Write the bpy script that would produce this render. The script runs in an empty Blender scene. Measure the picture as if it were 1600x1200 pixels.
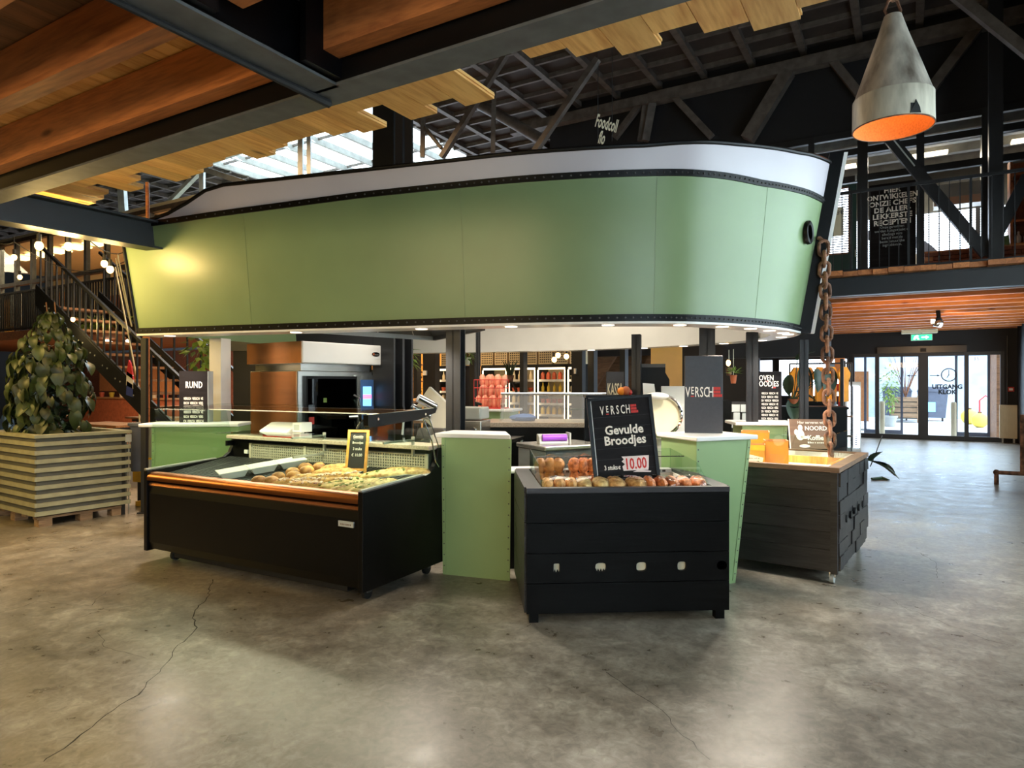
import bpy, bmesh, math, random
from mathutils import Vector, Matrix
random.seed(7)
scene = bpy.context.scene
COL = scene.collection
# ------------------------------------------------------------------ camera
F = 1040.0; EYE = 1.55
cam_d = bpy.data.cameras.new('camera'); cam = bpy.data.objects.new('camera', cam_d); COL.objects.link(cam)
cam.location = (0, 0, EYE); cam.rotation_euler = (math.radians(90), 0, 0)
cam_d.sensor_width = 36.0; cam_d.lens = 36.0 * F / 1600.0; cam_d.clip_start = 0.05; cam_d.clip_end = 300
scene.camera = cam
# ------------------------------------------------------------------ view
vs = scene.view_settings
vs.view_transform = 'Standard'; vs.look = 'None'; vs.gamma = 1.0; vs.use_curve_mapping = False
vs.exposure = 0.88
scene.cycles.transparent_max_bounces = 24
scene.cycles.sample_clamp_indirect = 4.0; scene.cycles.sample_clamp_direct = 8.0
# ------------------------------------------------------------------ building frame (the hall is turned 30.65 degrees to the camera)
BC, BS = 0.8603, 0.5098
RB = -math.atan2(BS, BC)
def B(p, q, z=0.0): return Vector((p * BC + q * BS, -p * BS + q * BC, z))
def P(px, py, y): return Vector(((px - 800) / F * y, y, EYE - (py - 600) / F * y))
def G(px, py, z=0.0): return P(px, py, (EYE - z) * F / (py - 600))
def PQ(px, py, q):          # pixel on the building plane q = const
    k = (px - 800) / F
    return P(px, py, q / (BS * k + BC))
# ------------------------------------------------------------------ world
wd = bpy.data.worlds.new('sky'); scene.world = wd; wd.use_nodes = True
bg = wd.node_tree.nodes['Background']; bg.inputs[0].default_value = (0.80, 0.90, 1.0, 1); bg.inputs[1].default_value = 3.6
wd.cycles.sampling_method = 'NONE'
# ------------------------------------------------------------------ large lights
def area(name, loc, target, sx, sy, power, color, spread=180):
    l = bpy.data.lights.new(name, 'AREA'); l.shape = 'RECTANGLE'; l.size = sx; l.size_y = sy
    l.energy = power; l.color = color; l.spread = math.radians(spread)
    o = bpy.data.objects.new(name, l); COL.objects.link(o); o.location = loc
    o.rotation_euler = (Vector(target) - Vector(loc)).to_track_quat('-Z', 'Y').to_euler()
    return o
DAY = (0.58, 0.80, 1.0); WARM = (1.0, 0.66, 0.34); NEUT = (1.0, 0.86, 0.68)
# daylight entering through the tall windows of the right-hand wall and the glass doors
area('window_daylight', B(2.40, 7.2, 2.6), B(-8, 7.2, 2.0), 6.0, 3.0, 24, DAY)
area('window_daylight', B(2.40, -1.5, 2.6), B(-8, -1.5, 1.0), 5.0, 3.0, 60, DAY)
area('window_daylight', B(0.6, 21.3, 1.6), B(-0.5, 0, 0.0), 3.4, 2.2, 40, DAY)
area('skylight_daylight', B(-13.5, 14.0, 7.6), B(-13.5, 12.0, 0), 6.0, 4.0, 500, DAY)
# warm area fills added under the mezzanine and the roof, without fixtures
area('hall_fill', B(-9.0, 1.2, 2.7), B(-5.2, 5.2, 2.2), 1.6, 1.0, 60, (1.0, .68, .20))
area('hall_fill', B(-3.2, -3.4, 2.75), B(-3.2, 1.5, 0.0), 4.5, 2.2, 150, (1.0, .76, .40))
area('hall_fill', B(-9.0, 7.6, 6.4), B(-9.0, 7.6, 0), 3.0, 2.0, 260, WARM)

# ------------------------------------------------------------------ materials
def s2l(c):
    c = c / 255.0
    return c / 12.92 if c <= 0.04045 else ((c + 0.055) / 1.055) ** 2.4
def C(r, g, b): return (s2l(r), s2l(g), s2l(b), 1.0)
MAT = {}
def nodes_of(name):
    m = bpy.data.materials.new(name); m.use_nodes = True
    nt = m.node_tree; b = nt.nodes['Principled BSDF']; MAT[name] = m
    return m, nt, b
def mk(name, rgb, rough=0.5, metal=0.0, var=0.18, scale=6.0, bump=0.0, rgb2=None, stretch=None, spec=None, detail=4.0, rvar=0.0, rand=0.0):
    m, nt, b = nodes_of(name)
    tc = nt.nodes.new('ShaderNodeTexCoord'); mp = nt.nodes.new('ShaderNodeMapping')
    nt.links.new(tc.outputs['Object'], mp.inputs[0])
    if stretch: mp.inputs['Scale'].default_value = stretch
    oi = nt.nodes.new('ShaderNodeObjectInfo')
    ml = nt.nodes.new('ShaderNodeVectorMath'); ml.operation = 'MULTIPLY_ADD'
    cx = nt.nodes.new('ShaderNodeCombineXYZ')
    for i in range(3): nt.links.new(oi.outputs['Random'], cx.inputs[i])
    nt.links.new(cx.outputs[0], ml.inputs[0]); ml.inputs[1].default_value = (37, 53, 71); nt.links.new(mp.outputs[0], ml.inputs[2])
    nz = nt.nodes.new('ShaderNodeTexNoise'); nz.inputs['Scale'].default_value = scale; nz.inputs['Detail'].default_value = detail
    nt.links.new(ml.outputs[0], nz.inputs['Vector'])
    rp = nt.nodes.new('ShaderNodeValToRGB'); rp.color_ramp.elements[0].position = 0.3; rp.color_ramp.elements[1].position = 0.7
    c1 = C(*rgb); c2 = C(*rgb2) if rgb2 else c1
    rp.color_ramp.elements[0].color = tuple(v * (1 - var) for v in c1[:3]) + (1,)
    rp.color_ramp.elements[1].color = tuple(min(1, v * (1 + var)) for v in c2[:3]) + (1,)
    nt.links.new(nz.outputs[0], rp.inputs[0])
    out = rp.outputs[0]
    if rand:
        hs = nt.nodes.new('ShaderNodeHueSaturation'); mr = nt.nodes.new('ShaderNodeMapRange')
        mr.inputs[3].default_value = 1 - rand; mr.inputs[4].default_value = 1 + rand
        nt.links.new(oi.outputs['Random'], mr.inputs[0]); nt.links.new(mr.outputs[0], hs.inputs['Value'])
        nt.links.new(out, hs.inputs['Color']); out = hs.outputs[0]
    nt.links.new(out, b.inputs['Base Color'])
    b.inputs['Roughness'].default_value = rough; b.inputs['Metallic'].default_value = metal
    if spec is not None: b.inputs['Specular IOR Level'].default_value = spec
    if rvar:
        mr = nt.nodes.new('ShaderNodeMapRange'); mr.inputs[3].default_value = max(0, rough - rvar); mr.inputs[4].default_value = rough + rvar
        nt.links.new(nz.outputs[0], mr.inputs[0]); nt.links.new(mr.outputs[0], b.inputs['Roughness'])
    if bump:
        bp = nt.nodes.new('ShaderNodeBump'); bp.inputs['Strength'].default_value = bump; bp.inputs['Distance'].default_value = 0.01
        nt.links.new(nz.outputs[0], bp.inputs['Height']); nt.links.new(bp.outputs[0], b.inputs['Normal'])
    return m
def wood(name, light, dark, axis=0, scale=9.0, rough=0.55, rand=0.18, knots=True, bump=0.15):
    """grain runs along the given local axis"""
    m, nt, b = nodes_of(name); N = nt.nodes.new; L = nt.links.new
    tc = N('ShaderNodeTexCoord'); mp = N('ShaderNodeMapping'); L(tc.outputs['Object'], mp.inputs[0])
    sc = [1.0, 1.0, 1.0]; sc[axis] = 0.09; mp.inputs['Scale'].default_value = sc
    oi = N('ShaderNodeObjectInfo'); cx = N('ShaderNodeCombineXYZ')
    for i in range(3): L(oi.outputs['Random'], cx.inputs[i])
    ml = N('ShaderNodeVectorMath'); ml.operation = 'MULTIPLY_ADD'; ml.inputs[1].default_value = (31, 47, 59)
    L(cx.outputs[0], ml.inputs[0]); L(mp.outputs[0], ml.inputs[2])
    nz = N('ShaderNodeTexNoise'); nz.inputs['Scale'].default_value = scale; nz.inputs['Detail'].default_value = 6; nz.inputs['Distortion'].default_value = 1.6
    L(ml.outputs[0], nz.inputs['Vector'])
    fine = N('ShaderNodeTexNoise'); fine.inputs['Scale'].default_value = scale * 9; fine.inputs['Detail'].default_value = 3; L(ml.outputs[0], fine.inputs['Vector'])
    mx0 = N('ShaderNodeMath'); mx0.operation = 'MULTIPLY_ADD'; mx0.inputs[1].default_value = 0.45; L(fine.outputs[0], mx0.inputs[0])
    sb = N('ShaderNodeMath'); sb.operation = 'MULTIPLY'; sb.inputs[1].default_value = 0.6; L(nz.outputs[0], sb.inputs[0]); L(sb.outputs[0], mx0.inputs[2])
    rp = N('ShaderNodeValToRGB'); e = rp.color_ramp.elements
    e[0].position = 0.36; e[0].color = C(*dark); e[1].position = 0.62; e[1].color = C(*light)
    L(mx0.outputs[0], rp.inputs[0]); out = rp.outputs[0]
    if knots:
        mk2 = N('ShaderNodeMapping'); s2 = [5.0, 5.0, 5.0]; s2[axis] = 1.6; mk2.inputs['Scale'].default_value = s2; L(tc.outputs['Object'], mk2.inputs[0])
        m3 = N('ShaderNodeVectorMath'); m3.operation = 'MULTIPLY_ADD'; m3.inputs[1].default_value = (13, 17, 23); L(cx.outputs[0], m3.inputs[0]); L(mk2.outputs[0], m3.inputs[2])
        vo = N('ShaderNodeTexVoronoi'); vo.inputs['Scale'].default_value = 1.0; L(m3.outputs[0], vo.inputs['Vector'])
        r2 = N('ShaderNodeValToRGB'); r2.color_ramp.elements[0].position = 0.05; r2.color_ramp.elements[1].position = 0.14
        r2.color_ramp.elements[0].color = (0.22, 0.13, 0.08, 1); r2.color_ramp.elements[1].color = (1, 1, 1, 1)
        L(vo.outputs[0], r2.inputs[0])
        mm = N('ShaderNodeMix'); mm.data_type = 'RGBA'; mm.blend_type = 'MULTIPLY'; mm.inputs[0].default_value = 0.9
        L(out, mm.inputs[6]); L(r2.outputs[0], mm.inputs[7]); out = mm.outputs[2]
    hs = N('ShaderNodeHueSaturation'); mr = N('ShaderNodeMapRange'); mr.inputs[3].default_value = 1 - rand; mr.inputs[4].default_value = 1 + rand
    L(oi.outputs['Random'], mr.inputs[0]); L(mr.outputs[0], hs.inputs['Value']); L(out, hs.inputs['Color'])
    L(hs.outputs[0], b.inputs['Base Color']); b.inputs['Roughness'].default_value = rough
    bp = N('ShaderNodeBump'); bp.inputs['Strength'].default_value = bump; bp.inputs['Distance'].default_value = 0.004
    L(mx0.outputs[0], bp.inputs['Height']); L(bp.outputs[0], b.inputs['Normal'])
    return m
def emis(name, rgb, strength):
    m, nt, b = nodes_of(name); b.inputs['Base Color'].default_value = C(*rgb)
    b.inputs['Emission Color'].default_value = C(*rgb); b.inputs['Emission Strength'].default_value = strength
    m.cycles.emission_sampling = 'NONE' if name != 'daylight_pane' else 'FRONT'
    return m
def glass(name, tint=(0.93, 0.97, 0.95), refl=1.0, ior=1.45):
    m, nt, b = nodes_of(name); nt.nodes.remove(b); N = nt.nodes.new; L = nt.links.new
    tr = N('ShaderNodeBsdfTransparent'); tr.inputs[0].default_value = tint + (1,)
    gl = N('ShaderNodeBsdfGlossy'); gl.inputs['Roughness'].default_value = 0.02
    fr = N('ShaderNodeFresnel'); fr.inputs[0].default_value = ior
    ge = N('ShaderNodeNewGeometry'); iv = N('ShaderNodeMath'); iv.operation = 'MULTIPLY_ADD'; iv.inputs[1].default_value = -refl; iv.inputs[2].default_value = refl
    L(ge.outputs['Backfacing'], iv.inputs[0])        # reflect at the entering face only, so that a thin pane does not trap light
    mu = N('ShaderNodeMath'); mu.operation = 'MULTIPLY'; L(iv.outputs[0], mu.inputs[1]); L(fr.outputs[0], mu.inputs[0])
    mx = N('ShaderNodeMixShader'); L(mu.outputs[0], mx.inputs[0]); L(tr.outputs[0], mx.inputs[1]); L(gl.outputs[0], mx.inputs[2])
    L(mx.outputs[0], nt.nodes['Material Output'].inputs[0]); return m
def floor_material():
    m, nt, b = nodes_of('polished_concrete'); N = nt.nodes.new; L = nt.links.new
    tc = N('ShaderNodeTexCoord')
    n1 = N('ShaderNodeTexNoise'); n1.inputs['Scale'].default_value = 0.9; n1.inputs['Detail'].default_value = 5; n1.inputs['Roughness'].default_value = 0.65; L(tc.outputs['Object'], n1.inputs['Vector'])
    n2 = N('ShaderNodeTexNoise'); n2.inputs['Scale'].default_value = 5.0; n2.inputs['Detail'].default_value = 5; n2.inputs['Roughness'].default_value = 0.62; n2.inputs['Distortion'].default_value = 0.2; L(tc.outputs['Object'], n2.inputs['Vector'])
    ad = N('ShaderNodeMath'); ad.operation = 'MULTIPLY_ADD'; ad.inputs[1].default_value = 0.5; L(n2.outputs[0], ad.inputs[0])
    hf = N('ShaderNodeMath'); hf.operation = 'MULTIPLY'; hf.inputs[1].default_value = 0.5; L(n1.outputs[0], hf.inputs[0]); L(hf.outputs[0], ad.inputs[2])
    rp = N('ShaderNodeValToRGB'); e = rp.color_ramp.elements
    e[0].position = 0.30; e[0].color = C(84, 77, 67); e[1].position = 0.70; e[1].color = C(164, 158, 146)
    x = e.new(0.5); x.color = C(123, 116, 105)
    L(ad.outputs[0], rp.inputs[0])
    n3 = N('ShaderNodeTexNoise'); n3.inputs['Scale'].default_value = 20.0; n3.inputs['Detail'].default_value = 3; n3.inputs['Roughness'].default_value = 0.65; n3.inputs['Distortion'].default_value = 1.0; L(tc.outputs['Object'], n3.inputs['Vector'])
    r3 = N('ShaderNodeValToRGB'); r3.color_ramp.elements[0].position = 0.25; r3.color_ramp.elements[0].color = (.62, .61, .59, 1); r3.color_ramp.elements[1].position = 0.75; r3.color_ramp.elements[1].color = (1.30, 1.30, 1.30, 1)
    L(n3.outputs[0], r3.inputs[0])
    mm = N('ShaderNodeMix'); mm.data_type = 'RGBA'; mm.blend_type = 'MULTIPLY'; mm.inputs[0].default_value = 1.0; L(rp.outputs[0], mm.inputs[6]); L(r3.outputs[0], mm.inputs[7])
    L(mm.outputs[2], b.inputs['Base Color'])
    mr = N('ShaderNodeMapRange'); mr.inputs[1].default_value = 0.3; mr.inputs[2].default_value = 0.7; mr.inputs[3].default_value = 0.26; mr.inputs[4].default_value = 0.40
    L(n2.outputs[0], mr.inputs[0]); L(mr.outputs[0], b.inputs['Roughness'])
    b.inputs['Specular IOR Level'].default_value = 0.34
    bp = N('ShaderNodeBump'); bp.inputs['Strength'].default_value = 0.06; bp.inputs['Distance'].default_value = 0.004
    L(n3.outputs[0], bp.inputs['Height']); L(bp.outputs[0], b.inputs['Normal'])
    return m
floor_material()
mk('black_steel', (30, 32, 36), 0.45, 0.0, 0.15, 5)
mk('black_steel_gloss', (26, 27, 31), 0.28, 0.0, 0.15, 5)
mk('beam_steel', (84, 86, 86), 0.55, 0.0, 0.25, 9)
mk('dark_wall', (20, 21, 26), 0.7, 0.0, 0.2, 2)
mk('black_panel', (10, 10, 11), 0.36, 0.0, 0.2, 4, spec=0.2)
mk('deck_black', (38, 38, 38), 0.4, 0.0, 0.2, 8)
mk('white_paint', (225, 222, 214), 0.5, 0.0, 0.04, 3)
mk('white_gloss', (232, 230, 226), 0.28, 0.0, 0.03, 3)
mk('hull_green', (122, 144, 102), 0.32, 0.0, 0.07, 1.4, rvar=0.05)
mk('hull_white', (196, 190, 196), 0.28, 0.0, 0.05, 1.4)
mk('podium_green', (138, 164, 112), 0.42, 0.0, 0.06, 2)
mk('rubber', (18, 18, 18), 0.7)
mk('stainless', (196, 192, 184), 0.26, 1.0, 0.08, 3, stretch=(1, 1, 14))
mk('stainless_dull', (186, 184, 176), 0.38, 0.6, 0.08, 3)
mk('brushed_warm', (206, 140, 92), 0.25, 0.75, 0.10, 2, stretch=(1, 1, 10))
mk('copper_rail', (150, 96, 62), 0.34, 1.0, 0.06, 3)
mk('chrome', (220, 220, 222), 0.12, 1.0, 0.02)
mk('granite', (176, 160, 142), 0.3, 0.0, 0.45, 160, detail=2)
mk('mesh_beige', (186, 178, 158), 0.5, 0.0, 0.05)
mk('rust', (96, 62, 46), 0.8, 0.1, 0.55, 14, bump=0.4, rgb2=(120, 84, 62))
mk('lamp_zinc', (122, 106, 92), 0.62, 0.05, 0.42, 5, bump=0.2, rgb2=(190, 182, 168), stretch=(1, 1, 0.35))
mk('lamp_inside', (212, 130, 60), 0.8, 0.0, 0.18, 60)
mk('planter_slat', (152, 150, 124), 0.6, 0.0, 0.14, 8, rand=0.06)
mk('planter_slat_shadow', (152, 112, 86), 0.62, 0.0, 0.16, 8, rand=0.06)
mk('planter_box', (84, 84, 78), 0.7, 0.0, 0.15, 5)
mk('soil', (40, 30, 24), 0.95, 0.0, 0.4, 40, bump=0.6)
mk('leaf', (44, 56, 25), 0.45, 0.0, 0.3, 22, rand=0.6)
mk('leaf_dark', (36, 56, 32), 0.45, 0.0, 0.3, 12, rand=0.3)
mk('leaf_bright', (118, 146, 62), 0.45, 0.0, 0.25, 14, rand=0.25)
mk('terracotta', (166, 88, 52), 0.8, 0.0, 0.2, 10)
mk('bread', (186, 122, 56), 0.7, 0.0, 0.32, 26, bump=0.5, rgb2=(222, 176, 112), rand=0.10)
mk('bread_roll', (150, 90, 42), 0.55, 0.0, 0.35, 16, bump=0.3, rgb2=(196, 140, 78), rand=0.12)
mk('flatbread', (188, 124, 52), 0.6, 0.0, 0.4, 22, bump=0.6, rgb2=(228, 190, 126), rand=0.10)
mk('herb_topping', (112, 120, 48), 0.7, 0.0, 0.3, 40)
mk('ham_topping', (206, 140, 118), 0.6, 0.0, 0.3, 30, rgb2=(236, 206, 180))
mk('meat', (176, 84, 42), 0.5, 0.0, 0.4, 30, bump=0.5, rgb2=(222, 140, 84), rand=0.12)
mk('paper_tray', (214, 208, 196), 0.7, 0.0, 0.06)
mk('purple', (150, 70, 200), 0.4)
mk('orange_card', (232, 136, 32), 0.6, 0.0, 0.10, 10)
mk('kraft', (196, 132, 84), 0.8, 0.0, 0.1, 10)
mk('cream', (222, 214, 186), 0.7, 0.0, 0.05)
mk('text_white', (244, 236, 224), 0.6, 0.0, 0.02)
mk('text_red', (206, 52, 46), 0.6, 0.0, 0.03)
mk('text_dark', (40, 52, 62), 0.6, 0.0, 0.03)
mk('poster_black', (24, 20, 21), 0.5, 0.0, 0.4, 5, stretch=(0.5, 1, 5), spec=0.12)
mk('poster_brown', (112, 88, 70), 0.55, 0.0, 0.2, 6, stretch=(0.4, 1, 4))
mk('graphite_panel', (48, 46, 50), 0.42, 0.0, 0.10, 40)
mk('chalkboard', (44, 42, 40), 0.8, 0.0, 0.2, 10)
mk('yellow_paint', (226, 168, 40), 0.5)
mk('grey_plastic', (104, 108, 120), 0.5, 0.0, 0.08)
mk('light_grey', (172, 176, 174), 0.45, 0.0, 0.05)
mk('machine_grey', (188, 188, 178), 0.4, 0.2, 0.06)
mk('dark_grey', (66, 66, 66), 0.5)
mk('red_plastic', (196, 48, 40), 0.4)
mk('roof_dark', (52, 44, 40), 0.85, 0.0, 0.35, 2)
mk('truss_steel', (88, 80, 74), 0.6, 0.0, 0.35, 6)
mk('truss_pale', (150, 152, 150), 0.5, 0.0, 0.2, 6)
mk('door_green', (24, 58, 52), 0.5)
mk('brick', (128, 70, 48), 0.85, 0.0, 0.25, 20, rand=0.2)
mk('white_plaster', (228, 226, 220), 0.8, 0.0, 0.05, 4)
mk('amber_wall', (214, 150, 66), 0.35, 0.0, 0.08, 3)
mk('outdoor_ground', (196, 200, 204), 0.8, 0.0, 0.08, 3)
mk('outdoor_wall', (176, 190, 206), 0.85, 0.0, 0.16, 2)
mk('container_blue', (70, 108, 164), 0.5, 0.0, 0.1)
mk('bin_blue', (84, 92, 110), 0.5, 0.0, 0.1)
mk('yellow_ball', (232, 204, 84), 0.5, 0.0, 0.1, 5)
mk('denim', (58, 84, 130), 0.85, 0.0, 0.25, 20)
mk('skin', (196, 140, 112), 0.55, 0.0, 0.06)
mk('hair', (50, 36, 28), 0.7, 0.0, 0.3, 30)
mk('blue_shirt', (70, 104, 150), 0.8, 0.0, 0.15, 12)
mk('flag_red', (200, 40, 52), 0.7); mk('flag_white', (236, 232, 228), 0.7); mk('flag_blue', (44, 60, 130), 0.7)
mk('bottle_yellow', (226, 190, 70), 0.35, 0, 0.1, 6, rand=0.3)
mk('carton_cream', (226, 206, 168), 0.5, 0, 0.1, 6, rand=0.25)
mk('carton_red', (196, 92, 62), 0.5, 0, 0.15, 6, rand=0.3)
mk('bread_bag', (236, 150, 120), 0.3, 0, 0.25, 14, rand=0.2)
mk('shirt_yellow', (238, 166, 52), 0.8, 0, 0.1, 8, rand=0.2)
wood('timber', (190, 116, 62), (132, 72, 36), 0, 7.0, 0.5)
wood('pine', (238, 188, 112), (206, 142, 70), 1, 7.0, 0.5)
wood('deck_under', (122, 78, 48), (80, 48, 28), 1, 6.0, 0.65)
wood('slat_wood', (196, 120, 56), (138, 72, 30), 0, 7.0, 0.5)
wood('plank_end_wood', (178, 112, 62), (128, 74, 38), 1, 7.0, 0.6)
wood('tread_wood', (160, 120, 88), (110, 78, 54), 0, 7.0, 0.6)
wood('charred', (46, 43, 43), (10, 9, 10), 0, 8.0, 0.42, rand=0.2, knots=False, bump=0.5)
wood('charred_black', (8, 8, 8), (3, 3, 3), 0, 8.0, 0.42, rand=0.2, knots=False, bump=0.4); MAT['charred_black'].node_tree.nodes['Principled BSDF'].inputs['Specular IOR Level'].default_value = 0.15
wood('frame_wood', (226, 168, 84), (190, 124, 52), 2, 9.0, 0.5, knots=False)
wood('table_wood', (190, 138, 90), (138, 92, 56), 0, 7.0, 0.5)
wood('pallet_wood', (150, 124, 98), (96, 76, 58), 0, 9.0, 0.8)
wood('rim_wood', (132, 100, 74), (84, 60, 44), 0, 9.0, 0.6)
emis('bulb_glow', (255, 206, 130), 4.0)
emis('spot_glow', (255, 236, 208), 2.2)
emis('strip_glow', (255, 230, 190), 2.4)
emis('shelf_glow', (255, 230, 186), 2.4)
emis('exit_green', (40, 190, 120), 1.6); emis('exit_white', (235, 255, 245), 2.4)
emis('screen_blue', (110, 180, 240), 1.3); emis('screen_pink', (232, 120, 170), 1.2)
emis('lit_ceiling', (255, 214, 150), 2.4)
emis('daylight_pane', (225, 238, 255), 3.2)
glass('pane'); glass('case_glass', (0.90, 0.965, 0.93), 1.0, 1.5); glass('door_glass', (0.95, 0.97, 0.98), 0.8)
glass('thin_plastic', (0.93, 0.94, 0.95), 1.3, 1.5)
glass('oven_glass', (0.10, 0.11, 0.13), 0.8, 1.5)
# ------------------------------------------------------------------ mesh helpers
class MB:
    def __init__(self): self.v = []; self.f = []
    def add(self, verts, faces):
        n = len(self.v); self.v += [tuple(v) for v in verts]; self.f += [tuple(i + n for i in f) for f in faces]; return self
    def box(self, x0, x1, y0, y1, z0, z1, M=None):
        vs_ = [Vector((x, y, z)) for z in (z0, z1) for (x, y) in ((x0, y0), (x1, y0), (x1, y1), (x0, y1))]
        if M is not None: vs_ = [M @ v for v in vs_]
        return self.add(vs_, [(3, 2, 1, 0), (4, 5, 6, 7), (0, 1, 5, 4), (1, 2, 6, 5), (2, 3, 7, 6), (3, 0, 4, 7)])
    def bar(self, a, b, w, h=None, up=(0, 0, 1)):
        a = Vector(a); b = Vector(b); h = w if h is None else h
        d = (b - a).normalized(); u = Vector(up)
        if abs(d.dot(u)) > 0.98: u = Vector((0, 1, 0)) if abs(d.y) < 0.9 else Vector((1, 0, 0))
        s = d.cross(u).normalized(); u = s.cross(d).normalized(); s = s * w / 2; u = u * h / 2
        vs_ = [a - s - u, a + s - u, a + s + u, a - s + u, b - s - u, b + s - u, b + s + u, b - s + u]
        return self.add(vs_, [(0, 1, 2, 3), (7, 6, 5, 4), (1, 0, 4, 5), (2, 1, 5, 6), (3, 2, 6, 7), (0, 3, 7, 4)])
    def prism(self, prof, x0, x1, axes='yz'):
        """polygon prof in the plane of axes, extruded along the remaining axis"""
        n = len(prof)
        def pt(a, b, t):
            return {'yz': (t, a, b), 'xz': (a, t, b), 'xy': (a, b, t)}[axes]
        vs_ = [pt(a, b, x0) for a, b in prof] + [pt(a, b, x1) for a, b in prof]
        fs = [tuple(range(n))[::-1], tuple(range(n, 2 * n))] + [(i, (i + 1) % n, n + (i + 1) % n, n + i) for i in range(n)]
        return self.add(vs_, fs)
    def lathe(self, prof, seg=20, M=None, cap=True):
        vs_ = []
        for r, z in prof:
            for i in range(seg):
                a = 2 * math.pi * i / seg; v = Vector((r * math.cos(a), r * math.sin(a), z)); vs_.append(M @ v if M is not None else v)
        fs = []
        for k in range(len(prof) - 1):
            for i in range(seg):
                j = (i + 1) % seg; fs.append((k * seg + i, k * seg + j, (k + 1) * seg + j, (k + 1) * seg + i))
        if cap:
            fs.append(tuple(range(seg))[::-1]); k = (len(prof) - 1) * seg; fs.append(tuple(range(k, k + seg)))
        return self.add(vs_, fs)
    def cyl(self, a, b, r, seg=12, r2=None):
        a = Vector(a); b = Vector(b); d = b - a
        M = Matrix.Translation(a) @ d.to_track_quat('Z', 'Y').to_matrix().to_4x4()
        return self.lathe([(r, 0), (r if r2 is None else r2, d.length)], seg, M)
    def tube(self, pts, r, seg=8, closed=False):
        pts = [Vector(p) for p in pts]; n = len(pts); rings = []
        up = Vector((0.13, 0.21, 1)).normalized()
        for i, p in enumerate(pts):
            if closed: d = pts[(i + 1) % n] - pts[i - 1]
            else: d = pts[min(i + 1, n - 1)] - pts[max(i - 1, 0)]
            d.normalize(); s = d.cross(up)
            if s.length < 1e-4: s = d.cross(Vector((1, 0, 0)))
            s.normalize(); u = s.cross(d)
            rr = r[i] if isinstance(r, (list, tuple)) else r
            rings.append([p + (s * math.cos(2 * math.pi * k / seg) + u * math.sin(2 * math.pi * k / seg)) * rr for k in range(seg)])
        vs_ = [v for ring in rings for v in ring]; fs = []
        for i in range(n if closed else n - 1):
            j = (i + 1) % n
            for k in range(seg):
                l = (k + 1) % seg; fs.append((i * seg + k, i * seg + l, j * seg + l, j * seg + k))
        if not closed: fs.append(tuple(range(seg))[::-1]); fs.append(tuple(range((n - 1) * seg, n * seg)))
        return self.add(vs_, fs)
    def blob(self, c, rx, ry, rz, seg=12, rings=7, jitter=0.0, M=None, flat=None):
        vs_ = []; c = Vector(c)
        for k in range(rings + 1):
            th = math.pi * k / rings
            for i in range(seg):
                a = 2 * math.pi * i / seg; j = 1 + random.uniform(-jitter, jitter)
                z = -math.cos(th) * rz * j
                if flat is not None and z < -flat: z = -flat
                v = Vector((math.sin(th) * math.cos(a) * rx * j, math.sin(th) * math.sin(a) * ry * j, z))
                vs_.append(c + (M @ v if M is not None else v))
        fs = []
        for k in range(rings):
            for i in range(seg):
                l = (i + 1) % seg; fs.append((k * seg + i, k * seg + l, (k + 1) * seg + l, (k + 1) * seg + i))
        return self.add(vs_, fs)
    def grid(self, rows):
        """rows of points -> quad sheet"""
        n = len(rows[0]); vs_ = [p for r in rows for p in r]; fs = []
        for i in range(len(rows) - 1):
            for j in range(n - 1): fs.append((i * n + j, i * n + j + 1, (i + 1) * n + j + 1, (i + 1) * n + j))
        return self.add(vs_, fs)
    def mesh(self, name, mat, smooth=False, weld=False):
        me = bpy.data.meshes.new(name); me.from_pydata(self.v, [], self.f); me.validate()
        bm = bmesh.new(); bm.from_mesh(me)
        if weld: bmesh.ops.remove_doubles(bm, verts=bm.verts, dist=1e-5)
        bmesh.ops.recalc_face_normals(bm, faces=bm.faces)
        if smooth:
            for f in bm.faces: f.smooth = True
            for e in bm.edges:
                if len(e.link_faces) == 2 and e.calc_face_angle(0) > math.radians(40): e.smooth = False
        bm.to_mesh(me); bm.free()
        if mat is not None: me.materials.append(MAT[mat])
        return me
    def build(self, name, mat, parent=None, smooth=False, bevel=0.0, loc=None, rotz=None, weld=False):
        me = self.mesh(name, mat, smooth, weld)
        o = bpy.data.objects.new(name, me); COL.objects.link(o)
        if parent is not None: o.parent = parent
        if loc is not None: o.location = loc
        if rotz is not None: o.rotation_euler = (0, 0, rotz)
        if bevel:
            bv = o.modifiers.new('edge', 'BEVEL'); bv.width = bevel; bv.segments = 2; bv.limit_method = 'ANGLE'; bv.angle_limit = math.radians(35)
        return o
def inst(name, me, parent=None, loc=(0, 0, 0), rot=(0, 0, 0), scale=(1, 1, 1)):
    o = bpy.data.objects.new(name, me); COL.objects.link(o); o.parent = parent
    o.location = loc; o.rotation_euler = rot; o.scale = scale; return o
def tag(o, label=None, cat=None, group=None, kind=None):
    if label: o['label'] = label
    if cat: o['category'] = cat
    if group: o['group'] = group
    if kind: o['kind'] = kind
    return o
def thing(name, label, cat, loc=(0, 0, 0), rotz=0.0, group=None, kind=None):
    o = bpy.data.objects.new(name, None); COL.objects.link(o); o.empty_display_size = 0.1
    o.location = loc; o.rotation_euler = (0, 0, rotz); return tag(o, label, cat, group, kind)
def structure(o): o['kind'] = 'structure'; return o
def dup(o, parent=None):
    c = o.copy(); COL.objects.link(c); c.parent = parent
    for ch in list(o.children): dup(ch, c)
    return c
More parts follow.
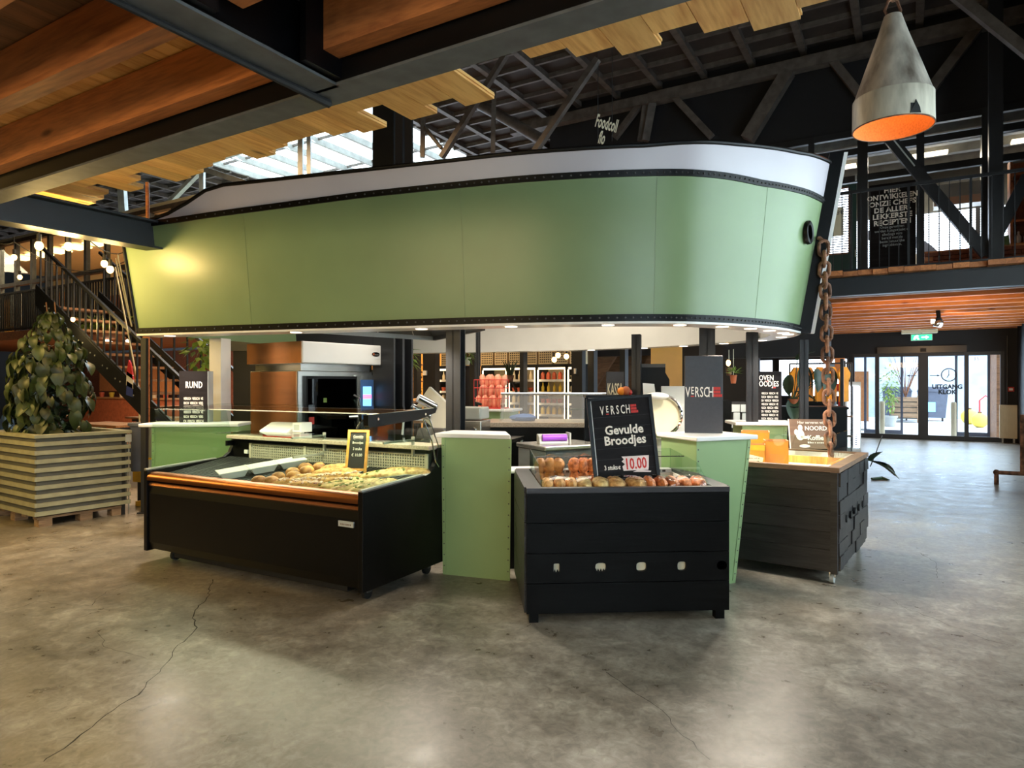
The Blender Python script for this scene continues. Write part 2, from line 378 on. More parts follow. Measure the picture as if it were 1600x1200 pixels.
def lettering(text, mat, size, parent, loc, rot=(math.pi / 2, 0, 0), sx=1.0, align='CENTER', depth=0.001, name='lettering', bold=0.0, spacing=1.0, line=1.0):
    cu = bpy.data.curves.new('lettering', 'FONT'); cu.body = text; cu.size = size; cu.align_x = align; cu.extrude = depth; cu.offset = bold
    cu.space_character = spacing; cu.space_line = line; cu.resolution_u = 2
    t = bpy.data.objects.new('lettering', cu); COL.objects.link(t)
    dg = bpy.context.evaluated_depsgraph_get(); dg.update()
    me = bpy.data.meshes.new_from_object(t.evaluated_get(dg)); bpy.data.objects.remove(t); bpy.data.curves.remove(cu)
    me.materials.clear(); me.materials.append(MAT[mat])
    for v in me.vertices: v.co.x *= sx
    o = bpy.data.objects.new(name, me); COL.objects.link(o); o.parent = parent; o.location = loc; o.rotation_euler = rot
    return o
def plate_holes(outer, holes, y0, y1, name, mat, parent):
    """vertical plate in local xz with real holes, thickness y0..y1"""
    bm = bmesh.new()
    for loop in [outer] + holes:
        vv = [bm.verts.new((x, y0, z)) for x, z in loop]
        for i in range(len(vv)): bm.edges.new((vv[i], vv[(i + 1) % len(vv)]))
    bmesh.ops.triangle_fill(bm, use_beauty=True, use_dissolve=False, edges=bm.edges[:])
    r = bmesh.ops.extrude_face_region(bm, geom=bm.faces[:])
    for g in r['geom']:
        if isinstance(g, bmesh.types.BMVert): g.co.y = y1
    bmesh.ops.recalc_face_normals(bm, faces=bm.faces)
    me = bpy.data.meshes.new(name); bm.to_mesh(me); bm.free(); me.materials.append(MAT[mat])
    o = bpy.data.objects.new(name, me); COL.objects.link(o); o.parent = parent; return o
def oval(cx, cz, rx, rz, n=14, sq=2.6):
    out = []
    for i in range(n):
        a = 2 * math.pi * i / n; c, s = math.cos(a), math.sin(a)
        out.append((cx + rx * math.copysign(abs(c) ** (2 / sq), c), cz + rz * math.copysign(abs(s) ** (2 / sq), s)))
    return out
def point_light(name, loc, power, color, r=0.03, parent=None):
    l = bpy.data.lights.new(name, 'POINT'); l.energy = power; l.color = color; l.shadow_soft_size = r
    o = bpy.data.objects.new(name, l); COL.objects.link(o); o.location = loc; o.parent = parent; return o
def spot_light(name, loc, target, power, color, angle=80, r=0.04):
    l = bpy.data.lights.new(name, 'SPOT'); l.energy = power; l.color = color; l.shadow_soft_size = r; l.spot_size = math.radians(angle); l.spot_blend = 0.7
    o = bpy.data.objects.new(name, l); COL.objects.link(o); o.location = loc
    o.rotation_euler = (Vector(target) - Vector(loc)).to_track_quat('-Z', 'Y').to_euler(); return o

def scribble(par, x0, x1, z, h, mat, y=-.002, TM=None, gap=.35, seed=1, name='print_line'):
    """a line of print too small to read: short marks in a row"""
    r = random.Random(seed); m = MB(); x = x0
    while x < x1:
        w = h * r.uniform(.35, .75); hh = h * r.choice((.6, .6, 1.0)); m.box(x, min(x1, x + w), y - .0006, y, z, z + hh, TM); x += w + h * gap * (1 if r.random() < .8 else 2.4)
    return m.build(name, mat, par)
# ================================================================== SHELL
PMIN, PMAX, QMIN, QMAX, ROOF = -34.0, 2.5, -9.0, 21.8, 8.0
def bbox(name, mat, p0, p1, q0, q1, z0, z1, parent=None, bevel=0.0):
    """box aligned with the hall"""
    c = B((p0 + p1) / 2, (q0 + q1) / 2, z0); hx, hy = (p1 - p0) / 2, (q1 - q0) / 2
    return MB().box(-hx, hx, -hy, hy, 0, z1 - z0).build(name, mat, parent, loc=c, rotz=RB, bevel=bevel)
fl = structure(MB().box(PMIN, PMAX + 0.3, QMIN, QMAX + 0.2, -0.2, 0).build('floor', 'polished_concrete', rotz=RB))
tag(fl, label='polished grey concrete hall floor with cracks')
mk('crack_dark', (46, 42, 36), 0.9)
def crack(pts, w):
    m = MB(); L_, R_ = [], []
    q = []
    for i in range(len(pts) - 1):
        a = G(*pts[i]); b = G(*pts[i + 1]); n = max(2, int((b - a).length / 0.05))
        for k in range(n):
            t = k / n; p_ = a.lerp(b, t) + Vector((random.uniform(-.013, .013), random.uniform(-.013, .013), 0)); q.append(p_)
    for i, p_ in enumerate(q):
        d = (q[min(i + 1, len(q) - 1)] - q[max(i - 1, 0)]).normalized(); s = Vector((-d.y, d.x, 0)) * w * random.uniform(.35, 1.0)
        L_.append((p_.x + s.x, p_.y + s.y, 0.0006)); R_.append((p_.x - s.x, p_.y - s.y, 0.0006))
    m.grid([L_, R_]); o = m.build('crack', 'crack_dark'); o.parent = fl
    o.matrix_parent_inverse = Matrix.Rotation(RB, 4, 'Z').inverted(); return o
crack([(334, 905), (326, 930), (303, 958), (306, 985), (278, 1008), (272, 1020), (240, 1058), (215, 1085), (168, 1118), (130, 1148), (75, 1185), (58, 1200)], 0.0045)
crack([(0, 958), (60, 940), (140, 948), (165, 925), (230, 905)], 0.002)
crack([(150, 985), (165, 1010), (230, 1030), (275, 1022)], 0.0016)
crack([(945, 1050), (985, 1078), (1035, 1112), (1070, 1150), (1120, 1198)], 0.002)
crack([(1370, 925), (1410, 948), (1480, 975), (1540, 1000), (1600, 1012)], 0.002)
crack([(1440, 865), (1462, 880), (1464, 905)], 0.0022)
rf = MB()
H0, H1, K0, K1 = -17.5, -10.6, 10.6, 16.8       # skylight opening
for (a, b, c, d) in ((PMIN, H0, QMIN, 34), (H1, -8.0, QMIN, 34), (-8.0, PMAX + .3, QMIN, QMAX + .2), (H0, H1, QMIN, K0), (H0, H1, K1, 34)):
    rf.box(a, b, c, d, ROOF, ROOF + 0.15)
structure(rf.build('ceiling', 'roof_dark', rotz=RB))
g = MB()
p = PMIN
while p < PMAX:
    if p < H0 or p > H1: g.box(p - .06, p + .06, 3.0, 33.5 if p < -8.1 else QMAX, ROOF - .12, ROOF - .002)
    else: g.box(p - .06, p + .06, 3.0, K0, ROOF - .12, ROOF - .002); g.box(p - .06, p + .06, K1, 33.5, ROOF - .12, ROOF - .002)
    p += 0.95
q = 3.0
while q < 33.5:
    for (a, b) in (((PMIN, H0), (H1, PMAX)) if K0 < q < K1 else ((PMIN, PMAX if q < QMAX else -8.1),)): g.box(a, b, q - .03, q + .03, ROOF - .09, ROOF - .002)
    q += 0.62
o = g.build('trim_1', 'truss_steel', rotz=RB); structure(o); tag(o, label='dark ribs of the coffered hall roof')
def wall(name, mat, p0, p1, q0, q1, z0, z1): return structure(bbox(name, mat, p0, p1, q0, q1, z0, z1))
wall('wall_rear', 'dark_wall', PMIN, PMAX + .3, QMIN - .2, QMIN, 0, ROOF)
wall('wall_left', 'dark_wall', PMIN - .2, PMIN, QMIN, 34, 0, ROOF)
wall('wall_end', 'dark_wall', PMIN, -8.0, 33.8, 34, 0, ROOF)
wall('wall_end_side', 'dark_wall', -8.0, -7.8, QMAX + .2, 34, 0, ROOF)
wall('wall_door_upper', 'dark_wall', -8.0, PMAX, QMAX, QMAX + .2, 3.3, ROOF)
# right wall with tall windows
wr = MB()
openings = [(-4.2, 1.2, 1.0, 4.2), (3.9, 10.6, 1.0, 4.2), (13.4, 20.4, 0.55, 2.7)]
qq = QMIN
for (a, b, z0, z1) in openings:
    wr.box(PMAX, PMAX + .25, qq, a, 0, ROOF); wr.box(PMAX, PMAX + .25, a, b, 0, z0); wr.box(PMAX, PMAX + .25, a, b, z1, ROOF); qq = b
wr.box(PMAX, PMAX + .25, qq, QMAX + .2, 0, ROOF)
structure(wr.build('wall_right', 'dark_wall', rotz=RB))
for i, (a, b, z0, z1) in enumerate(openings):
    w = thing('window_%d' % (i + 1), 'tall steel window with mullions in the right-hand wall', None, (0, 0, 0), RB); w['kind'] = 'structure'
    MB().box(PMAX + .12, PMAX + .13, a, b, z0, z1).build('pane', 'pane', w)
    n = 5
    for k in range(n + 1):
        y = a + (b - a) * k / n; MB().box(PMAX + .06, PMAX + .18, y - .04, y + .04, z0, z1).build('mullion', 'black_steel', w)
    for z in (z0 + .03, (z0 + z1) / 2, z1 - .03): MB().box(PMAX + .07, PMAX + .17, a, b, z - .03, z + .03).build('transom', 'black_steel', w)
# door wall: header, side piece, glass doors
DW = QMAX
wall('wall_door_header', 'dark_wall', -8.0, PMAX, DW - .05, DW + .2, 2.42, 3.3)
wall('wall_door_right', 'dark_wall', 2.18, PMAX, DW - .05, DW + .2, 0, 2.42)
wall('wall_door_left', 'dark_wall', -8.0, -1.35, DW - .05, DW + .2, 0, 2.42)
d = thing('door_1', 'wide automatic sliding glass entrance doors in black frames', None, B(0, DW, 0), RB); d['kind'] = 'structure'
posts = [-1.35, -0.72, 0.40, 1.40, 2.18]
wd_ = [.10, .10, .24, .10, .08]
for i, x in enumerate(posts): MB().box(x - wd_[i] / 2, x + wd_[i] / 2, -.05, .05, 0, 2.42).build('door_post', 'black_steel', d)
for i in range(4):
    x0, x1 = posts[i] + wd_[i] / 2, posts[i + 1] - wd_[i + 1] / 2
    MB().box(x0, x1, -.04, .04, 0, .13).build('bottom_rail', 'black_steel', d)
    MB().box(x0, x1, -.04, .04, 2.33, 2.42).build('top_rail', 'black_steel', d)
    MB().box(x0, x1, -.006, .006, .13, 2.33).build('pane', 'door_glass', d)
MB().box(-.72, 1.40, -.12, .05, 2.42, 2.60).build('door_operator', 'black_steel_gloss', d)
MB().box(.33, .47, -.17, -.12, 2.44, 2.54).build('motion_sensor', 'black_panel', d)
# clock symbol and lettering on the glass
def ring(cx, cz, r, w, n=28):
    m = MB(); rows = [[], []]
    for i in range(n + 1):
        a = 2 * math.pi * i / n
        rows[0].append((cx + r * math.cos(a), -.011, cz + r * math.sin(a))); rows[1].append((cx + (r - w) * math.cos(a), -.011, cz + (r - w) * math.sin(a)))
    return m.grid(rows)
ck = ring(1.0, 1.80, .185, .026)
for k in range(12):
    a = k * math.pi / 6; ck.box(-.005, .005, -.001, .001, .125, .145, Matrix.Translation((1.0, -.011, 1.80)) @ Matrix.Rotation(a, 4, 'Y'))
ck.box(-.007, .007, -.001, .001, -.02, .13, Matrix.Translation((1.0, -.011, 1.80)))
ck.box(-.009, .009, -.001, .001, -.02, .09, Matrix.Translation((1.0, -.011, 1.80)) @ Matrix.Rotation(math.radians(-150), 4, 'Y'))
ck.build('clock_symbol', 'text_dark', d)
lettering('UITGANG\nKLOK', 'text_dark', .17, d, (.96, -.011, 1.42), sx=.92, bold=.008, line=.85)
for x, s in ((.12, -1), (.68, 1)):
    MB().prism([(x - .12 * s, 1.775), (x + .05 * s, 1.775), (x + .05 * s, 1.755), (x + .12 * s, 1.785), (x + .05 * s, 1.815), (x + .05 * s, 1.795), (x - .12 * s, 1.795)], -.014, -.012, 'xz').build('arrow_symbol', 'text_dark', d)
lettering('35', 'orange_card', .14, d, (1.62, -.011, 2.18), sx=1.0)
# upper black wall above the glazed gallery
wall('wall_gallery_upper', 'dark_wall', -7.2, PMAX, 13.9, 14.1, 6.27, ROOF)
# skylight glazing bars
sk = thing('skylight', 'bright roof skylight with pale blue glazing bars beside the boat hull', 'skylight', B((H0 + H1) / 2, (K0 + K1) / 2, ROOF), RB)
hw, hd = (H1 - H0) / 2, (K1 - K0) / 2
for k in range(8):
    x = -hw + 2 * hw * k / 7; MB().bar((x, -hd, .05), (x, hd, .05), .09, .16).build('glazing_bar', 'truss_pale', sk)
for y in (-hd, -hd / 3, hd / 3, hd): MB().bar((-hw, y, .1), (hw, y, .1), .05, .06).build('cross_bar', 'truss_steel', sk)
MB().box(-hw, hw, -hd, hd, .16, .17).build('glazing', 'pane', sk)
# roof trusses: members placed on their own vertical planes
def truss(label, q, members, mat='truss_steel'):
    o0 = B(-6, q, 5.0); t = thing('roof_truss', label, 'truss', o0, 0)
    for (a, b, w, nm) in members:
        A, Bv = PQ(a[0], a[1], q), PQ(b[0], b[1], q)
        MB().bar(A - o0, Bv - o0, w, w).build(nm, mat, t)
    return t
truss('dark lattice roof truss with crossing diagonals right behind the boat hull', 10.2, [
    ((690, 246), (790, 86), .10, 'diagonal'), ((660, 246), (662, 150), .09, 'upright'), ((770, 240), (772, 140), .08, 'upright'),
    ((836, 236), (934, 92), .10, 'diagonal'), ((640, 170), (690, 232), .06, 'diagonal'), ((590, 62), (1290, -96), .16, 'chord')])
truss('long roof truss with brown top chord before the black upper wall', 13.7, [
    ((1015, 156), (1640, 12), .22, 'chord'), ((960, 216), (1003, 160), .12, 'diagonal'), ((1008, 220), (1020, 156), .16, 'upright'), ((1000, 220), (1008, 158), .10, 'upright'),
    ((1050, 148), (1112, 214), .13, 'diagonal'), ((1168, 218), (1232, 112), .24, 'diagonal'), ((1300, 94), (1345, 150), .14, 'diagonal'),
    ((1448, 148), (1530, 40), .16, 'diagonal'), ((800, 205), (1015, 156), .2, 'chord')])
truss('slanting steel brace under the roof above the cone lamp', 11.5, [((1490, -10), (1640, 110), .13, 'brace')])
pp = MB(); pp.tube([PQ(700, 138, 12.0), PQ(780, 180, 12.0), PQ(850, 220, 12.0)], .11, 10)
tag(pp.build('ventilation_pipe', 'truss_steel', smooth=True), 'long round grey pipe hung below the roof behind the truss', 'pipe')
truss('pale blue steel roof frame below the skylight', 9.4, [
    ((228, 354), (318, 262), .10, 'diagonal'), ((312, 262), (396, 290), .12, 'chord'), ((316, 264), (316, 315), .10, 'upright'),
    ((330, 252), (398, 228), .10, 'chord'), ((190, 284), (194, 345), .16, 'upright'), ((470, 205), (470, 290), .10, 'upright'), ((483, 205), (483, 290), .08, 'upright')], 'truss_pale')
rp_ = MB(); rp_.cyl(P(230, 285, 6.9), P(231, 352, 6.9), .018)
tag(rp_.build('rusty_pole', 'timber'), 'thin orange-brown pole standing at the end of the left steel beam', 'pole')
# big black column rising out of the kiosk
colm = thing('hall_column', 'thick black steel column rising out of the boat kiosk to the roof', 'column', P(614, 600, 8.3) * 1.0, RB)
colm.location = (P(614, 600, 8.3).x, 8.3, 0)
MB().box(-.17, .17, -.02, .02, 0, ROOF).build('web', 'black_steel', colm)
for y in (-.17, .17): MB().box(-.17, .17, y - .015, y + .015, 0, ROOF).build('flange', 'black_steel', colm)

# ================================================================== NEAR MEZZANINE (overhead)
ZB = 2.85
mz = thing('timber_mezzanine', 'overhead mezzanine of orange timber joists on black steel beams with ragged plank edge', 'mezzanine', (0, 0, 0), RB)
def ibeam(m, along, c, t0, t1, z0, z1, w, tf=.018, tw=.012):
    """I-section along 'p' or 'q' centred on c"""
    def bx(a, b, z_0, z_1):
        if along == 'p': m.box(t0, t1, c + a, c + b, z_0, z_1)
        else: m.box(c + a, c + b, t0, t1, z_0, z_1)
    bx(-w / 2, w / 2, z0, z0 + tf); bx(-w / 2, w / 2, z1 - tf, z1); bx(-tw / 2, tw / 2, z0 + tf, z1 - tf)
    return m
eb = MB().box(-14, 2.45, 2.10, 2.125, ZB + .012, 3.19).build('edge_beam', 'black_panel', mz)
m = MB(); m.box(-14, 2.45, 2.10, 2.25, ZB, ZB + .012); m.box(-14, 2.45, 2.125, 2.25, 3.17, 3.19); m.build('flange', 'beam_steel', eb)  # light from the floor put into the greyer flange, web kept black
cb = MB().box(-2.228, -2.212, -3.0, 2.10, ZB + .012, 3.19).build('cross_beam', 'black_panel', mz)
m = MB(); m.box(-2.305, -2.135, -3.0, 2.12, ZB, ZB + .012); m.box(-2.305, -2.135, -3.0, 2.10, 3.17, 3.19); m.build('flange', 'beam_steel', cb)  # lit underside painted grey here too, on the same black steel
MB().box(-2.135, -2.10, 1.2, 1.50, ZB + .02, 3.19).build('end_plate', 'black_panel', mz)
MB().box(-2.135, -2.10, 1.9, 2.1, ZB + .02, 3.19).build('end_plate', 'black_panel', mz)
MB().tube([(-2.29, -2.8, ZB - .012), (-2.29, .5, ZB - .012), (-2.285, 1.8, ZB - .014), (-2.28, 2.2, ZB - .014)], [.012, .012, .014, .02], 8).build('conduit', 'rubber', mz)
ibeam(MB(), 'q', -8.6, -3.0, 2.10, ZB, 3.19, .17).build('cross_beam', 'beam_steel', mz)
ibeam(MB(), 'q', 1.2, -3.0, 2.10, ZB, 3.19, .17).build('cross_beam', 'beam_steel', mz)
jq = [2.04, 1.58, 1.12, .66, .2, -.26, -.72, -1.2]
jm = MB().box(-3.0, 3.0, -.045, .045, 0, .24).mesh('joist', 'timber')
for qv in jq:
    for (a, b) in ((-8.5, -2.31), (-2.13, 1.1), (-14, -8.7)):
        o = inst('joist', jm, mz, ((a + b) / 2, qv, 2.95), scale=((b - a) / 6.0, 1, 1))
known = {}
for px, py in ((990, 82), (1042, 48), (1124, 46), (1208, 41), (912, 86), (836, 89), (664, 165), (580, 205), (515, 214), (331, 255), (275, 284), (200, 287), (142, 316)):
    w_ = G(px, py, 3.2); known[round((w_.x * BC - w_.y * BS) / .205)] = w_.x * BS + w_.y * BC
known[-9] = 2.42; known[-10] = 2.5
i0, i1 = int(-13.8 / .205), int(2.4 / .205)
plm = {}
for i in range(i0, i1):
    e = known.get(i)
    if e is None: e = random.choice([2.98, 3.04, 3.1, 3.16, 3.2, 3.26]) + random.uniform(-.03, .03)
    if i * .205 > 2.3: continue
    L_ = e - 1.9
    m = MB().box(.002, .203, 0, L_, 0, .036); m.box(.203, .212, 0, L_ - .01, .012, .024)
    m.build('plank', 'pine', mz, loc=(i * .205, 1.9, 3.2))  # jutting ends paler than the deck boards: strong light put into their colour
dk = MB().box(0, .2025, -4.9, 0, 0, .036).mesh('deck_board', 'deck_under')
for i in range(i0, i1): inst('deck_board', dk, mz, (i * .205, 1.899, 3.2))
# black beam running from the mezzanine to the hull
lb = thing('steel_beam', 'black steel beam reaching from the mezzanine to the stern of the boat hull', 'beam', B(-6.28, 2.25, ZB), RB)
ibeam(MB(), 'q', 0, -.1, 1.64, 0, .27, .20, .02, .02).build('i_section', 'black_steel', lb)
MB().box(-.10, .10, 1.64, 1.66, 0, .27).build('end_plate', 'black_steel', lb)
# ================================================================== BOAT HULL
BD = Vector((.953, -.303, 0)); BN = Vector((.303, .953, 0))
ZBOT = 2.06
def bw(a, n, z): return BD * a + BN * n + Vector((0, 0, z))
ctrl = [(-5.56, 5.19), (-4.4, 5.19), (-3.2, 5.19), (-2.2, 5.19), (-1.44, 5.22), (-.63, 5.36), (-.15, 5.58), (.25, 6.0), (.52, 6.43), (.70, 6.9),
        (.64, 7.45), (.38, 8.05), (-.1, 8.52), (-.6, 8.9), (-1.2, 9.22), (-2.1, 9.52), (-3.4, 9.65), (-4.5, 9.65), (-5.56, 9.65)]
TIP = 9
def catmull(c, sub=6):
    out = []; idx = []
    for i in range(len(c) - 1):
        p0, p1, p2, p3 = [Vector(c[max(0, min(len(c) - 1, k))]) for k in (i - 1, i, i + 1, i + 2)]
        idx.append(len(out))
        for k in range(sub):
            t = k / sub
            out.append(0.5 * ((2 * p1) + (p2 - p0) * t + (2 * p0 - 5 * p1 + 4 * p2 - p3) * t * t + (3 * p1 - p0 - 3 * p2 + p3) * t ** 3))
    idx.append(len(out)); out.append(Vector(c[-1])); return out, idx
def lerp_table(tab, x):
    if x <= tab[0][0]: return tab[0][1]
    for (x0, y0), (x1, y1) in zip(tab, tab[1:]):
        if x <= x1: return y0 + (y1 - y0) * (x - x0) / (x1 - x0)
    return tab[-1][1]
near, ni = catmull(ctrl[:TIP + 1]); far, fi = catmull(ctrl[TIP:])
OUT = near + far[1:]; NT = len(near) - 1
ZTOP = [(-5.56, 3.09), (-5.25, 3.12), (-5.0, 3.18), (-4.8, 3.26), (-4.62, 3.34), (-4.45, 3.375), (-2.2, 3.37), (-.6, 3.385), (0, 3.45), (.45, 3.53), (.75, 3.62)]
ZSTR = [(-5.56, 3.085), (-5.2, 3.10), (-4.5, 3.13), (-3, 3.175), (-.6, 3.19), (.2, 3.205), (.75, 3.27)]
def normal2(i):
    d = (OUT[min(i + 1, len(OUT) - 1)] - OUT[max(i - 1, 0)]).normalized(); return Vector((d.y, -d.x))
def hullp(i, z, off=0.0):
    """point of the flaring hull skin at station i and height z"""
    c = OUT[i]; nrm = normal2(i); t = (z - ZBOT) / 1.3
    fl_ = .14
    k = math.exp(-((i - NT) / 7.0) ** 2); fl_ = .14 + .08 * k
    pnt = c + nrm * (fl_ * t + off)
    if c.x < -5.0: pnt = pnt + Vector((-.12 * t * (-5.0 - c.x) / .56, 0))
    return bw(pnt.x, pnt.y, z)
def zt(i): return lerp_table(ZTOP, OUT[i].x)
def zs(i): return lerp_table(ZSTR, OUT[i].x)
hull = thing('boat_hull_canopy', 'pale green boat hull with white gunwale hanging over the kiosk', 'boat hull', (0, 0, 0), 0)
N_ = len(OUT)
def sheet(i0, i1, zf0, zf1, off, rows=6):
    return [[hullp(i, zf0(i) + (zf1(i) - zf0(i)) * k / rows, off) for i in range(i0, i1 + 1)] for k in range(rows + 1)]
cuts = [0, 7, 19, 31, 42, NT, NT + 12, NT + 30, N_ - 1]
for a, b in zip(cuts, cuts[1:]):
    MB().grid(sheet(a, b, lambda i: ZBOT, zs, 0)).build('hull_panel', 'hull_green', hull, smooth=True)
for a, b in zip([0, 19, NT, N_ - 1], [19, NT, N_ - 1]):
    MB().grid(sheet(a, b, zs, lambda i: max(zt(i), zs(i) + .004), 0, 3)).build('gunwale_panel', 'hull_white', hull, smooth=True)
def band(f0, f1, off, name, mat, i0=0, i1=N_ - 1):
    m = MB(); r0 = [hullp(i, f0(i), off) for i in range(i0, i1 + 1)]; r1 = [hullp(i, f1(i), off) for i in range(i0, i1 + 1)]
    b0 = [hullp(i, f0(i), 0) for i in range(i0, i1 + 1)]; b1 = [hullp(i, f1(i), 0) for i in range(i0, i1 + 1)]
    m.grid([b0, r0, r1, b1]); return m.build(name, mat, hull)
band(lambda i: ZBOT - .012, lambda i: ZBOT + .045, .014, 'bottom_band', 'black_panel')
band(lambda i: zs(i) - .024, lambda i: zs(i) + .026, .014, 'studded_band', 'black_panel')
for i in cuts[1:-1]:
    MB().tube([hullp(i, ZBOT + (zs(i) - ZBOT) * k / 8, .0002) for k in range(9)], .0022, 5).build('panel_seam', 'hull_green', hull)
# top rim rail
MB().tube([hullp(i, zt(i) + .012, 0) for i in range(N_)], .018, 8).build('rim_rail', 'black_panel', hull, smooth=True)
# rivets
rv = MB()
for i in range(N_ - 1):
    for s in (0.0, 0.5):
        for zf, o_ in ((lambda k: zs(k), .016), (lambda k: ZBOT + .018, .016)):
            a = hullp(i, zf(i), o_); b = hullp(i + 1, zf(i + 1), o_); c = a.lerp(b, s)
            n2 = normal2(i); d_ = BD * n2.x + BN * n2.y
            rv.blob(c, .008, .008, .008, 6, 3)
o = rv.build('rivets', 'dark_grey', hull); o['kind'] = 'stuff'
# stem post
st = MB(); sp = []
for z, ex in ((ZBOT - .03, .0), (2.4, .0), (2.9, .0), (3.3, 0), (zt(NT) + .10, 0)):
    sp.append(hullp(NT, z, .0))
mm_ = []
for c in sp:
    for (da, dn) in ((-.03, -.055), (.09, -.055), (.09, .055), (-.03, .055)): mm_.append(c + BD * da + BN * dn)
fs = []
for k in range(len(sp) - 1):
    for j in range(4): fs.append((4 * k + j, 4 * k + (j + 1) % 4, 4 * k + 4 + (j + 1) % 4, 4 * k + 4 + j))
fs += [(3, 2, 1, 0), tuple(range(4 * len(sp) - 4, 4 * len(sp)))]
st.add(mm_, fs).build('stem_post', 'black_panel', hull)
fw = []
for c in sp:
    for (da, dn) in ((.091, -.03), (.125, -.03), (.125, .05), (.091, .05)): fw.append(c + BD * da + BN * dn)
MB().add(fw, fs).build('stem_edge', 'white_gloss', hull)
# transom edges and stern board
for i in (0, N_ - 1):
    MB().tube([hullp(i, z, .0) for z in (ZBOT, 2.5, 2.9, 3.09)], .02, 8).build('stern_edge', 'black_panel', hull)
MB().grid([[hullp(0, z, 0).lerp(hullp(N_ - 1, z, 0), k / 6) for k in range(7)] for z in (ZBOT, 2.5, 3.09)]).build('transom', 'hull_green', hull)
# porthole
def porthole(i, z, nm='porthole'):
    n2 = normal2(i); d_ = (BD * n2.x + BN * n2.y).normalized(); c = hullp(i, z, .004)
    M = Matrix.Translation(c) @ d_.to_track_quat('Z', 'Y').to_matrix().to_4x4()
    o = MB().lathe([(.066, -.01), (.068, .03), (.095, .036), (.105, .03), (.108, 0)], 24, M, cap=False).build(nm, 'black_panel', hull, smooth=True)
    MB().lathe([(.0, .006), (.068, .006)], 24, M, cap=False).build('porthole_glass', 'oven_glass', o)
    MB().lathe([(.0, .002), (.068, .002)], 24, M, cap=False).build('porthole_back', 'black_panel', o)
porthole(NT - 4, 2.92)
# soffit ring, inner fascia, kiosk ceiling
IN = .26
def inner(i, z):
    n2 = normal2(i); pnt = OUT[i] - n2 * IN; return bw(pnt.x, pnt.y, z)
mm = MB(); mm.grid([[hullp(i, ZBOT - .012, .02) for i in range(N_)], [inner(i, ZBOT - .012) for i in range(N_)]])
mm.grid([[hullp(i, ZBOT - .030, .02) for i in range(N_)], [inner(i, ZBOT - .030) for i in range(N_)]])
mm.grid([[hullp(i, ZBOT - .012, .02) for i in range(N_)], [hullp(i, ZBOT - .030, .02) for i in range(N_)]])
mm.build('soffit_ring', 'white_gloss', hull)
MB().grid([[inner(i, z) for i in range(N_)] for z in (ZBOT - .03, 2.5, 3.0)]).build('inner_fascia', 'white_paint', hull, smooth=True)
cm = MB(); ring_ = [inner(i, 2.98) for i in range(0, N_, 2)]
cm.add(ring_ + [v + Vector((0, 0, .06)) for v in ring_], [tuple(range(len(ring_))), tuple(range(len(ring_), 2 * len(ring_)))]).build('kiosk_ceiling', 'dark_wall', hull)
# recessed spots in the soffit
spots = []
for k in (2, 9, 16, 22, 28, 34, 39, 43, 47, 51, NT + 1, NT + 5, NT + 10, NT + 16, NT + 22, NT + 28, NT + 34):
    if k >= N_: continue
    n2 = normal2(k); pnt = OUT[k] - n2 * .10; c = bw(pnt.x, pnt.y, ZBOT - .034); spots.append((k, c))
    o = MB().lathe([(.0, 0), (.05, 0), (.055, .006)], 16, Matrix.Translation(c), cap=False).build('recessed_spot', 'spot_glow', hull)
for k, c in spots:
    if k in (2, 16, 28, 39, 47, NT + 5, NT + 16, NT + 28):
        spot_light('recessed_spot_light', c + Vector((0, 0, -.02)), (c.x, c.y - .25 if k < NT else c.y, 0), 84, (1.0, .88, .73), 140, .12)
# steel posts carrying the hull
for (px, y, w, d_, top, lab) in ((712, 5.95, .135, .13, 2.06, 'dark steel post standing behind the green podium by the glass counter'),
        (747, 9.0, .05, .05, 2.3, 'slender black post beside the wire basket'),
        (994.5, 7.4, .10, .10, 2.1, 'dark steel post rising behind the framed price poster'),
        (1105, 6.55, .15, .12, 2.1, 'dark steel post rising behind the tall graphite brand panel'),
        (1175, 7.08, .12, .12, 2.1, 'dark steel post standing beside the stacked lettering box'),
        (1256, 7.4, .09, .09, 2.04, 'dark steel post under the bow of the boat')):
    b = P(px, 600, y); t = thing('steel_post', lab, 'post', (b.x, b.y, 0), math.radians(-17))
    m = MB(); m.box(-w / 2, w / 2, -d_ / 2, -d_ / 2 + .012, 0, top); m.box(-w / 2, w / 2, d_ / 2 - .012, d_ / 2, 0, top); m.box(-.008, .008, -d_ / 2, d_ / 2, 0, top)
    m.build('shaft', 'black_steel', t); MB().box(-w / 2 - .03, w / 2 + .03, -d_ / 2 - .03, d_ / 2 + .03, 0, .012).build('base_plate', 'black_steel', t)
# anchor chain
ch = thing('anchor_chain', 'rusty anchor chain hanging from the bow of the boat', 'chain', P(1291, 600, 6.18), 0)
top = P(1287, 388, 6.18); bot = P(1298, 704, 6.18); n = int((top - bot).length / .0925)
lk = MB(); pts = []
for k in range(16):
    a = 2 * math.pi * k / 16; pts.append((.040 * math.cos(a), 0, .032 * math.copysign(1, math.sin(a)) + .043 * math.sin(a) if abs(math.sin(a)) > 1e-6 else 0))
pts = [(.042 * math.cos(2 * math.pi * k / 20), 0, (.030 if math.sin(2 * math.pi * k / 20) > .01 else -.030 if math.sin(2 * math.pi * k / 20) < -.01 else 0) + .040 * math.sin(2 * math.pi * k / 20)) for k in range(20)]
lm = lk.tube(pts, .0165, 8, closed=True).mesh('link', 'rust', smooth=True)
for k in range(n):
    c = top.lerp(bot, k / (n - 1)) - ch.location
    inst('link', lm, ch, c, (random.uniform(-.05, .05), random.uniform(-.06, .06), (math.radians(75) if k % 2 else math.radians(-12)) + random.uniform(-.15, .15)))
pts2 = [top + Vector((0, 0, .06)) - ch.location, top + Vector((-.03, .02, .10)) - ch.location, P(1278, 372, 6.28) - ch.location]
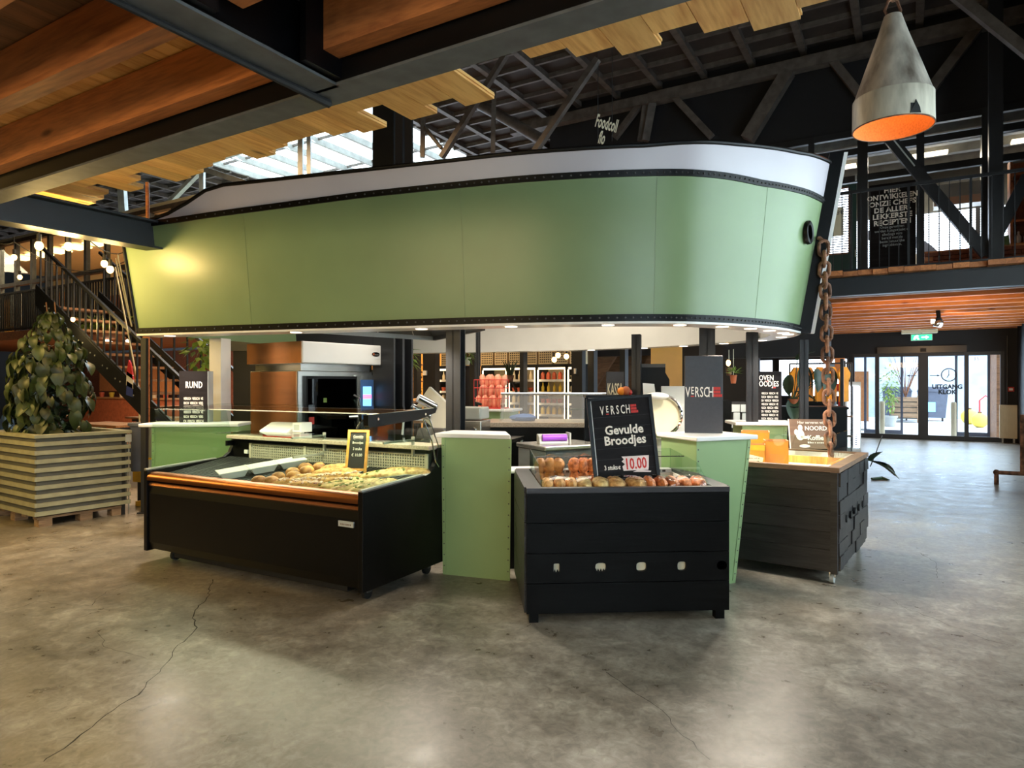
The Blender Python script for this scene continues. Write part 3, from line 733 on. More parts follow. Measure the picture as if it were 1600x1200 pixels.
MB().tube(pts2, .02, 8).build('shackle', 'rust', ch)

area('kiosk_fill', bw(-2.6, 7.4, 2.94), bw(-2.6, 7.4, 0), 3.6, 2.2, 55, (1.0, .90, .74))  # unseen area light added to brighten the kiosk interior
# ================================================================== GLASS DISPLAY COUNTER
CA = -math.atan2(.484, .875)
c0 = Vector((-3.21, 5.80, 0))
LEN = 2.49
def place(o, rz): return Matrix.Translation(o) @ Matrix.Rotation(rz, 4, 'Z')
CM = place(c0, CA)
dc = thing('display_counter', 'long black refrigerated display counter with glass guard and copper rail', 'display counter', c0, CA)
prof = [(0, .10), (1.0, .10), (1.0, 1.03), (.90, 1.03), (.885, .95), (.85, .885), (.79, .845), (.70, .83), (0, .80)]
for x0, x1 in ((0, .045), (LEN - .045, LEN)):
    MB().prism(prof, x0, x1).build('end_panel', 'black_panel', dc, bevel=.006)
    MB().bar(((x0 + x1) / 2, 0.0, .808), ((x0 + x1) / 2, .70, .838), .03, .012).build('edge_trim', 'stainless_dull', dc)
MB().prism([(.03, .12), (.06, .12), (.06, .66), (.03, .66), (.015, .60), (.015, .18)], .045, LEN - .045).build('front_panel', 'black_panel', dc)
MB().prism([(.0, .715), (.0, .742), (.012, .768), (.04, .782), (.09, .782), (.09, .715)], .045, LEN - .045).build('copper_bumper', 'copper_rail', dc, smooth=True)
MB().prism([(.015, .672), (.03, .69), (.07, .69), (.07, .66), (.03, .66)], .045, LEN - .045).build('lower_rail', 'brushed_warm', dc)
MB().box(.06, LEN - .06, .06, .96, .12, .20).build('bottom_pan', 'rubber', dc)
MB().box(.25, LEN - .25, .12, .85, .045, .12).build('undercarriage', 'rubber', dc)
for x in (.18, LEN - .12):
    for y in (.18, .90):
        w = MB().cyl((x - .015, y, .045), (x + .015, y, .045), .045, 16).build('caster', 'rubber', dc)
        MB().box(x - .03, x + .03, y - .02, y + .02, .05, .12).build('caster_fork', 'dark_grey', w)
# well: slatted deck plates, back grille, worktop
for k in range(10):
    x = .05 + k * .239; m = MB().prism([(.09, .735), (.85, .835), (.85, .845), (.09, .745)], x + .003, x + .236)
    for j in range(5): m.prism([(.10, .746), (.84, .843), (.84, .848), (.10, .751)], x + .03 + j * .042, x + .045 + j * .042)
    m.build('deck_plate', 'deck_black', dc)
MB().box(.05, LEN - .05, .875, .96, .12, 1.02).build('back_panel', 'black_panel', dc)
MB().box(.32, LEN - .06, .862, .872, .77, .985).build('grille_back', 'dark_grey', dc)
gr = MB(); x = .34
while x < LEN - .08: gr.box(x - .0055, x + .0055, .846, .856, .78, .975); x += .026
for k in range(9): gr.box(.34, LEN - .07, .846, .857, .785 + k * .0235 - .0045, .785 + k * .0235 + .0045)
gr.build('back_grille', 'mesh_beige', dc)
for x in (.34, 1.06, 1.75, LEN - .075): MB().box(x - .015, x + .015, .838, .85, .77, .985).build('grille_stile', 'mesh_beige', dc)
MB().box(.33, .44, .80, .86, .80, .83).build('deck_bracket', 'stainless_dull', dc)
MB().box(.24, .29, .852, .872, .88, .915).build('thermostat', 'white_gloss', dc)
MB().prism([(.80, 1.02), (1.05, 1.02), (1.05, 1.055), (.80, 1.055)], .045, LEN - .02).build('granite_worktop', 'granite', dc, bevel=.006)
# glass
G0, G1 = .79, 1.33
for a, b in ((.05, LEN * .535 - .002), (LEN * .535 + .002, LEN - .03)):
    MB().prism([(.035, G0), (.041, G0), (.056, G1), (.05, G1)], a, b).build('front_glass', 'case_glass', dc)
for x in (.028, LEN - .034):
    MB().prism([(.035, .81), (.70, .84), (.80, .87), (.86, .93), (.88, 1.04), (.80, G1), (.05, G1)], x, x + .006).build('side_glass', 'case_glass', dc)
MB().prism([(.02, G1 + .002), (.84, G1 + .025), (.84, G1 + .033), (.02, G1 + .010)], .01, LEN + .01).build('top_glass', 'case_glass', dc)
MB().prism([(.60, 1.315), (.68, 1.318), (.68, 1.350), (.60, 1.347)], .04, LEN - .04).build('canopy_rail', 'copper_rail', dc)
MB().prism([(.06, 1.245), (.62, 1.275), (.84, 1.32), (.86, 1.355), (.84, 1.357), (.04, 1.332), (.04, 1.26)], LEN - .03, LEN + .015).build('canopy_end', 'black_panel', dc)
MB().box(.06, LEN - .06, .606, .674, 1.306, 1.314).build('light_strip', 'strip_glow', dc)
MB().box(.35, LEN - .02, .45, .83, 1.10, 1.108).build('glass_shelf', 'case_glass', dc)
for x in (1.30, 2.28):
    MB().bar((x, .84, .96), (x, .84, 1.12), .02).build('shelf_post', 'stainless_dull', dc); MB().bar((x, .84, 1.095), (x, .47, 1.095), .016).build('shelf_arm', 'stainless_dull', dc)
MB().bar((1.28, .845, .93), (1.28, .50, .93), .018).build('price_rail_arm', 'stainless_dull', dc)
MB().box(.05, .075, .79, .87, .95, 1.0).build('corner_block', 'black_panel', dc)
MB().tube([(LEN + .0, .70, 1.27), (LEN + .005, .80, 1.10), (LEN + .005, .86, .92), (LEN + .003, .90, .88)], .006, 8).build('stay_rod', 'chrome', dc)
MB().tube([(LEN + .0, .78, 1.27), (LEN + .003, .90, 1.04)], .006, 8).build('stay_rod', 'chrome', dc)
for y in (.14, .70): MB().cyl((LEN + .012, y, 1.30 + .02 * y), (LEN + .022, y, 1.30 + .02 * y), .010, 10).build('bolt', 'chrome', dc)
b = MB().box(2.26, 2.40, .005, .016, .545, .585).build('maker_badge', 'light_grey', dc)
scribble(b, 2.28, 2.38, .557, .018, 'rim_wood', .005)
al = area('counter_strip_light', CM @ Vector((LEN / 2, .62, 1.30)), CM @ Vector((LEN / 2, .40, .70)), LEN - .2, .05, 13, (1.0, .86, .64))
al.rotation_euler = (0, 0, CA); al.rotation_euler.x = math.radians(-18)
def DKz(y): return .750 + (y - .09) * .1316
# --- food in the counter
def local(lx, ly, lz): return CM @ Vector((lx, ly, lz))
DTILT = math.atan(.1316)
tr = thing('white_serving_tray', 'long white plastic tray with three compartments lying in the glass counter', 'tray', local(.97, .45, DKz(.45)), CA + math.radians(62))
tr.rotation_euler = (Matrix.Rotation(CA, 4, 'Z') @ Matrix.Rotation(DTILT, 4, 'X') @ Matrix.Rotation(math.radians(62), 4, 'Z')).to_euler()
MB().box(-.36, .36, -.10, .10, .055, .062).build('rim', 'white_gloss', tr)
for k in range(3):
    x = -.24 + .24 * k; m = MB()
    q0 = [(x - .11, -.09), (x + .11, -.09), (x + .11, .09), (x - .11, .09)]; q1 = [(x - .08, -.06), (x + .08, -.06), (x + .08, .06), (x - .08, .06)]
    m.add([(a, b_, .056) for a, b_ in q0] + [(a, b_, 0) for a, b_ in q1], [(0, 1, 5, 4), (1, 2, 6, 5), (2, 3, 7, 6), (3, 0, 4, 7), (4, 5, 6, 7)]).build('compartment', 'white_gloss', tr)
for k in range(2):
    MB().box(-.12 + .24 * k - .004, -.12 + .24 * k + .004, -.1, .1, .062, .066).build('divider', 'white_gloss', tr)
roll_m = [MB().blob((0, 0, .03), .062, .052, .042, 14, 8, .03, flat=.03).mesh('bread_roll', 'bread_roll', True) for _ in range(3)]
rolls = [(1.30, .13), (1.42, .15), (1.36, .27), (1.47, .33), (1.36, .42), (1.44, .50), (1.34, .58), (1.46, .62)]
for k, (x, y) in enumerate(rolls):
    o = inst('bread_roll', roll_m[k % 3], None, local(x, y, DKz(y) - .004), (0, 0, random.random() * 6))
    tag(o, 'round browned bread roll lying in the glass counter', 'bread roll', 'bread rolls in the glass counter')
def loaf_mesh(L_, W_, H_, mat, top=None):
    m = MB(); rows = []
    n = 14
    for i in range(n + 1):
        t = -1 + 2 * i / n; w = W_ * math.sqrt(max(.02, 1 - abs(t) ** 3.2)); h = H_ * math.sqrt(max(.02, 1 - abs(t) ** 3.2)); r = []
        for k in range(9):
            a = math.pi * k / 8; r.append((t * L_, w * math.cos(a), h * math.sin(a) * random.uniform(.9, 1.12)))
        rows.append(r)
    m.grid(rows); return m.mesh('loaf', mat, True)
lm_ = [loaf_mesh(.20, .055, .05, 'bread') for _ in range(2)]; fm_ = [loaf_mesh(.215, .075, .040, 'flatbread') for _ in range(3)]
def topping(parent, mat, L_, W_, z, n, r=.016):
    m = MB()
    for _ in range(n):
        m.blob((random.uniform(-L_, L_), random.uniform(-W_, W_), z), r * random.uniform(.7, 1.4), r * random.uniform(.7, 1.4), r * .5, 6, 3, .2)
    o = m.build('topping', mat, parent); o['kind'] = 'stuff'
foods = [('filled_loaf', lm_, 'ham_topping', 1.62, .20, 25, 'oval filled loaf with ham and cheese on top in the glass counter', 'loaf'),
         ('filled_loaf', lm_, 'ham_topping', 1.66, .34, 22, None, 'loaf'), ('filled_loaf', lm_, None, 1.70, .55, 24, None, 'loaf'), ('filled_loaf', lm_, None, 1.66, .68, 26, None, 'loaf'),
         ('filled_loaf', lm_, 'ham_topping', 1.86, .44, 30, None, 'loaf'), ('filled_loaf', lm_, 'ham_topping', 1.92, .30, 22, None, 'loaf'), ('filled_loaf', lm_, 'ham_topping', 1.80, .16, 12, None, 'loaf'),
         ('flatbread', fm_, 'herb_topping', 2.00, .28, 62, None, 'flatbread'), ('flatbread', fm_, 'herb_topping', 2.16, .30, 66, None, 'flatbread'),
         ('flatbread', fm_, 'herb_topping', 2.31, .32, 72, None, 'flatbread'), ('flatbread', fm_, 'herb_topping', 2.16, .64, 40, None, 'flatbread'), ('flatbread', fm_, None, 2.28, .76, 8, None, 'flatbread')]
for k, (nm, ms, tp, x, y, ang, lab, cat) in enumerate(foods):
    t = thing(nm, 'long flat golden bread sprinkled with herbs lying in the glass counter' if (nm == 'flatbread' and tp) else 'plain flat bread at the back of the glass counter beside the end panel' if nm == 'flatbread'
              else 'oval filled loaf with ham and cheese on top in the glass counter' if tp else 'plain oval golden loaf near the grille in the glass counter', cat, local(x, y, DKz(y) + .002), CA + math.radians(ang),
              {'filled_loaf': 'ham and cheese loaves in the glass counter' if tp else 'plain loaves in the glass counter', 'flatbread': 'herb flatbreads in the glass counter' if tp else None}[nm])
    t.rotation_euler = (Matrix.Rotation(CA, 4, 'Z') @ Matrix.Rotation(DTILT, 4, 'X') @ Matrix.Rotation(math.radians(ang), 4, 'Z')).to_euler()
    inst('crust', ms[k % len(ms)], t)
    MB().box(-.21, .21, -.075, .075, -.004, .003).build('paper_sheet', 'paper_tray', t)
    if tp: topping(t, tp, .15, .03, .045 if nm == 'filled_loaf' else .032, 22)
# chalk price sign
cs = thing('chalk_price_sign', 'small chalk price sign in light wooden frame standing among the loaves', 'sign', local(1.86, .62, DKz(.62)), CA + math.radians(22))
TL = Matrix.Rotation(math.radians(-14), 4, 'X')
MB().box(-.075, .075, .004, .010, .02, .34, TL).build('chalkboard', 'chalkboard', cs)
for bx_ in ((-.09, -.07, 0, .36), (.07, .09, 0, .36), (-.07, .07, .02, .04), (-.07, .07, .34, .36)):
    MB().box(bx_[0], bx_[1], -.004, .016, bx_[2], bx_[3], TL).build('frame_rail', 'frame_wood', cs)
MB().bar((0, .085, .28), (0, .17, 0), .02, .01).build('prop_leg', 'frame_wood', cs)
for k, (tx, sz) in enumerate((('Gevulde', .030), ('Broodjes', .030), ('3 stuks', .032), ('€ 10,00', .034))):
    z = .295 - k * .052; v = TL @ Vector((0, .001, z)); lettering(tx, 'text_white', sz, cs, v, (math.radians(90 - 14) , 0, 0), sx=.85, depth=.0005)
# label printing scale on the counter's worktop
sc_ = thing('counter_scale', 'white counter scale with red base on the granite worktop', 'scale', local(.72, .93, 1.055), CA)
MB().box(-.20, .20, -.10, .10, 0, .025).build('base', 'red_plastic', sc_, bevel=.005)
MB().prism([(-.12, .025), (.10, .025), (.10, .13), (.02, .13), (-.12, .06)], -.22, .14).build('body', 'white_gloss', sc_, bevel=.008)
MB().box(.15, .26, -.06, .08, .05, .14).build('display_head', 'white_gloss', sc_, bevel=.006)
MB().box(.17, .24, -.062, -.06, .07, .12).build('display', 'light_grey', sc_)

# ================================================================== GREEN PODIUMS
def podium(name_label, loc, rz, w, d_, h, taper=(0, 0), slab=(.05, .05, .05, .03), depth_taper=0, back_in=(0, 0)):
    """tapering hull-shaped podium; local y points away from the viewer side"""
    t = thing('green_podium', name_label, 'podium', loc, rz)
    x0, x1 = -w / 2, w / 2; b0, b1 = x0 + taper[0], x1 - taper[1]
    top = h - .035
    kl, kr = back_in
    m = MB(); m.add([(b0, depth_taper, .0), (b1, depth_taper, .0), (b1 - kr, d_, .0), (b0 + kl, d_, .0), (x0, 0, top), (x1, 0, top), (x1 - kr, d_, top), (x0 + kl, d_, top)],
                    [(3, 2, 1, 0), (4, 5, 6, 7), (0, 1, 5, 4), (1, 2, 6, 5), (2, 3, 7, 6), (3, 0, 4, 7)])
    m.build('body', 'podium_green', t)
    for s, (ta, tb) in ((0, (x0, b0)), (1, (x1, b1))):
        e = .03 if s == 0 else -.03
        MB().add([(tb, depth_taper - .004, .02), (tb + e, depth_taper - .004, .02), (ta + e, -.004, top - .01), (ta, -.004, top - .01),
                  (tb, depth_taper + .002, .02), (tb + e, depth_taper + .002, .02), (ta + e, .002, top - .01), (ta, .002, top - .01)],
                 [(0, 1, 2, 3), (7, 6, 5, 4), (0, 4, 5, 1), (3, 2, 6, 7), (1, 5, 6, 2), (0, 3, 7, 4)]).build('corner_strip', 'podium_green', t)
        rv = MB()
        for k in range(12):
            f = (k + .5) / 12; x = tb + (ta - tb) * f + e / 2; rv.blob((x, depth_taper * (1 - f) - .006, .03 + f * (top - .05)), .006, .004, .006, 6, 3)
        o = rv.build('rivets', 'planter_box', t); o['kind'] = 'stuff'
    MB().prism([(x0 - slab[0], -slab[2]), (x1 + slab[1], -slab[2]), (x1 + slab[1] - kr, d_ + slab[3]), (x0 - slab[0] + kl, d_ + slab[3])], top, h, 'xy').build('white_top', 'white_gloss', t, bevel=.008)
    return t
a_ = G(690, 897); b_ = G(799, 908); cen = (a_ + b_) / 2
podium('pale green riveted podium with white top between the glass counter and the black freezer', (cen.x, cen.y, 0), math.atan2(b_.y - a_.y, b_.x - a_.x), (b_ - a_).length, .34, 1.15, (.012, .012), (.055, .0, .02, .02), back_in=(0, .17))
a_ = G(1087, 683, 1.15); b_ = G(1171, 680, 1.15); a_.z = b_.z = 0; cen = (a_ + b_) / 2
p2 = podium('tapering pale green podium carrying the tall graphite brand panel', (cen.x + .02, cen.y + .04, 0), math.atan2(b_.y - a_.y, b_.x - a_.x) - .0, (b_ - a_).length * 1.02, .46, 1.15, (.0, .15), (.02, .05, .03, .04))
a_ = G(1166, 659, 1.15); b_ = G(1224, 660, 1.15); a_.z = b_.z = 0; cen = (a_ + b_) / 2
podium('pale green podium carrying the dark box lettered with oven snacks', (cen.x, cen.y, 0), math.radians(-5), .46, .4, 1.15, (.0, .04), (.08, .12, .04, .04))
a_ = G(238, 664, 1.15); b_ = G(368, 659.5, 1.15)
podium('pale green podium behind the glass counter carrying the dark butcher box', ((a_.x + b_.x) / 2, 6.75, 0), math.radians(4), .86, .36, 1.15, (.0, .0), (.12, .0, .03, .03))

# ================================================================== BLACK WOODEN FREEZERS
def pack(parent_loc, rz, w, d_, h, mat, label, group, n=3, cat='food pack', film=True):
    t = thing('food_pack', label, cat, parent_loc, rz, group)
    for k in range(n):
        x = -w / 2 + w * (k + .5) / n
        MB().blob((x, 0, h * .52), w / n * .52, d_ * .46, h * .48, 12, 7, .09, flat=h * .42).build('pastry', mat, t, smooth=True)
    MB().box(-w / 2 - .01, w / 2 + .01, -d_ / 2 - .01, d_ / 2 + .01, 0, .008).build('tray_base', 'paper_tray', t)
    if film: MB().blob((0, 0, h * .45), w * .60, d_ * .60, h * .64, 16, 8, .04, flat=h * .45).build('plastic_film', 'thin_plastic', t, smooth=True)
    return t
f1a = G(824, 976); f1b = G(1133, 968); f1r = math.atan2(f1b.y - f1a.y, f1b.x - f1a.x)
f1r = math.radians(3.6)
FW, FD, FH = 1.335, 1.02, .878
f1o = Vector((f1a.x - .005, f1a.y, 0)); F1 = place(f1o, f1r)
fz = thing('wooden_chest_freezer', 'square black plank-clad chest freezer with the framed price poster and pastry packs', 'freezer', f1o, f1r)
zb = [.07, .235, .41, .585, .835]
zb = [.065, .262, .455, .652, .845]
for k in range(4):
    if k == 1:
        holes = [oval(.215 + i * .268 - .02 * (i == 0), .36, (.020, .036, .034, .030, .034)[i], .030, sq=(6, 3, 3, 3, 2.4)[i]) for i in range(5)]
        outer = [(.0, zb[k] + .002), (FW, zb[k] + .002), (FW, zb[k + 1] - .003), (0, zb[k + 1] - .003)]
        plate_holes(outer, holes, 0, .022, 'plank', 'charred_black', fz)
    else: MB().box(0, FW, -.002 * (k % 2), .022, zb[k] + .002, zb[k + 1] - .003).build('plank', 'charred_black', fz)
    MB().box(-.012, FW * 0 + .012, .03, FD, zb[k] + .002, zb[k + 1] - .003).build('side_plank', 'charred', fz)
    MB().box(FW - .012, FW + .012, .03, FD, zb[k] + .002, zb[k + 1] - .003).build('side_plank', 'charred_black', fz)
    MB().box(0, FW, FD - .02, FD, zb[k] + .002, zb[k + 1] - .003).build('plank', 'charred_black', fz)
MB().box(.08, FW - .28, .026, .03, .29, .44).build('cream_backing', 'cream', fz)
for x in (.20, .468):      # toothed dark cut-out edges inside two of the holes
    m = MB()
    for j in range(5): m.prism([(x - .04 + j * .017, .325), (x - .023 + j * .017, .325), (x - .031 + j * .017, .348)], .020, .025, 'xz')
    m.build('tooth_cutout', 'charred_black', fz)
for x in (.02, FW - .08):
    for y in (.03, FD - .10): MB().box(x, x + .06, y, y + .06, 0, .07).build('leg', 'charred_black', fz)
MB().box(.03, FW - .03, .03, FD - .03, .075, .10).build('bottom_board', 'charred_black', fz)
rimw = .10
for (x0, x1, y0, y1) in ((0, FW, -.01, .045), (0, FW, FD - .06, FD), (-.012, .10, .045, FD - .06), (FW - .10, FW + .012, .045, FD - .06)):
    MB().box(x0, x1, y0, y1, .845, FH).build('rim_board', 'graphite_panel', fz)
for (x0, x1, y0, y1) in ((.1, FW - .1, .045, .055), (.1, FW - .1, FD - .07, FD - .06), (.1, .11, .055, FD - .07), (FW - .11, FW - .1, .055, FD - .07)):
    MB().box(x0, x1, y0, y1, .70, .855).build('liner_wall', 'white_paint', fz)
MB().box(.1, FW - .1, .05, FD - .06, .70, .71).build('liner_floor', 'white_paint', fz)
MB().box(.12, FW - .12, FD - .16, FD - .07, .855, .885).build('vent_ledge', 'light_grey', fz)
for k in range(26): MB().box(.14 + k * .04, .165 + k * .04, FD - .163, FD - .159, .862, .878).build('vent_slot', 'rubber', fz)
gl_ = [(.12, .845, .05, .845, 1.02)]
for x in (.105, FW - .11): MB().prism([(.05, .86), (FD - .08, .86), (FD - .08, 1.04), (.30, 1.0)], x, x + .006).build('glass_guard', 'case_glass', fz)
MB().box(.105, FW - .105, FD - .085, FD - .079, .86, 1.04).build('glass_guard', 'case_glass', fz)
MB().bar((.10, .62, 1.01), (FW - .10, .62, 1.01), .008).build('glass_rail', 'chrome', fz)
mats = ['bread', 'flatbread', 'bread', 'meat', 'meat', 'flatbread']
labs = ['clear pack of pale loaves in the black chest freezer', 'clear pack of cheese flatbreads in the black chest freezer', 'clear bag of pale round loaves before the price poster', 'clear pack of orange-brown filled rolls in the chest freezer', 'clear pack of brown meat rolls at the right rim of the chest freezer', None]
for k, (x, w, mt, n) in enumerate(((.24, .24, 'bread', 3), (.46, .24, 'flatbread', 2), (.69, .30, 'bread', 2), (.93, .24, 'meat', 3), (1.14, .20, 'meat', 2))):
    pack(F1 @ Vector((x, .20, .815)), f1r, w, .26, .105, mt, labs[k], None, n)
for k, x in enumerate((.22, .44, .66, .90, 1.12)):
    pack(F1 @ Vector((x, .50, .715)), f1r, .2, .26, .09, ('meat', 'bread', 'flatbread')[k % 3], 'clear food pack lying deep inside the black chest freezer behind the poster', 'packs deep in the chest freezer', 2)
for k, (x, lab) in enumerate(((.24, 'upright clear bag of mixed rolls leaning at the left rear rim of the chest freezer'), (.50, 'upright clear bag of orange-brown rolls behind the chest freezer glass'))):
    t = thing('bag_of_rolls', lab, 'food bag', F1 @ Vector((x, FD - .26, .72)), f1r)
    for j in range(6): MB().blob((-.07 + .07 * (j % 3), .0, .08 + .10 * (j // 3) + .03), .05, .05, .06, 10, 6, .12).build('roll', 'meat' if k else 'bread_roll', t, smooth=True)
    MB().blob((0, 0, .14), .15, .07, .155, 14, 8, .05, flat=.138).build('plastic_bag', 'thin_plastic', t, smooth=True)
# framed poster
ps = thing('framed_price_poster', 'black framed wood-grain price poster for filled rolls standing in the chest freezer', 'poster', F1 @ Vector((.525, .34, .842)), f1r - math.radians(1.5))
ps.rotation_euler.y = math.radians(-4.2)
PW, PH = .430, .60
TP = Matrix.Rotation(math.radians(-9), 4, 'X')
MB().box(-.005, PW + .005, 0, .014, 0, PH, TP).build('poster_sheet', 'poster_black', ps)
for j in range(7):
    MB().box(.0, PW, -.0008, .0, .02 + j * .075, .0215 + j * .075, TP).build('board_line', 'charred', ps)
for (x0, x1, z0, z1) in ((-.018, .006, -.02, PH + .012), (PW - .006, PW + .018, -.02, PH + .012), (-.018, PW + .018, -.02, .004), (-.018, PW + .018, PH - .008, PH + .012)):
    MB().box(x0, x1, -.014, .020, z0, z1, TP).build('frame_rail', 'black_panel', ps)
MB().box(.006, .012, -.005, .0, .004, PH - .008, TP).build('mount_edge', 'text_white', ps)
def tletter(txt, mat, size, x, z, par, TM, tilt, y=-.003, **kw): return lettering(txt, mat, size, par, TM @ Vector((x, y, z)), (math.radians(90 + tilt), 0, 0), **kw)
def brand(par, TM, tilt, x, z, h, y=-.003, st=.60):
    """the stall's word mark: tall condensed letters, small raised E with red bar, red block of three tiny lines"""
    s = h / .70
    for k, ch_ in enumerate('VERSCH'):
        cx = x + k * h * st
        if ch_ == 'E':
            tletter('E', 'text_white', s * .74, cx, z + h * .27, par, TM, tilt, y, sx=.56, bold=.0008, depth=.0006)
            MB().box(cx - h * .16, cx + h * .16, y - .0006, y, z, z + h * .10, TM).build('red_bar', 'text_red', par)
        else: tletter(ch_, 'text_white', s, cx, z, par, TM, tilt, y, sx=.52, bold=.0008, depth=.0006)
    bx0 = x + 5.55 * h * st
    for j, tx in enumerate(('FOOD', 'FOOD', 'STORE')):
        m = MB(); nl = 4 if j < 2 else 5
        for q_ in range(nl): m.box(bx0 + h * .17 * q_, bx0 + h * (.17 * q_ + .145), y - .0006, y, z + h * (.70 - .35 * j), z + h * (.98 - .35 * j), TM)
        m.build('red_mark', 'text_red', par)
brand(ps, TP, -9, .085, .488, .062)
tletter('Gevulde\nBroodjes', 'text_white', .088, PW * .53, .345, ps, TP, -9, sx=.93, bold=.0022, line=.84)
tletter('3 stuks', 'text_white', .046, .108, .098, ps, TP, -9, sx=.72, bold=.0008)
tletter('€', 'text_white', .03, .168, .098, ps, TP, -9, sx=.9, bold=.0008)
mk('brush_white', (240, 224, 222), 0.7)
mm = MB().prism([(.195, .085), (.37, .078), (.375, .098), (.385, .18), (.19, .185), (.205, .165), (.188, .15), (.21, .13), (.19, .115)], -.0022, -.001, 'xz')
mm.v = [tuple(TP @ Vector(v)) for v in mm.v]; mm.build('paint_stroke', 'brush_white', ps)
mm = MB().prism([(.26, .072), (.385, .062), (.39, .07), (.30, .084)], -.0022, -.001, 'xz'); mm.v = [tuple(TP @ Vector(v)) for v in mm.v]; mm.build('paint_stroke', 'brush_white', ps)
tletter('10.00', 'text_red', .108, .285, .094, ps, TP, -9, sx=.66, bold=.0022)

# second freezer, right, with shingled end and wooden rim
f2c = G(1308, 914); ux = Vector((.81, -.587)); rz2 = math.atan2(ux.y, ux.x)
W2, D2, H2 = 1.12, 1.42, .904
f2o = Vector((f2c.x - ux.x * W2, f2c.y - ux.y * W2, 0)); F2 = place(f2o, rz2)
f2 = thing('rolling_chest_freezer', 'black plank-clad chest freezer on casters with orange boxes and the coffee sign', 'freezer', f2o, rz2)
z2 = [.09, .26, .40, .565, .715, .862]
for k in range(5):
    MB().box(0, W2 - .02, .003 * (k % 2), .025, z2[k] + .001, z2[k + 1] - .002).build('plank', 'charred', f2)
    MB().box(0, .02, .025, D2, z2[k] + .001, z2[k + 1] - .002).build('side_plank', 'charred', f2)
    MB().box(0, W2, D2 - .02, D2, z2[k] + .001, z2[k + 1] - .002).build('plank', 'charred', f2)
MB().box(W2 - .045, W2 + .004, -.012, .03, .08, .87).build('corner_post', 'charred', f2)
for x, y in ((W2 - .04, .04), (.06, .04), (W2 - .05, D2 - .08), (.06, D2 - .08)):
    w = MB().cyl((x - .014, y, .04), (x + .014, y, .04), .04, 16).build('caster', 'light_grey', f2); MB().box(x - .022, x + .022, y - .015, y + .03, .045, .09).build('caster_fork', 'stainless', w)
MB().box(.03, W2 - .03, .03, D2 - .03, .085, .11).build('bottom_board', 'charred', f2)
# end face: shingle blocks of uneven depth
MB().box(W2 - .02, W2 - .004, .03, D2, .09, .862).build('end_backing', 'charred_black', f2)
rows_ = 7
for r in range(rows_):
    z0 = .10 + r * (.76 / rows_); y = .035 + (.0 if r % 2 else -.05)
    while y < D2 - .01:
        w = random.uniform(.14, .23); y0 = max(.032, y); y1 = min(D2, y + w - .004)
        if y1 - y0 > .03:
            t_ = random.uniform(.004, .022); sh = random.uniform(-.02, .02)
            if r == 3 and False: pass
            MB().add([(W2 - .004, y0, z0), (W2 - .004, y1, z0), (W2 - .004, y1 + sh, z0 + .105), (W2 - .004, y0 + sh, z0 + .105),
                      (W2 + t_, y0, z0), (W2 + t_ + .004, y1, z0), (W2 + t_ + .004, y1 + sh, z0 + .105), (W2 + t_, y0 + sh, z0 + .105)],
                     [(3, 2, 1, 0), (4, 5, 6, 7), (0, 1, 5, 4), (1, 2, 6, 5), (2, 3, 7, 6), (3, 0, 4, 7)]).build('shingle', 'charred', f2)
        y += w
for k in range(5):
    MB().cyl((W2 + .012, .24 + k * .2, .475), (W2 + .034, .24 + k * .2, .475), .030, 14).build('vent_plug', 'rubber', f2)
for (x0, x1, y0, y1) in ((-.01, W2 + .02, -.02, .05), (-.01, W2 + .02, D2 - .06, D2 + .01), (0, .08, .05, D2 - .06), (W2 - .07, W2 + .02, .05, D2 - .06)):
    MB().box(x0, x1, y0, y1, .866, H2).build('rim_board', 'rim_wood', f2)
for (x0, x1, y0, y1) in ((.08, W2 - .07, .05, .06), (.08, W2 - .07, D2 - .07, D2 - .06), (.08, .09, .06, D2 - .07), (W2 - .08, W2 - .07, .06, D2 - .07)):
    MB().box(x0, x1, y0, y1, .74, .89).build('liner_wall', 'white_paint', f2)
MB().box(.08, W2 - .07, .05, D2 - .06, .80, .81).build('liner_floor', 'white_gloss', f2)
MB().box(.10, W2 - .10, 1.02, 1.06, .81, .875).build('wooden_divider', 'frame_wood', f2)
MB().prism([(.10, .90), (1.30, .90), (1.30, 1.13), (.55, 1.13)], W2 - .10, W2 - .094).build('glass_guard', 'case_glass', f2)
MB().prism([(.05, .90), (.056, .90), (.30, 1.12), (.294, 1.12)], .5, W2 - .10).build('glass_guard', 'case_glass', f2)
fr_ = MB()
for j in range(7):
    y = .35 + j * .13; fr_.prism([(y, .93), (y + .05, 1.03), (y + .10, .93), (y + .11, .945), (y + .05, 1.055), (y - .01, .945)], W2 - .0938, W2 - .0932)
fr_.build('engraved_frieze', 'thin_plastic', f2)
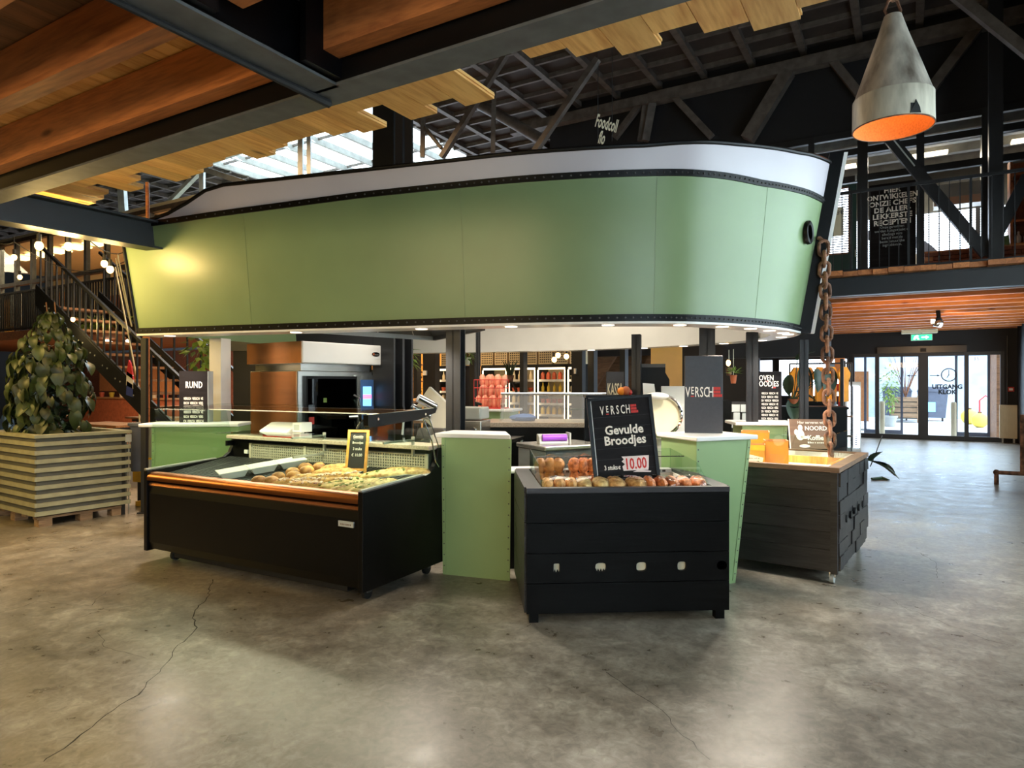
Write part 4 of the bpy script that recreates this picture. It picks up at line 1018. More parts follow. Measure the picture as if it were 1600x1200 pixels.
# orange boxes
def card_box(loc, rz, w, d_, h, label, panel=False):
    t = thing('orange_carton', label, 'carton', loc, rz)
    th = .004
    for nm, bx_ in (('wall', (-w / 2, w / 2, -d_ / 2, -d_ / 2 + th)), ('wall', (-w / 2, w / 2, d_ / 2 - th, d_ / 2)), ('wall', (-w / 2, -w / 2 + th, -d_ / 2, d_ / 2)), ('wall', (w / 2 - th, w / 2, -d_ / 2, d_ / 2))):
        MB().box(bx_[0], bx_[1], bx_[2], bx_[3], 0, h).build(nm, 'orange_card', t)
    MB().box(-w / 2, w / 2, -d_ / 2, d_ / 2, 0, .004).build('bottom', 'orange_card', t)
    for (x0, x1, y0, y1) in ((-w / 2, w / 2, -d_ / 2 - .002, -d_ / 2 + .006), (-w / 2, w / 2, d_ / 2 - .006, d_ / 2 + .002), (-w / 2 - .002, -w / 2 + .006, -d_ / 2, d_ / 2), (w / 2 - .006, w / 2 + .002, -d_ / 2, d_ / 2)):
        MB().box(x0, x1, y0, y1, h, h + .004).build('edge', 'kraft', t)
    if panel:
        MB().prism([(-w * .40, .02), (w * .30, .02), (w * .42, h * .5), (-w * .36, h * .62)], -d_ / 2 - .001, -d_ / 2 - .0002, 'xz').build('print_panel', 'cream', t)
        for j in range(4): scribble(t, -.05, .035, h * .44 - j * .026, .011, 'rim_wood', -d_ / 2 - .0012, seed=j)
        MB().box(-w / 2, w / 2, -d_ / 2 - .001, -d_ / 2 - .0002, h * .78, h).build('yellow_band', 'yellow_paint', t)
    else:
        for j in range(5): scribble(t, -w * .32, w * .28, .12 - j * .017, .009, 'kraft', -d_ / 2 - .0008, seed=j + 9)
    return t
y_ = 5.95
w0 = P(1212, 722, 5.83); w0.z = .812
card_box(w0, math.radians(-14), .19, .15, .245, 'tall open orange carton with plain script print beside the coffee sign')
w0 = P(1180, 725, 5.78); w0.z = .812
card_box(w0, math.radians(-20), .16, .12, .215, 'open orange carton with cream printed panel against the green podium', True)
w0 = P(1180, 690, 6.15); w0.z = .812
card_box(w0, math.radians(-20), .24, .2, .30, 'large open orange carton behind the two smaller cartons')
# coffee sign
cf = thing('coffee_sign', 'brown board lettered in white about serving coffee, leaning in the freezer', 'sign', P(1236, 695, 6.45), math.radians(-6))
cf.location.z = .925
TC = Matrix.Rotation(math.radians(-14), 4, 'X')
MB().box(0, .385, 0, .012, 0, .29, TC).build('board', 'poster_brown', cf)
MB().box(-.008, 0, -.002, .014, 0, .29, TC).build('edge_strip', 'text_white', cf)
tletter('Hier serveren wij', 'text_white', .038, .20, .245, cf, TC, -14, sx=.92)
tletter('NOORD', 'text_white', .06, .245, .18, cf, TC, -14, sx=.92, bold=.001)
tletter('Koffie', 'text_white', .066, .235, .085, cf, TC, -14, sx=.95, bold=.0015)
scribble(cf, .16, .31, .052, .016, 'text_white', -.003, TC, seed=5)
fg = MB()
for (cx, cz, rx, rz_) in ((.10, .205, .022, .03), (.095, .135, .04, .055), (.06, .16, .02, .03), (.135, .11, .045, .014), (.13, .025, .05, .016)):
    fg.lathe([(.0, 0), (1, 0)], 14, TC @ Matrix.Translation((cx, -.002, cz)) @ Matrix.Diagonal((rx, 1, rz_, 1)) @ Matrix.Rotation(math.pi / 2, 4, 'X'), cap=False)
fg.build('printed_figure', 'text_white', cf)
# ================================================================== KIOSK EQUIPMENT
def at(px, y, z=0.0): v = P(px, 600, y); return Vector((v.x, v.y, z))
# white column, black partition
t = thing('white_column', 'plain white square column beside the dark butcher box', 'column', at(344, 7.5), math.radians(-17)); MB().box(-.08, .08, -.08, .08, 0, 2.06).build('shaft', 'white_paint', t, bevel=.004); MB().box(-.11, .11, -.11, .11, 0, .02).build('foot', 'white_paint', t)
t = thing('black_partition', 'black kitchen partition with header behind the oven', 'partition', at(362, 9.1), math.radians(2))
for k in range(3): MB().box(.02 + k * .62, .62 + k * .62, 0, .04, 0, 2.02).build('panel', 'dark_wall', t)
MB().box(0, 2.35, -.03, .06, 2.0, 2.24).build('header', 'black_steel', t)
# combi oven
oc = at(465, 7.35); orz = math.radians(54)
ov = thing('combi_oven', 'tall stainless combi oven with black glass door and blue control screen', 'oven', oc, orz)
OW, OD = 1.0, .80
ov.scale = (1.16, 1.14, 1.0)
MB().box(0, OW, 0, OD, .75, 1.70).build('body', 'stainless', ov, bevel=.008)
MB().box(-.004, -.001, .02, OD - .02, .77, 1.69).build('side_skin', 'brushed_warm', ov)  # warm reflections on the stainless side painted as an orange-brown skin
MB().box(.02, OW - .02, .02, OD - .02, .10, .74).build('stand_cabinet', 'stainless_dull', ov)
for x in (.04, OW - .10):
    for y in (.04, OD - .1): MB().box(x, x + .06, y, y + .06, 0, .12).build('leg', 'stainless_dull', ov)
MB().box(.07, .70, -.035, .0, .80, 1.64).build('door_frame', 'black_panel', ov)
MB().box(.09, .68, -.040, -.036, .83, 1.61).build('door_glass', 'oven_glass', ov)
MB().box(.70, OW - .005, -.022, 0, .77, 1.66).build('control_panel', 'stainless', ov)
sc2 = MB().box(.755, .93, -.028, -.022, 1.12, 1.60).build('control_screen', 'container_blue', ov)
MB().box(.785, .90, -.030, -.028, 1.28, 1.52).build('screen_field', 'screen_blue', sc2)
MB().box(.785, .90, -.031, -.0295, 1.37, 1.42).build('screen_bar', 'screen_pink', sc2)
MB().cyl((.84, -.03, 1.19), (.84, -.045, 1.19), .026, 16).build('dial', 'chrome', sc2)
scribble(sc2, .80, .885, 1.382, .026, 'text_white', -.0312)
MB().tube([(.66, -.04, 1.42), (.675, -.09, 1.38), (.70, -.095, 1.10), (.68, -.05, 1.02)], .014, 8).build('door_handle', 'chrome', ov, smooth=True)
MB().cyl((.58, -.04, 1.16), (.68, -.06, 1.16), .022, 10).build('latch', 'chrome', ov)
MB().box(.10, .16, -.042, -.040, 1.10, 1.18).build('warning_sticker', 'red_plastic', ov); MB().box(.27, .31, -.042, -.040, 1.34, 1.39).build('green_sticker', 'leaf_bright', ov)
for k in range(7): MB().bar((.12, .10, .88 + k * .1), (.62, .10, .88 + k * .1), .01).build('rack_rail', 'dark_grey', ov)
m = MB(); m.prism([(-.12, 1.78), (-.12, 2.02), (OD, 2.02), (OD, 1.78)], -.03, OW + .03); m.build('extraction_hood', 'white_gloss', ov, bevel=.01)
MB().box(-.034, -.031, -.10, OD, 1.78, 2.02).build('hood_side_skin', 'brushed_warm', ov)  # warm reflections of the hood side painted in the same way
MB().box(.05, OW - .05, .02, OD - .02, 1.70, 1.78).build('hood_neck', 'stainless', ov)
bd = MB().lathe([(0, 0), (.5, 0)], 20, Matrix.Translation((.88, -.122, 1.91)) @ Matrix.Diagonal((.11, 1, .055, 1)) @ Matrix.Rotation(math.pi / 2, 4, 'X'), cap=False).build('hood_badge', 'black_panel', ov)
scribble(bd, .865, .93, 1.900, .016, 'light_grey', -.124); MB().box(.838, .860, -.125, -.123, 1.897, 1.922).build('emblem', 'terracotta', bd)
# extraction canopy seen from below
hd_ = thing('extractor_canopy', 'grey pyramid extractor canopy with white ribs below the boat ceiling', 'extractor canopy', (0, 0, 0), 0)
ZR = 2.10
A_, B_, C_, D_ = [G(px, py, ZR) for px, py in ((425, 512), (678, 529), (755, 512.5), (585, 500))]
D_ = A_.lerp(C_, .5) + Vector((0, .12, 0))
ctr = (A_ + B_ + C_ + D_) / 4
tp = [v.lerp(ctr, .72) + Vector((0, 0, .45)) for v in (A_, B_, C_, D_)]
bt = [A_, B_, C_, D_]
for k in range(4):
    a, b, c, d = bt[k], bt[(k + 1) % 4], tp[(k + 1) % 4], tp[k]
    MB().add([a, b, c, d], [(0, 1, 2, 3)]).build('slope_panel', 'planter_box', hd_)
    MB().bar(a, b, .04, .05).build('rim', 'light_grey' if k == 0 else 'dark_grey', hd_)
    if k == 0:
        for f in (.2, .3, .5, .6, .85):
            MB().bar(a.lerp(b, f) + Vector((0, -.004, .01)), d.lerp(c, f) + Vector((0, -.004, 0)), .012).build('rib', 'white_paint', hd_)
# word boxes on the podiums
def text_rows(t, x0, x1, z1, rows, h, word='VERSCH', y=-.002):
    for r in range(rows):
        tx = ('VERSCH  ' * 4)[2 * (r % 3):][:18].strip()
        lettering(tx, 'text_white', h * .92, t, ((x0 + x1) / 2, y, z1 - r * h * 1.12), sx=(x1 - x0) / (h * 11.8), depth=.0004)
bx = G(280, 660, 1.15); bw_ = .29; 
t = thing('butcher_box', 'dark display box headed RUND with rows of white lettering', 'display box', (bx.x, bx.y - .0, 1.15), math.radians(3))
MB().box(0, bw_, 0, .14, 0, .535).build('body', 'poster_black', t); MB().box(bw_, bw_ + .003, .0, .14, 0, .535).build('pale_side', 'light_grey', t)
lettering('RUND', 'text_white', .095, t, (bw_ * .52, -.002, .36), sx=.62, bold=.0006, spacing=1.1)
text_rows(t, .01, bw_ - .01, .235, 6, .042)
a_ = P(1070, 672, 5.45); b_ = P(1126, 668, 5.60)
t = thing('brand_panel', 'tall plain graphite panel with the white and red stall word mark', 'display panel', (a_.x, a_.y, 1.15), math.radians(-9))
w_ = .30; MB().box(0, w_, 0, .03, 0, .63).build('body', 'graphite_panel', t, bevel=.003)
brand(t, Matrix.Identity(4), 0, .024, .275 + .02, .082, -.002, .445)
p3 = G(1185, 656, 1.15)
t = thing('oven_box', 'dark display box lettered for oven snacks with rows of white words', 'display box', (p3.x, p3.y + .0, 1.15), math.radians(-6))
MB().box(-.02, .25, 0, .14, 0, .54).build('body', 'poster_black', t)
lettering('OVEN\nOODJES', 'text_white', .085, t, (.005, -.002, .44), sx=.70, align='LEFT', bold=.0008, line=.78)
MB().box(.07, .10, -.003, -.001, .425, .435).build('red_bar', 'text_red', t); MB().box(.155, .185, -.003, -.001, .355, .365).build('red_bar', 'text_red', t)
text_rows(t, .0, .245, .285, 8, .036)
# bread slicer by the post
sl = thing('bread_slicer', 'pale grey slicing machine with two steel cylinders on a slanted plate', 'slicer', at(668, 6.5, .0), math.radians(-25))
MB().box(-.30, .30, -.05, .55, .0, .86).build('cabinet', 'stainless_dull', sl)
MB().prism([(-.16, .86), (.16, .86), (.22, 1.0), (.18, 1.12), (-.10, 1.12), (-.18, .95)], 0, .36, 'xz').build('body', 'dark_grey', sl, bevel=.01)
MB().prism([(.02, .90), (.19, .90), (.235, 1.0), (.20, 1.10), (.04, 1.05)], -.006, 0, 'xz').build('front_cover', 'machine_grey', sl)
PLM = Matrix.Translation((.02, .1, 1.27)) @ Matrix.Rotation(math.radians(38), 4, 'Y')
MB().box(-.20, .20, -.02, .02, -.13, .17, PLM).build('slanted_plate', 'machine_grey', sl, bevel=.01)
for k in (0, 1): MB().cyl(PLM @ Vector((-.02, -.02, .06 - .12 * k)), PLM @ Vector((-.16, -.16, .06 - .12 * k)), .042, 16).build('steel_cylinder', 'chrome', sl, smooth=True)
MB().blob((.26, .12, 1.0), .07, .08, .08, 12, 8).build('hand_wheel', 'light_grey', sl, smooth=True)
MB().tube([(-.16, .0, 1.30), (-.24, -.05, 1.22), (-.26, -.05, 1.05)], .012, 8).build('feed_arm', 'light_grey', sl)
# contact grill on steel bench
bn = thing('steel_bench', 'stainless work bench carrying the contact grill behind the green podium', 'bench', at(745, 7.35), math.radians(-17))
MB().box(-.45, .45, -.3, .35, .92, .96).build('top', 'stainless', bn); MB().box(-.43, .43, -.27, .33, .30, .33).build('shelf', 'stainless_dull', bn)
for x in (-.42, .42):
    for y in (-.27, .32): MB().cyl((x, y, 0), (x, y, .92), .02).build('leg', 'stainless', bn)
gp = thing('contact_grill', 'stainless contact grill with black handles on the work bench', 'grill', at(736, 7.25, .96), math.radians(-14))
MB().box(-.16, .17, -.18, .18, .02, .20).build('base', 'stainless', gp, bevel=.01); MB().box(-.15, .16, -.17, .17, .21, .34).build('lid', 'machine_grey', gp, bevel=.015)
for x in (-.10, .12): MB().tube([(x, -.16, .36), (x, -.20, .39), (x + .06, -.22, .375)], .014, 8).build('handle', 'rubber', gp)
MB().cyl((.08, -.18, .10), (.08, -.20, .10), .03, 14).build('knob', 'chrome', gp)
for x in (-.13, .14):
    for y in (-.15, .15): MB().cyl((x, y, 0), (x, y, .03), .015).build('foot', 'rubber', gp)
podium('pale green podium behind the contact grill carrying the wire basket', at(762, 8.85), math.radians(-17), .62, .4, 1.22, (.0, .0))
wb = thing('wire_basket', 'wire basket filled with pink snack bags behind the contact grill', 'basket', at(768, 8.95, 1.22), math.radians(-17)); wb.scale = (1.07, 1.07, 1.07)
for z in (.01, .13, .26, .36):
    MB().tube([(-.19, -.12, z), (.19, -.12, z), (.19, .12, z), (-.19, .12, z)], .005, 6, closed=True).build('hoop', 'text_red', wb)
m = MB()
for k in range(9): m.bar((-.19 + k * .0475, -.12, 0), (-.19 + k * .0475, -.12, .36), .005); m.bar((-.19 + k * .0475, .12, 0), (-.19 + k * .0475, .12, .36), .005)
m.box(-.19, .19, -.12, .12, 0, .008); m.build('wire_grid', 'text_red', wb)
bgm = MB().blob((0, 0, .085), .055, .03, .09, 10, 7, .08).mesh('snack_bag', 'bread_bag', True)
for k in range(15):
    o = inst('snack_bag', bgm, None, wb.matrix_basis @ Vector((-.14 + .07 * (k % 5), -.06 + .05 * (k // 5 % 3), .01 + .13 * (k // 5))), (.1, .2 * ((k % 3) - 1), random.random()))
    tag(o, 'pink snack bag packed in the red wire basket', 'snack bag', 'snack bags in the wire basket')
# glass serving case at the back of the stall
sv = thing('serving_case', 'low serving case with slanted glass hood on a black base', 'display case', at(775, 7.75), math.radians(-4)); sv.location.z = -.05
MB().box(-.10, 1.35, 0, .75, .05, 1.10).build('base', 'black_panel', sv); MB().box(-.13, 1.38, -.06, .80, 1.10, 1.155).build('granite_top', 'granite', sv, bevel=.006)
MB().prism([(.02, 1.16), (.03, 1.16), (.33, 1.47), (.32, 1.475)], .05, .80).build('slanted_glass', 'thin_plastic', sv)
MB().prism([(.02, 1.16), (.03, 1.16), (.33, 1.47), (.32, 1.475)], .82, 1.33).build('slanted_glass', 'thin_plastic', sv)
MB().cyl((.03, .32, 1.48), (1.35, .32, 1.48), .018, 12).build('top_rail', 'chrome', sv, smooth=True)
MB().box(.03, 1.35, .32, .70, 1.472, 1.48).build('top_glass', 'thin_plastic', sv)
MB().box(.05, 1.33, .68, .686, 1.16, 1.47).build('back_sheet', 'thin_plastic', sv)
MB().box(.78, 1.33, .15, .55, 1.30, 1.308).build('glass_shelf', 'case_glass', sv)
for x in (.04, .81, 1.34): MB().prism([(.02, 1.16), (.68, 1.16), (.68, 1.47), (.32, 1.47)], x - .003, x + .003).build('glass_end', 'case_glass', sv)
for x in (.10, 1.25):
    MB().box(x - .04, x + .04, .06, .14, 0, .06).build('foot', 'rubber', sv)
t = thing('blue_cloth', 'folded pale blue cloth lying inside the serving case', 'cloth', sv.matrix_basis @ Vector((.30, .28, 1.157)), 0)
MB().blob((0, 0, .035), .16, .09, .05, 14, 7, .14, flat=.034).build('cloth_fold', 'container_blue', t, smooth=True)
# stainless chest with foil dispenser
ck_ = P(853, 697, 5.85); sr = math.radians(28)
sb = thing('stainless_chest', 'stainless chest cooler with dark side carrying the purple foil roll', 'cooler', (ck_.x, ck_.y, 0), sr)
MB().box(0, .60, 0, .50, .08, .96).build('body', 'dark_grey', sb, bevel=.008); MB().box(-.003, -.001, .0, .50, .09, .95).build('side_skin', 'stainless', sb); MB().box(-.02, .64, -.02, .52, .96, 1.0).build('lid', 'stainless', sb, bevel=.01)
for x in (.06, .54):
    for y in (.06, .44): MB().cyl((x, y, 0), (x, y, .09), .02).build('foot', 'rubber', sb)
t = thing('foil_dispenser', 'grey foil dispenser box with purple roll on the stainless chest', 'dispenser', sb.matrix_basis @ Vector((.22, .24, 1.0)), math.radians(10))
MB().prism([(-.06, 0), (.07, 0), (.07, .085), (.02, .085), (-.03, .06)], -.14, .14).build('case', 'light_grey', t, bevel=.005)
MB().cyl((-.11, -.035, .055), (.12, -.035, .055), .032, 16).build('purple_roll', 'purple', t, smooth=True); MB().box(.14, .155, -.07, .07, 0, .10).build('end_cap', 'light_grey', t)
t = thing('lidded_cabinet', 'low dark cabinet with white lid beside the stainless chest behind the freezer', 'cabinet', at(815, 5.62, 0), math.radians(8))
MB().box(-.15, .22, -.03, .2, 0, .80).build('cabinet', 'black_panel', t, bevel=.01); MB().box(-.16, .23, -.04, .21, .80, .83).build('lid', 'white_gloss', t, bevel=.01)
# meat slicer with round guard
ms = thing('meat_slicer', 'meat slicer with large round pale blade guard behind the price poster', 'slicer', at(1030, 6.1, 0), math.radians(-10))
MB().box(-.32, .28, -.02, .5, 0, .93).build('cabinet', 'stainless_dull', ms)
MB().box(-.22, .20, .0, .40, .93, 1.06).build('base', 'machine_grey', ms, bevel=.012)
MB().cyl((.02, .10, 1.26), (.02, .15, 1.26), .175, 36).build('blade_disc', 'cream', ms, smooth=True)
MB().tube([(.02 + .185 * math.cos(a), .09, 1.26 + .185 * math.sin(a)) for a in [math.radians(x) for x in range(-60, 110, 10)]], .016, 8).build('blade_guard', 'chrome', ms, smooth=True)
MB().box(-.10, .16, .15, .26, 1.0, 1.42).build('motor_housing', 'machine_grey', ms, bevel=.02)
MB().blob((-.02, .03, 1.44), .11, .06, .035, 12, 7).build('handle_guard', 'white_gloss', ms, smooth=True)
MB().box(-.10, .12, -.06, -.01, 1.06, 1.09).build('carriage', 'chrome', ms)
t = thing('grey_slope_board', 'pale grey slanted board standing behind the meat slicer', 'board', at(1052, 6.25, .93), math.radians(-8))
MB().prism([(-.10, 0), (.20, 0), (.12, .60), (-.11, .60)], 0, .03, 'xz').build('board', 'light_grey', t, bevel=.004); MB().box(-.08, .16, .02, .12, -.93, .02).build('stand', 'dark_grey', t)
t = thing('paper_sheet_stand', 'white paper sheet on a stand beside the round slicer guard', 'paper', at(1014, 6.5, .95), math.radians(-8))
MB().prism([(-.05, .40), (.08, .38), (.05, .60), (-.06, .61)], 0, .004, 'xz').build('sheet', 'white_gloss', t); MB().bar((0, .01, -.95), (0, .01, .45), .02).build('stem', 'dark_grey', t)
t = thing('black_cabinet', 'plain black cabinet with slanted shoulder before the amber wall', 'cabinet', at(1018, 7.6, 0), math.radians(-10))
MB().prism([(-.14, 0), (.20, 0), (.20, 1.60), (.155, 1.68), (.155, 1.78), (-.14, 1.78)], 0, .4, 'xz').build('body', 'black_panel', t); MB().box(-.14, .155, -.004, 0, 1.74, 1.78).build('edge', 'dark_grey', t)
# cash sign, fruit, shingled crate
t = thing('cash_desk_sign', 'grey board with tall cream letters standing behind the price poster', 'sign', at(961, 7.6, 0), math.radians(-8))
MB().box(-.10, .10, 0, .02, 1.36, 1.69).build('board', 'graphite_panel', t); lettering('KASSA', 'cream', .20, t, (0, -.003, 1.42), sx=.30, bold=.003); MB().bar((0, .01, 0), (0, .01, 1.38), .03).build('post', 'black_steel', t); MB().box(-.12, .12, -.1, .12, 0, .02).build('foot', 'black_steel', t)
t = thing('side_table', 'black side table with herbs and fruit beside the cash sign', 'table', at(960, 7.25), 0)
MB().box(-.32, .25, -.1, .2, 1.40, 1.43).build('top', 'black_panel', t)
for x in (-.3, .23): MB().bar((x, .05, 0), (x, .05, 1.40), .04).build('leg', 'black_panel', t)
for k, (px, r, mt, lb_) in enumerate(((971, .045, 'orange_card', 'orange fruit lying beside the cash sign'), (978, .05, 'terracotta', 'reddish fruit lying beside the cash sign'), (984, .03, 'red_plastic', 'small red fruit lying beside the cash sign'))):
    o = MB().blob((0, 0, r * .92), r, r, r, 14, 9).build('fruit', mt, None, True, loc=at(px, 7.25, 1.43)); tag(o, lb_, 'fruit'); MB().cyl((0, 0, r * 1.8), (.003, 0, r * 2.1), .003, 6).build('stem', 'leaf_dark', o)
cr = thing('shingled_crate', 'black crate with shingled side painted daylit grey standing behind the graphite brand panel', 'crate', at(1134, 8.4), math.radians(-12))
MB().box(-.10, .07, 0, .5, 0, 1.34).build('front_board', 'charred_black', cr)
MB().box(.07, .28, .01, .5, 0, 1.32).build('core', 'charred', cr)
for r in range(9):
    for k in range(2):
        MB().box(.072 + k * .105 + .02 * (r % 2), .168 + k * .105, -.012 - random.random() * .02, .01, .40 + r * .10, .492 + r * .10).build('shingle', 'light_grey', cr)  # daylight on the charred shingles put into this pale grey
# ================================================================== PLANTS (generic)
def leaf_mesh(name, L_, W_, mat, curl=.25):
    m = MB(); rows = []
    for i in range(7):
        t = i / 6; w = W_ * (math.sin(math.pi * min(1, t * .92 + .08)) ** .75) * (1.0 if t < .98 else .02)
        z = -curl * L_ * t * t
        rows.append([(t * L_, -w, z + w * .25), (t * L_, -w * .5, z + w * .05), (t * L_, 0, z), (t * L_, w * .5, z + w * .05), (t * L_, w, z + w * .25)])
    return m.grid(rows).mesh(name, mat, True)
def foliage(m, center, rx, ry, rz, n, L_, W_, rnd=random, droop=.3):
    for _ in range(n):
        u = Vector((rnd.gauss(0, 1), rnd.gauss(0, 1), rnd.gauss(0, 1))).normalized() * (rnd.random() ** .4)
        c = Vector(center) + Vector((u.x * rx, u.y * ry, u.z * rz))
        d = Vector((u.x, u.y, u.z * .4 - droop + rnd.uniform(-.3, .3))).normalized(); s = d.cross(Vector((rnd.uniform(-.5, .5), rnd.uniform(-.5, .5), 1))).normalized()
        l = L_ * rnd.uniform(.6, 1.2); w = W_ * rnd.uniform(.6, 1.2)
        up = s.cross(d)
        m.add([c, c + d * l * .35 + s * w, c + d * l - up * l * .15, c + d * l * .35 - s * w, c + d * l * .5 - up * .02 * l], [(0, 1, 4), (1, 2, 4), (2, 3, 4), (3, 0, 4)])
    return m
def potted(name, label, loc, pot_r, pot_h, fol, mat='leaf_dark', pot='terracotta', cat='plant', stem=True):
    t = thing(name, label, cat, loc, 0)
    if pot: MB().lathe([(pot_r * .72, 0), (pot_r, pot_h), (pot_r * 1.08, pot_h), (pot_r * 1.08, pot_h * .85)], 16).build('pot', pot, t, smooth=True)
    for (c, rx, ry, rz, n, L_, W_) in fol:
        o = foliage(MB(), c, rx, ry, rz, n, L_, W_).build('leaves', mat, t); o['kind'] = 'stuff'
    if stem and fol: MB().tube([(0, 0, pot_h * .6), (.02, .01, fol[0][0][2])], .012, 6).build('stem', 'rust', t)
    return t
# plants around the stall
potted('leafy_plant', 'large dark leafy plant standing right beside the oven', at(603, 8.9, 0), .16, .9, [((0, 0, 1.55), .22, .2, .42, 170, .16, .05)], 'leaf_dark', 'terracotta')
t = potted('dracaena_plant', 'small tree plant with bare pale trunk and yellow-green crown', at(633, 10.2, 1.0), .11, .14, [((.0, 0, .95), .16, .16, .16, 80, .2, .02)], 'leaf_bright', 'terracotta', stem=False)
MB().tube([(0, 0, .1), (-.02, 0, .4), (.01, 0, .65), (0, 0, .95)], .03, 8).build('trunk', 'kraft', t)
t = thing('plant_table', 'low dark table carrying the small tree plant', 'table', at(633, 10.2), 0)
MB().box(-.35, .5, -.2, .25, .96, 1.0).build('top', 'tread_wood', t)
for x in (-.3, .45): MB().bar((x, 0, 0), (x, 0, .96), .05).build('leg', 'black_steel', t)
potted('climbing_plant', 'bright green climbing plant hanging below the stern of the boat', at(316, 8.9, 0), .15, .6, [((0, 0, 2.05), .17, .15, .36, 120, .14, .05), ((.05, 0, 1.5), .12, .1, .4, 60, .12, .04)], 'leaf_bright', 'dark_grey')
# ================================================================== PLANTER, BIN, STAIRS (left)
pa = G(58, 825); pb = G(198, 803)
pr = math.atan2(pb.y - pa.y, pb.x - pa.x)           # right face runs away from the viewer
pl = thing('slatted_planter', 'large square planter clad in horizontal grey-brown slats on a pallet', 'planter', (pa.x, pa.y, 0), pr)
PL, PWD = (pb - pa).length, 1.25                     # local x: right face, local y: towards the left
nS = 10
for k in range(nS):
    z = .165 + k * .0895 if k < nS - 1 else .965
    z0 = .125 + k * .094
    for nm, bx_ in (('slat', (-.012, PL + .012, -.028, -.006)), ('slat', (-.034, -.012, -.028, PWD + .012)), ('slat', (-.012, PL + .012, PWD + .006, PWD + .028)), ('slat', (PL + .012, PL + .034, -.028, PWD + .012))):
        if k == nS - 1: continue
        MB().box(bx_[0], bx_[1], bx_[2], bx_[3], z0, z0 + .045).build(nm, 'planter_slat', pl)
for bx_ in ((-.04, PL + .04, -.04, .05), (-.04, PL + .04, PWD - .05, PWD + .04), (-.04, .05, .05, PWD - .05), (PL - .05, PL + .04, .05, PWD - .05)):
    MB().box(bx_[0], bx_[1], bx_[2], bx_[3], .965, 1.0).build('top_board', 'planter_slat', pl)
for bx_ in ((0, PL - .06, -.004, .02), (0, PL, PWD - .02, PWD), (-.01, .02, 0, PWD), (PL - .02, PL, 0, PWD)): MB().box(bx_[0], bx_[1], bx_[2], bx_[3], .12, .965).build('inner_wall', 'planter_box', pl)  # darker than the slats: shade of the recess put into the wall colour
MB().box(.02, PL - .02, .02, PWD - .02, .80, .90).build('soil', 'soil', pl)
MB().box(PL - .06, PL - .02, -.005, .03, .0, .96).build('corner_post', 'black_steel', pl)
for x in (.02, PL * .46, PL - .16):
    for y in (.01, PWD / 2, PWD - .15): MB().box(x, x + .13, y, y + .12, 0, .085).build('pallet_block', 'pallet_wood', pl)
for k in range(5): MB().box(0, PL - .04, k * (PWD - .12) / 4 + .0, k * (PWD - .12) / 4 + .11, .085, .11).build('pallet_board', 'pallet_wood', pl)
MB().bar((PL + .02, -.005, 0), (PL + .02, -.005, .96), .012).build('corner_rod', 'stainless_dull', pl)
MB().box(PL - .03, PL + .04, -.032, -.028, .86, .95).build('name_tag', 'light_grey', pl)
# big plant
PM = place(Vector((pa.x, pa.y, 0)), pr)
pc = P(80, 600, 7.9); pc.z = .90
bp = thing('planter_shrub', 'tall bushy shrub with heart-shaped leaves growing in the slatted planter', 'plant', pc, 0)
hm = []
for v in range(3):
    m = MB(); rows = []
    L_, W_ = .17, .075
    for i in range(8):
        t_ = i / 7; w = W_ * (math.sin(math.pi * (.12 + .88 * t_)) ** .8 if t_ < 1 else 0.0); zz = -.10 * t_ * t_ * (1 + .4 * v) + (.0)
        back = -.03 * (1 if i == 0 else 0)
        rows.append([(t_ * L_ + back * 1, -w, zz + w * .28), (t_ * L_, -w * .5, zz + w * .06), (t_ * L_ + .012 * (i == 0), 0, zz), (t_ * L_, w * .5, zz + w * .06), (t_ * L_ + back, w, zz + w * .28)])
    hm.append(m.grid(rows).mesh('leaf', 'leaf', True))
rr = random.Random(4)
def shrub_r(z):       # silhouette radius over height above the soil
    return lerp_table([(0, .34), (.35, .40), (.7, .39), (1.0, .35), (1.18, .26), (1.32, .15), (1.55, .05)], z)
fo = MB()
for _ in range(900):
    z = rr.uniform(.0, 1.15); r = shrub_r(z) * rr.random() ** .5 * .8; a = rr.uniform(0, 6.28)
    foliage(fo, (r * math.cos(a), r * math.sin(a), z), .02, .02, .02, 1, .13, .045, rr)
o = fo.build('inner_foliage', 'leaf_dark', bp); o['kind'] = 'stuff'
for k in range(290):
    z = 1.5 * rr.random() ** .9; r = shrub_r(z) * rr.uniform(.82, 1.08); a = rr.uniform(-math.pi * 1.02, math.pi * .15) if k < 240 else rr.uniform(0, 6.28)
    s = rr.uniform(.5, 1.0) * (1.0 if z < 1.1 else .75)
    inst('leaf', hm[k % 3], bp, (r * math.cos(a), r * math.sin(a), z), (rr.uniform(-.5, .5), rr.uniform(.5, 1.25), a + rr.uniform(-.5, .5)), (s, s, s))
for k in range(5):
    a = k * 1.26; MB().tube([(.06 * math.cos(a), .06 * math.sin(a), -.02), (.12 * math.cos(a), .12 * math.sin(a), .5), (.08 * math.cos(a), .08 * math.sin(a), 1.1)], .014, 6).build('stem', 'rust', bp)
for k in range(2):
    MB().tube([(-.05 + .09 * k, 0, 1.0), (-.04 + .1 * k, .01, 1.35), (-.06 + .1 * k, 0, 1.62)], .007, 6).build('shoot', 'rust', bp)
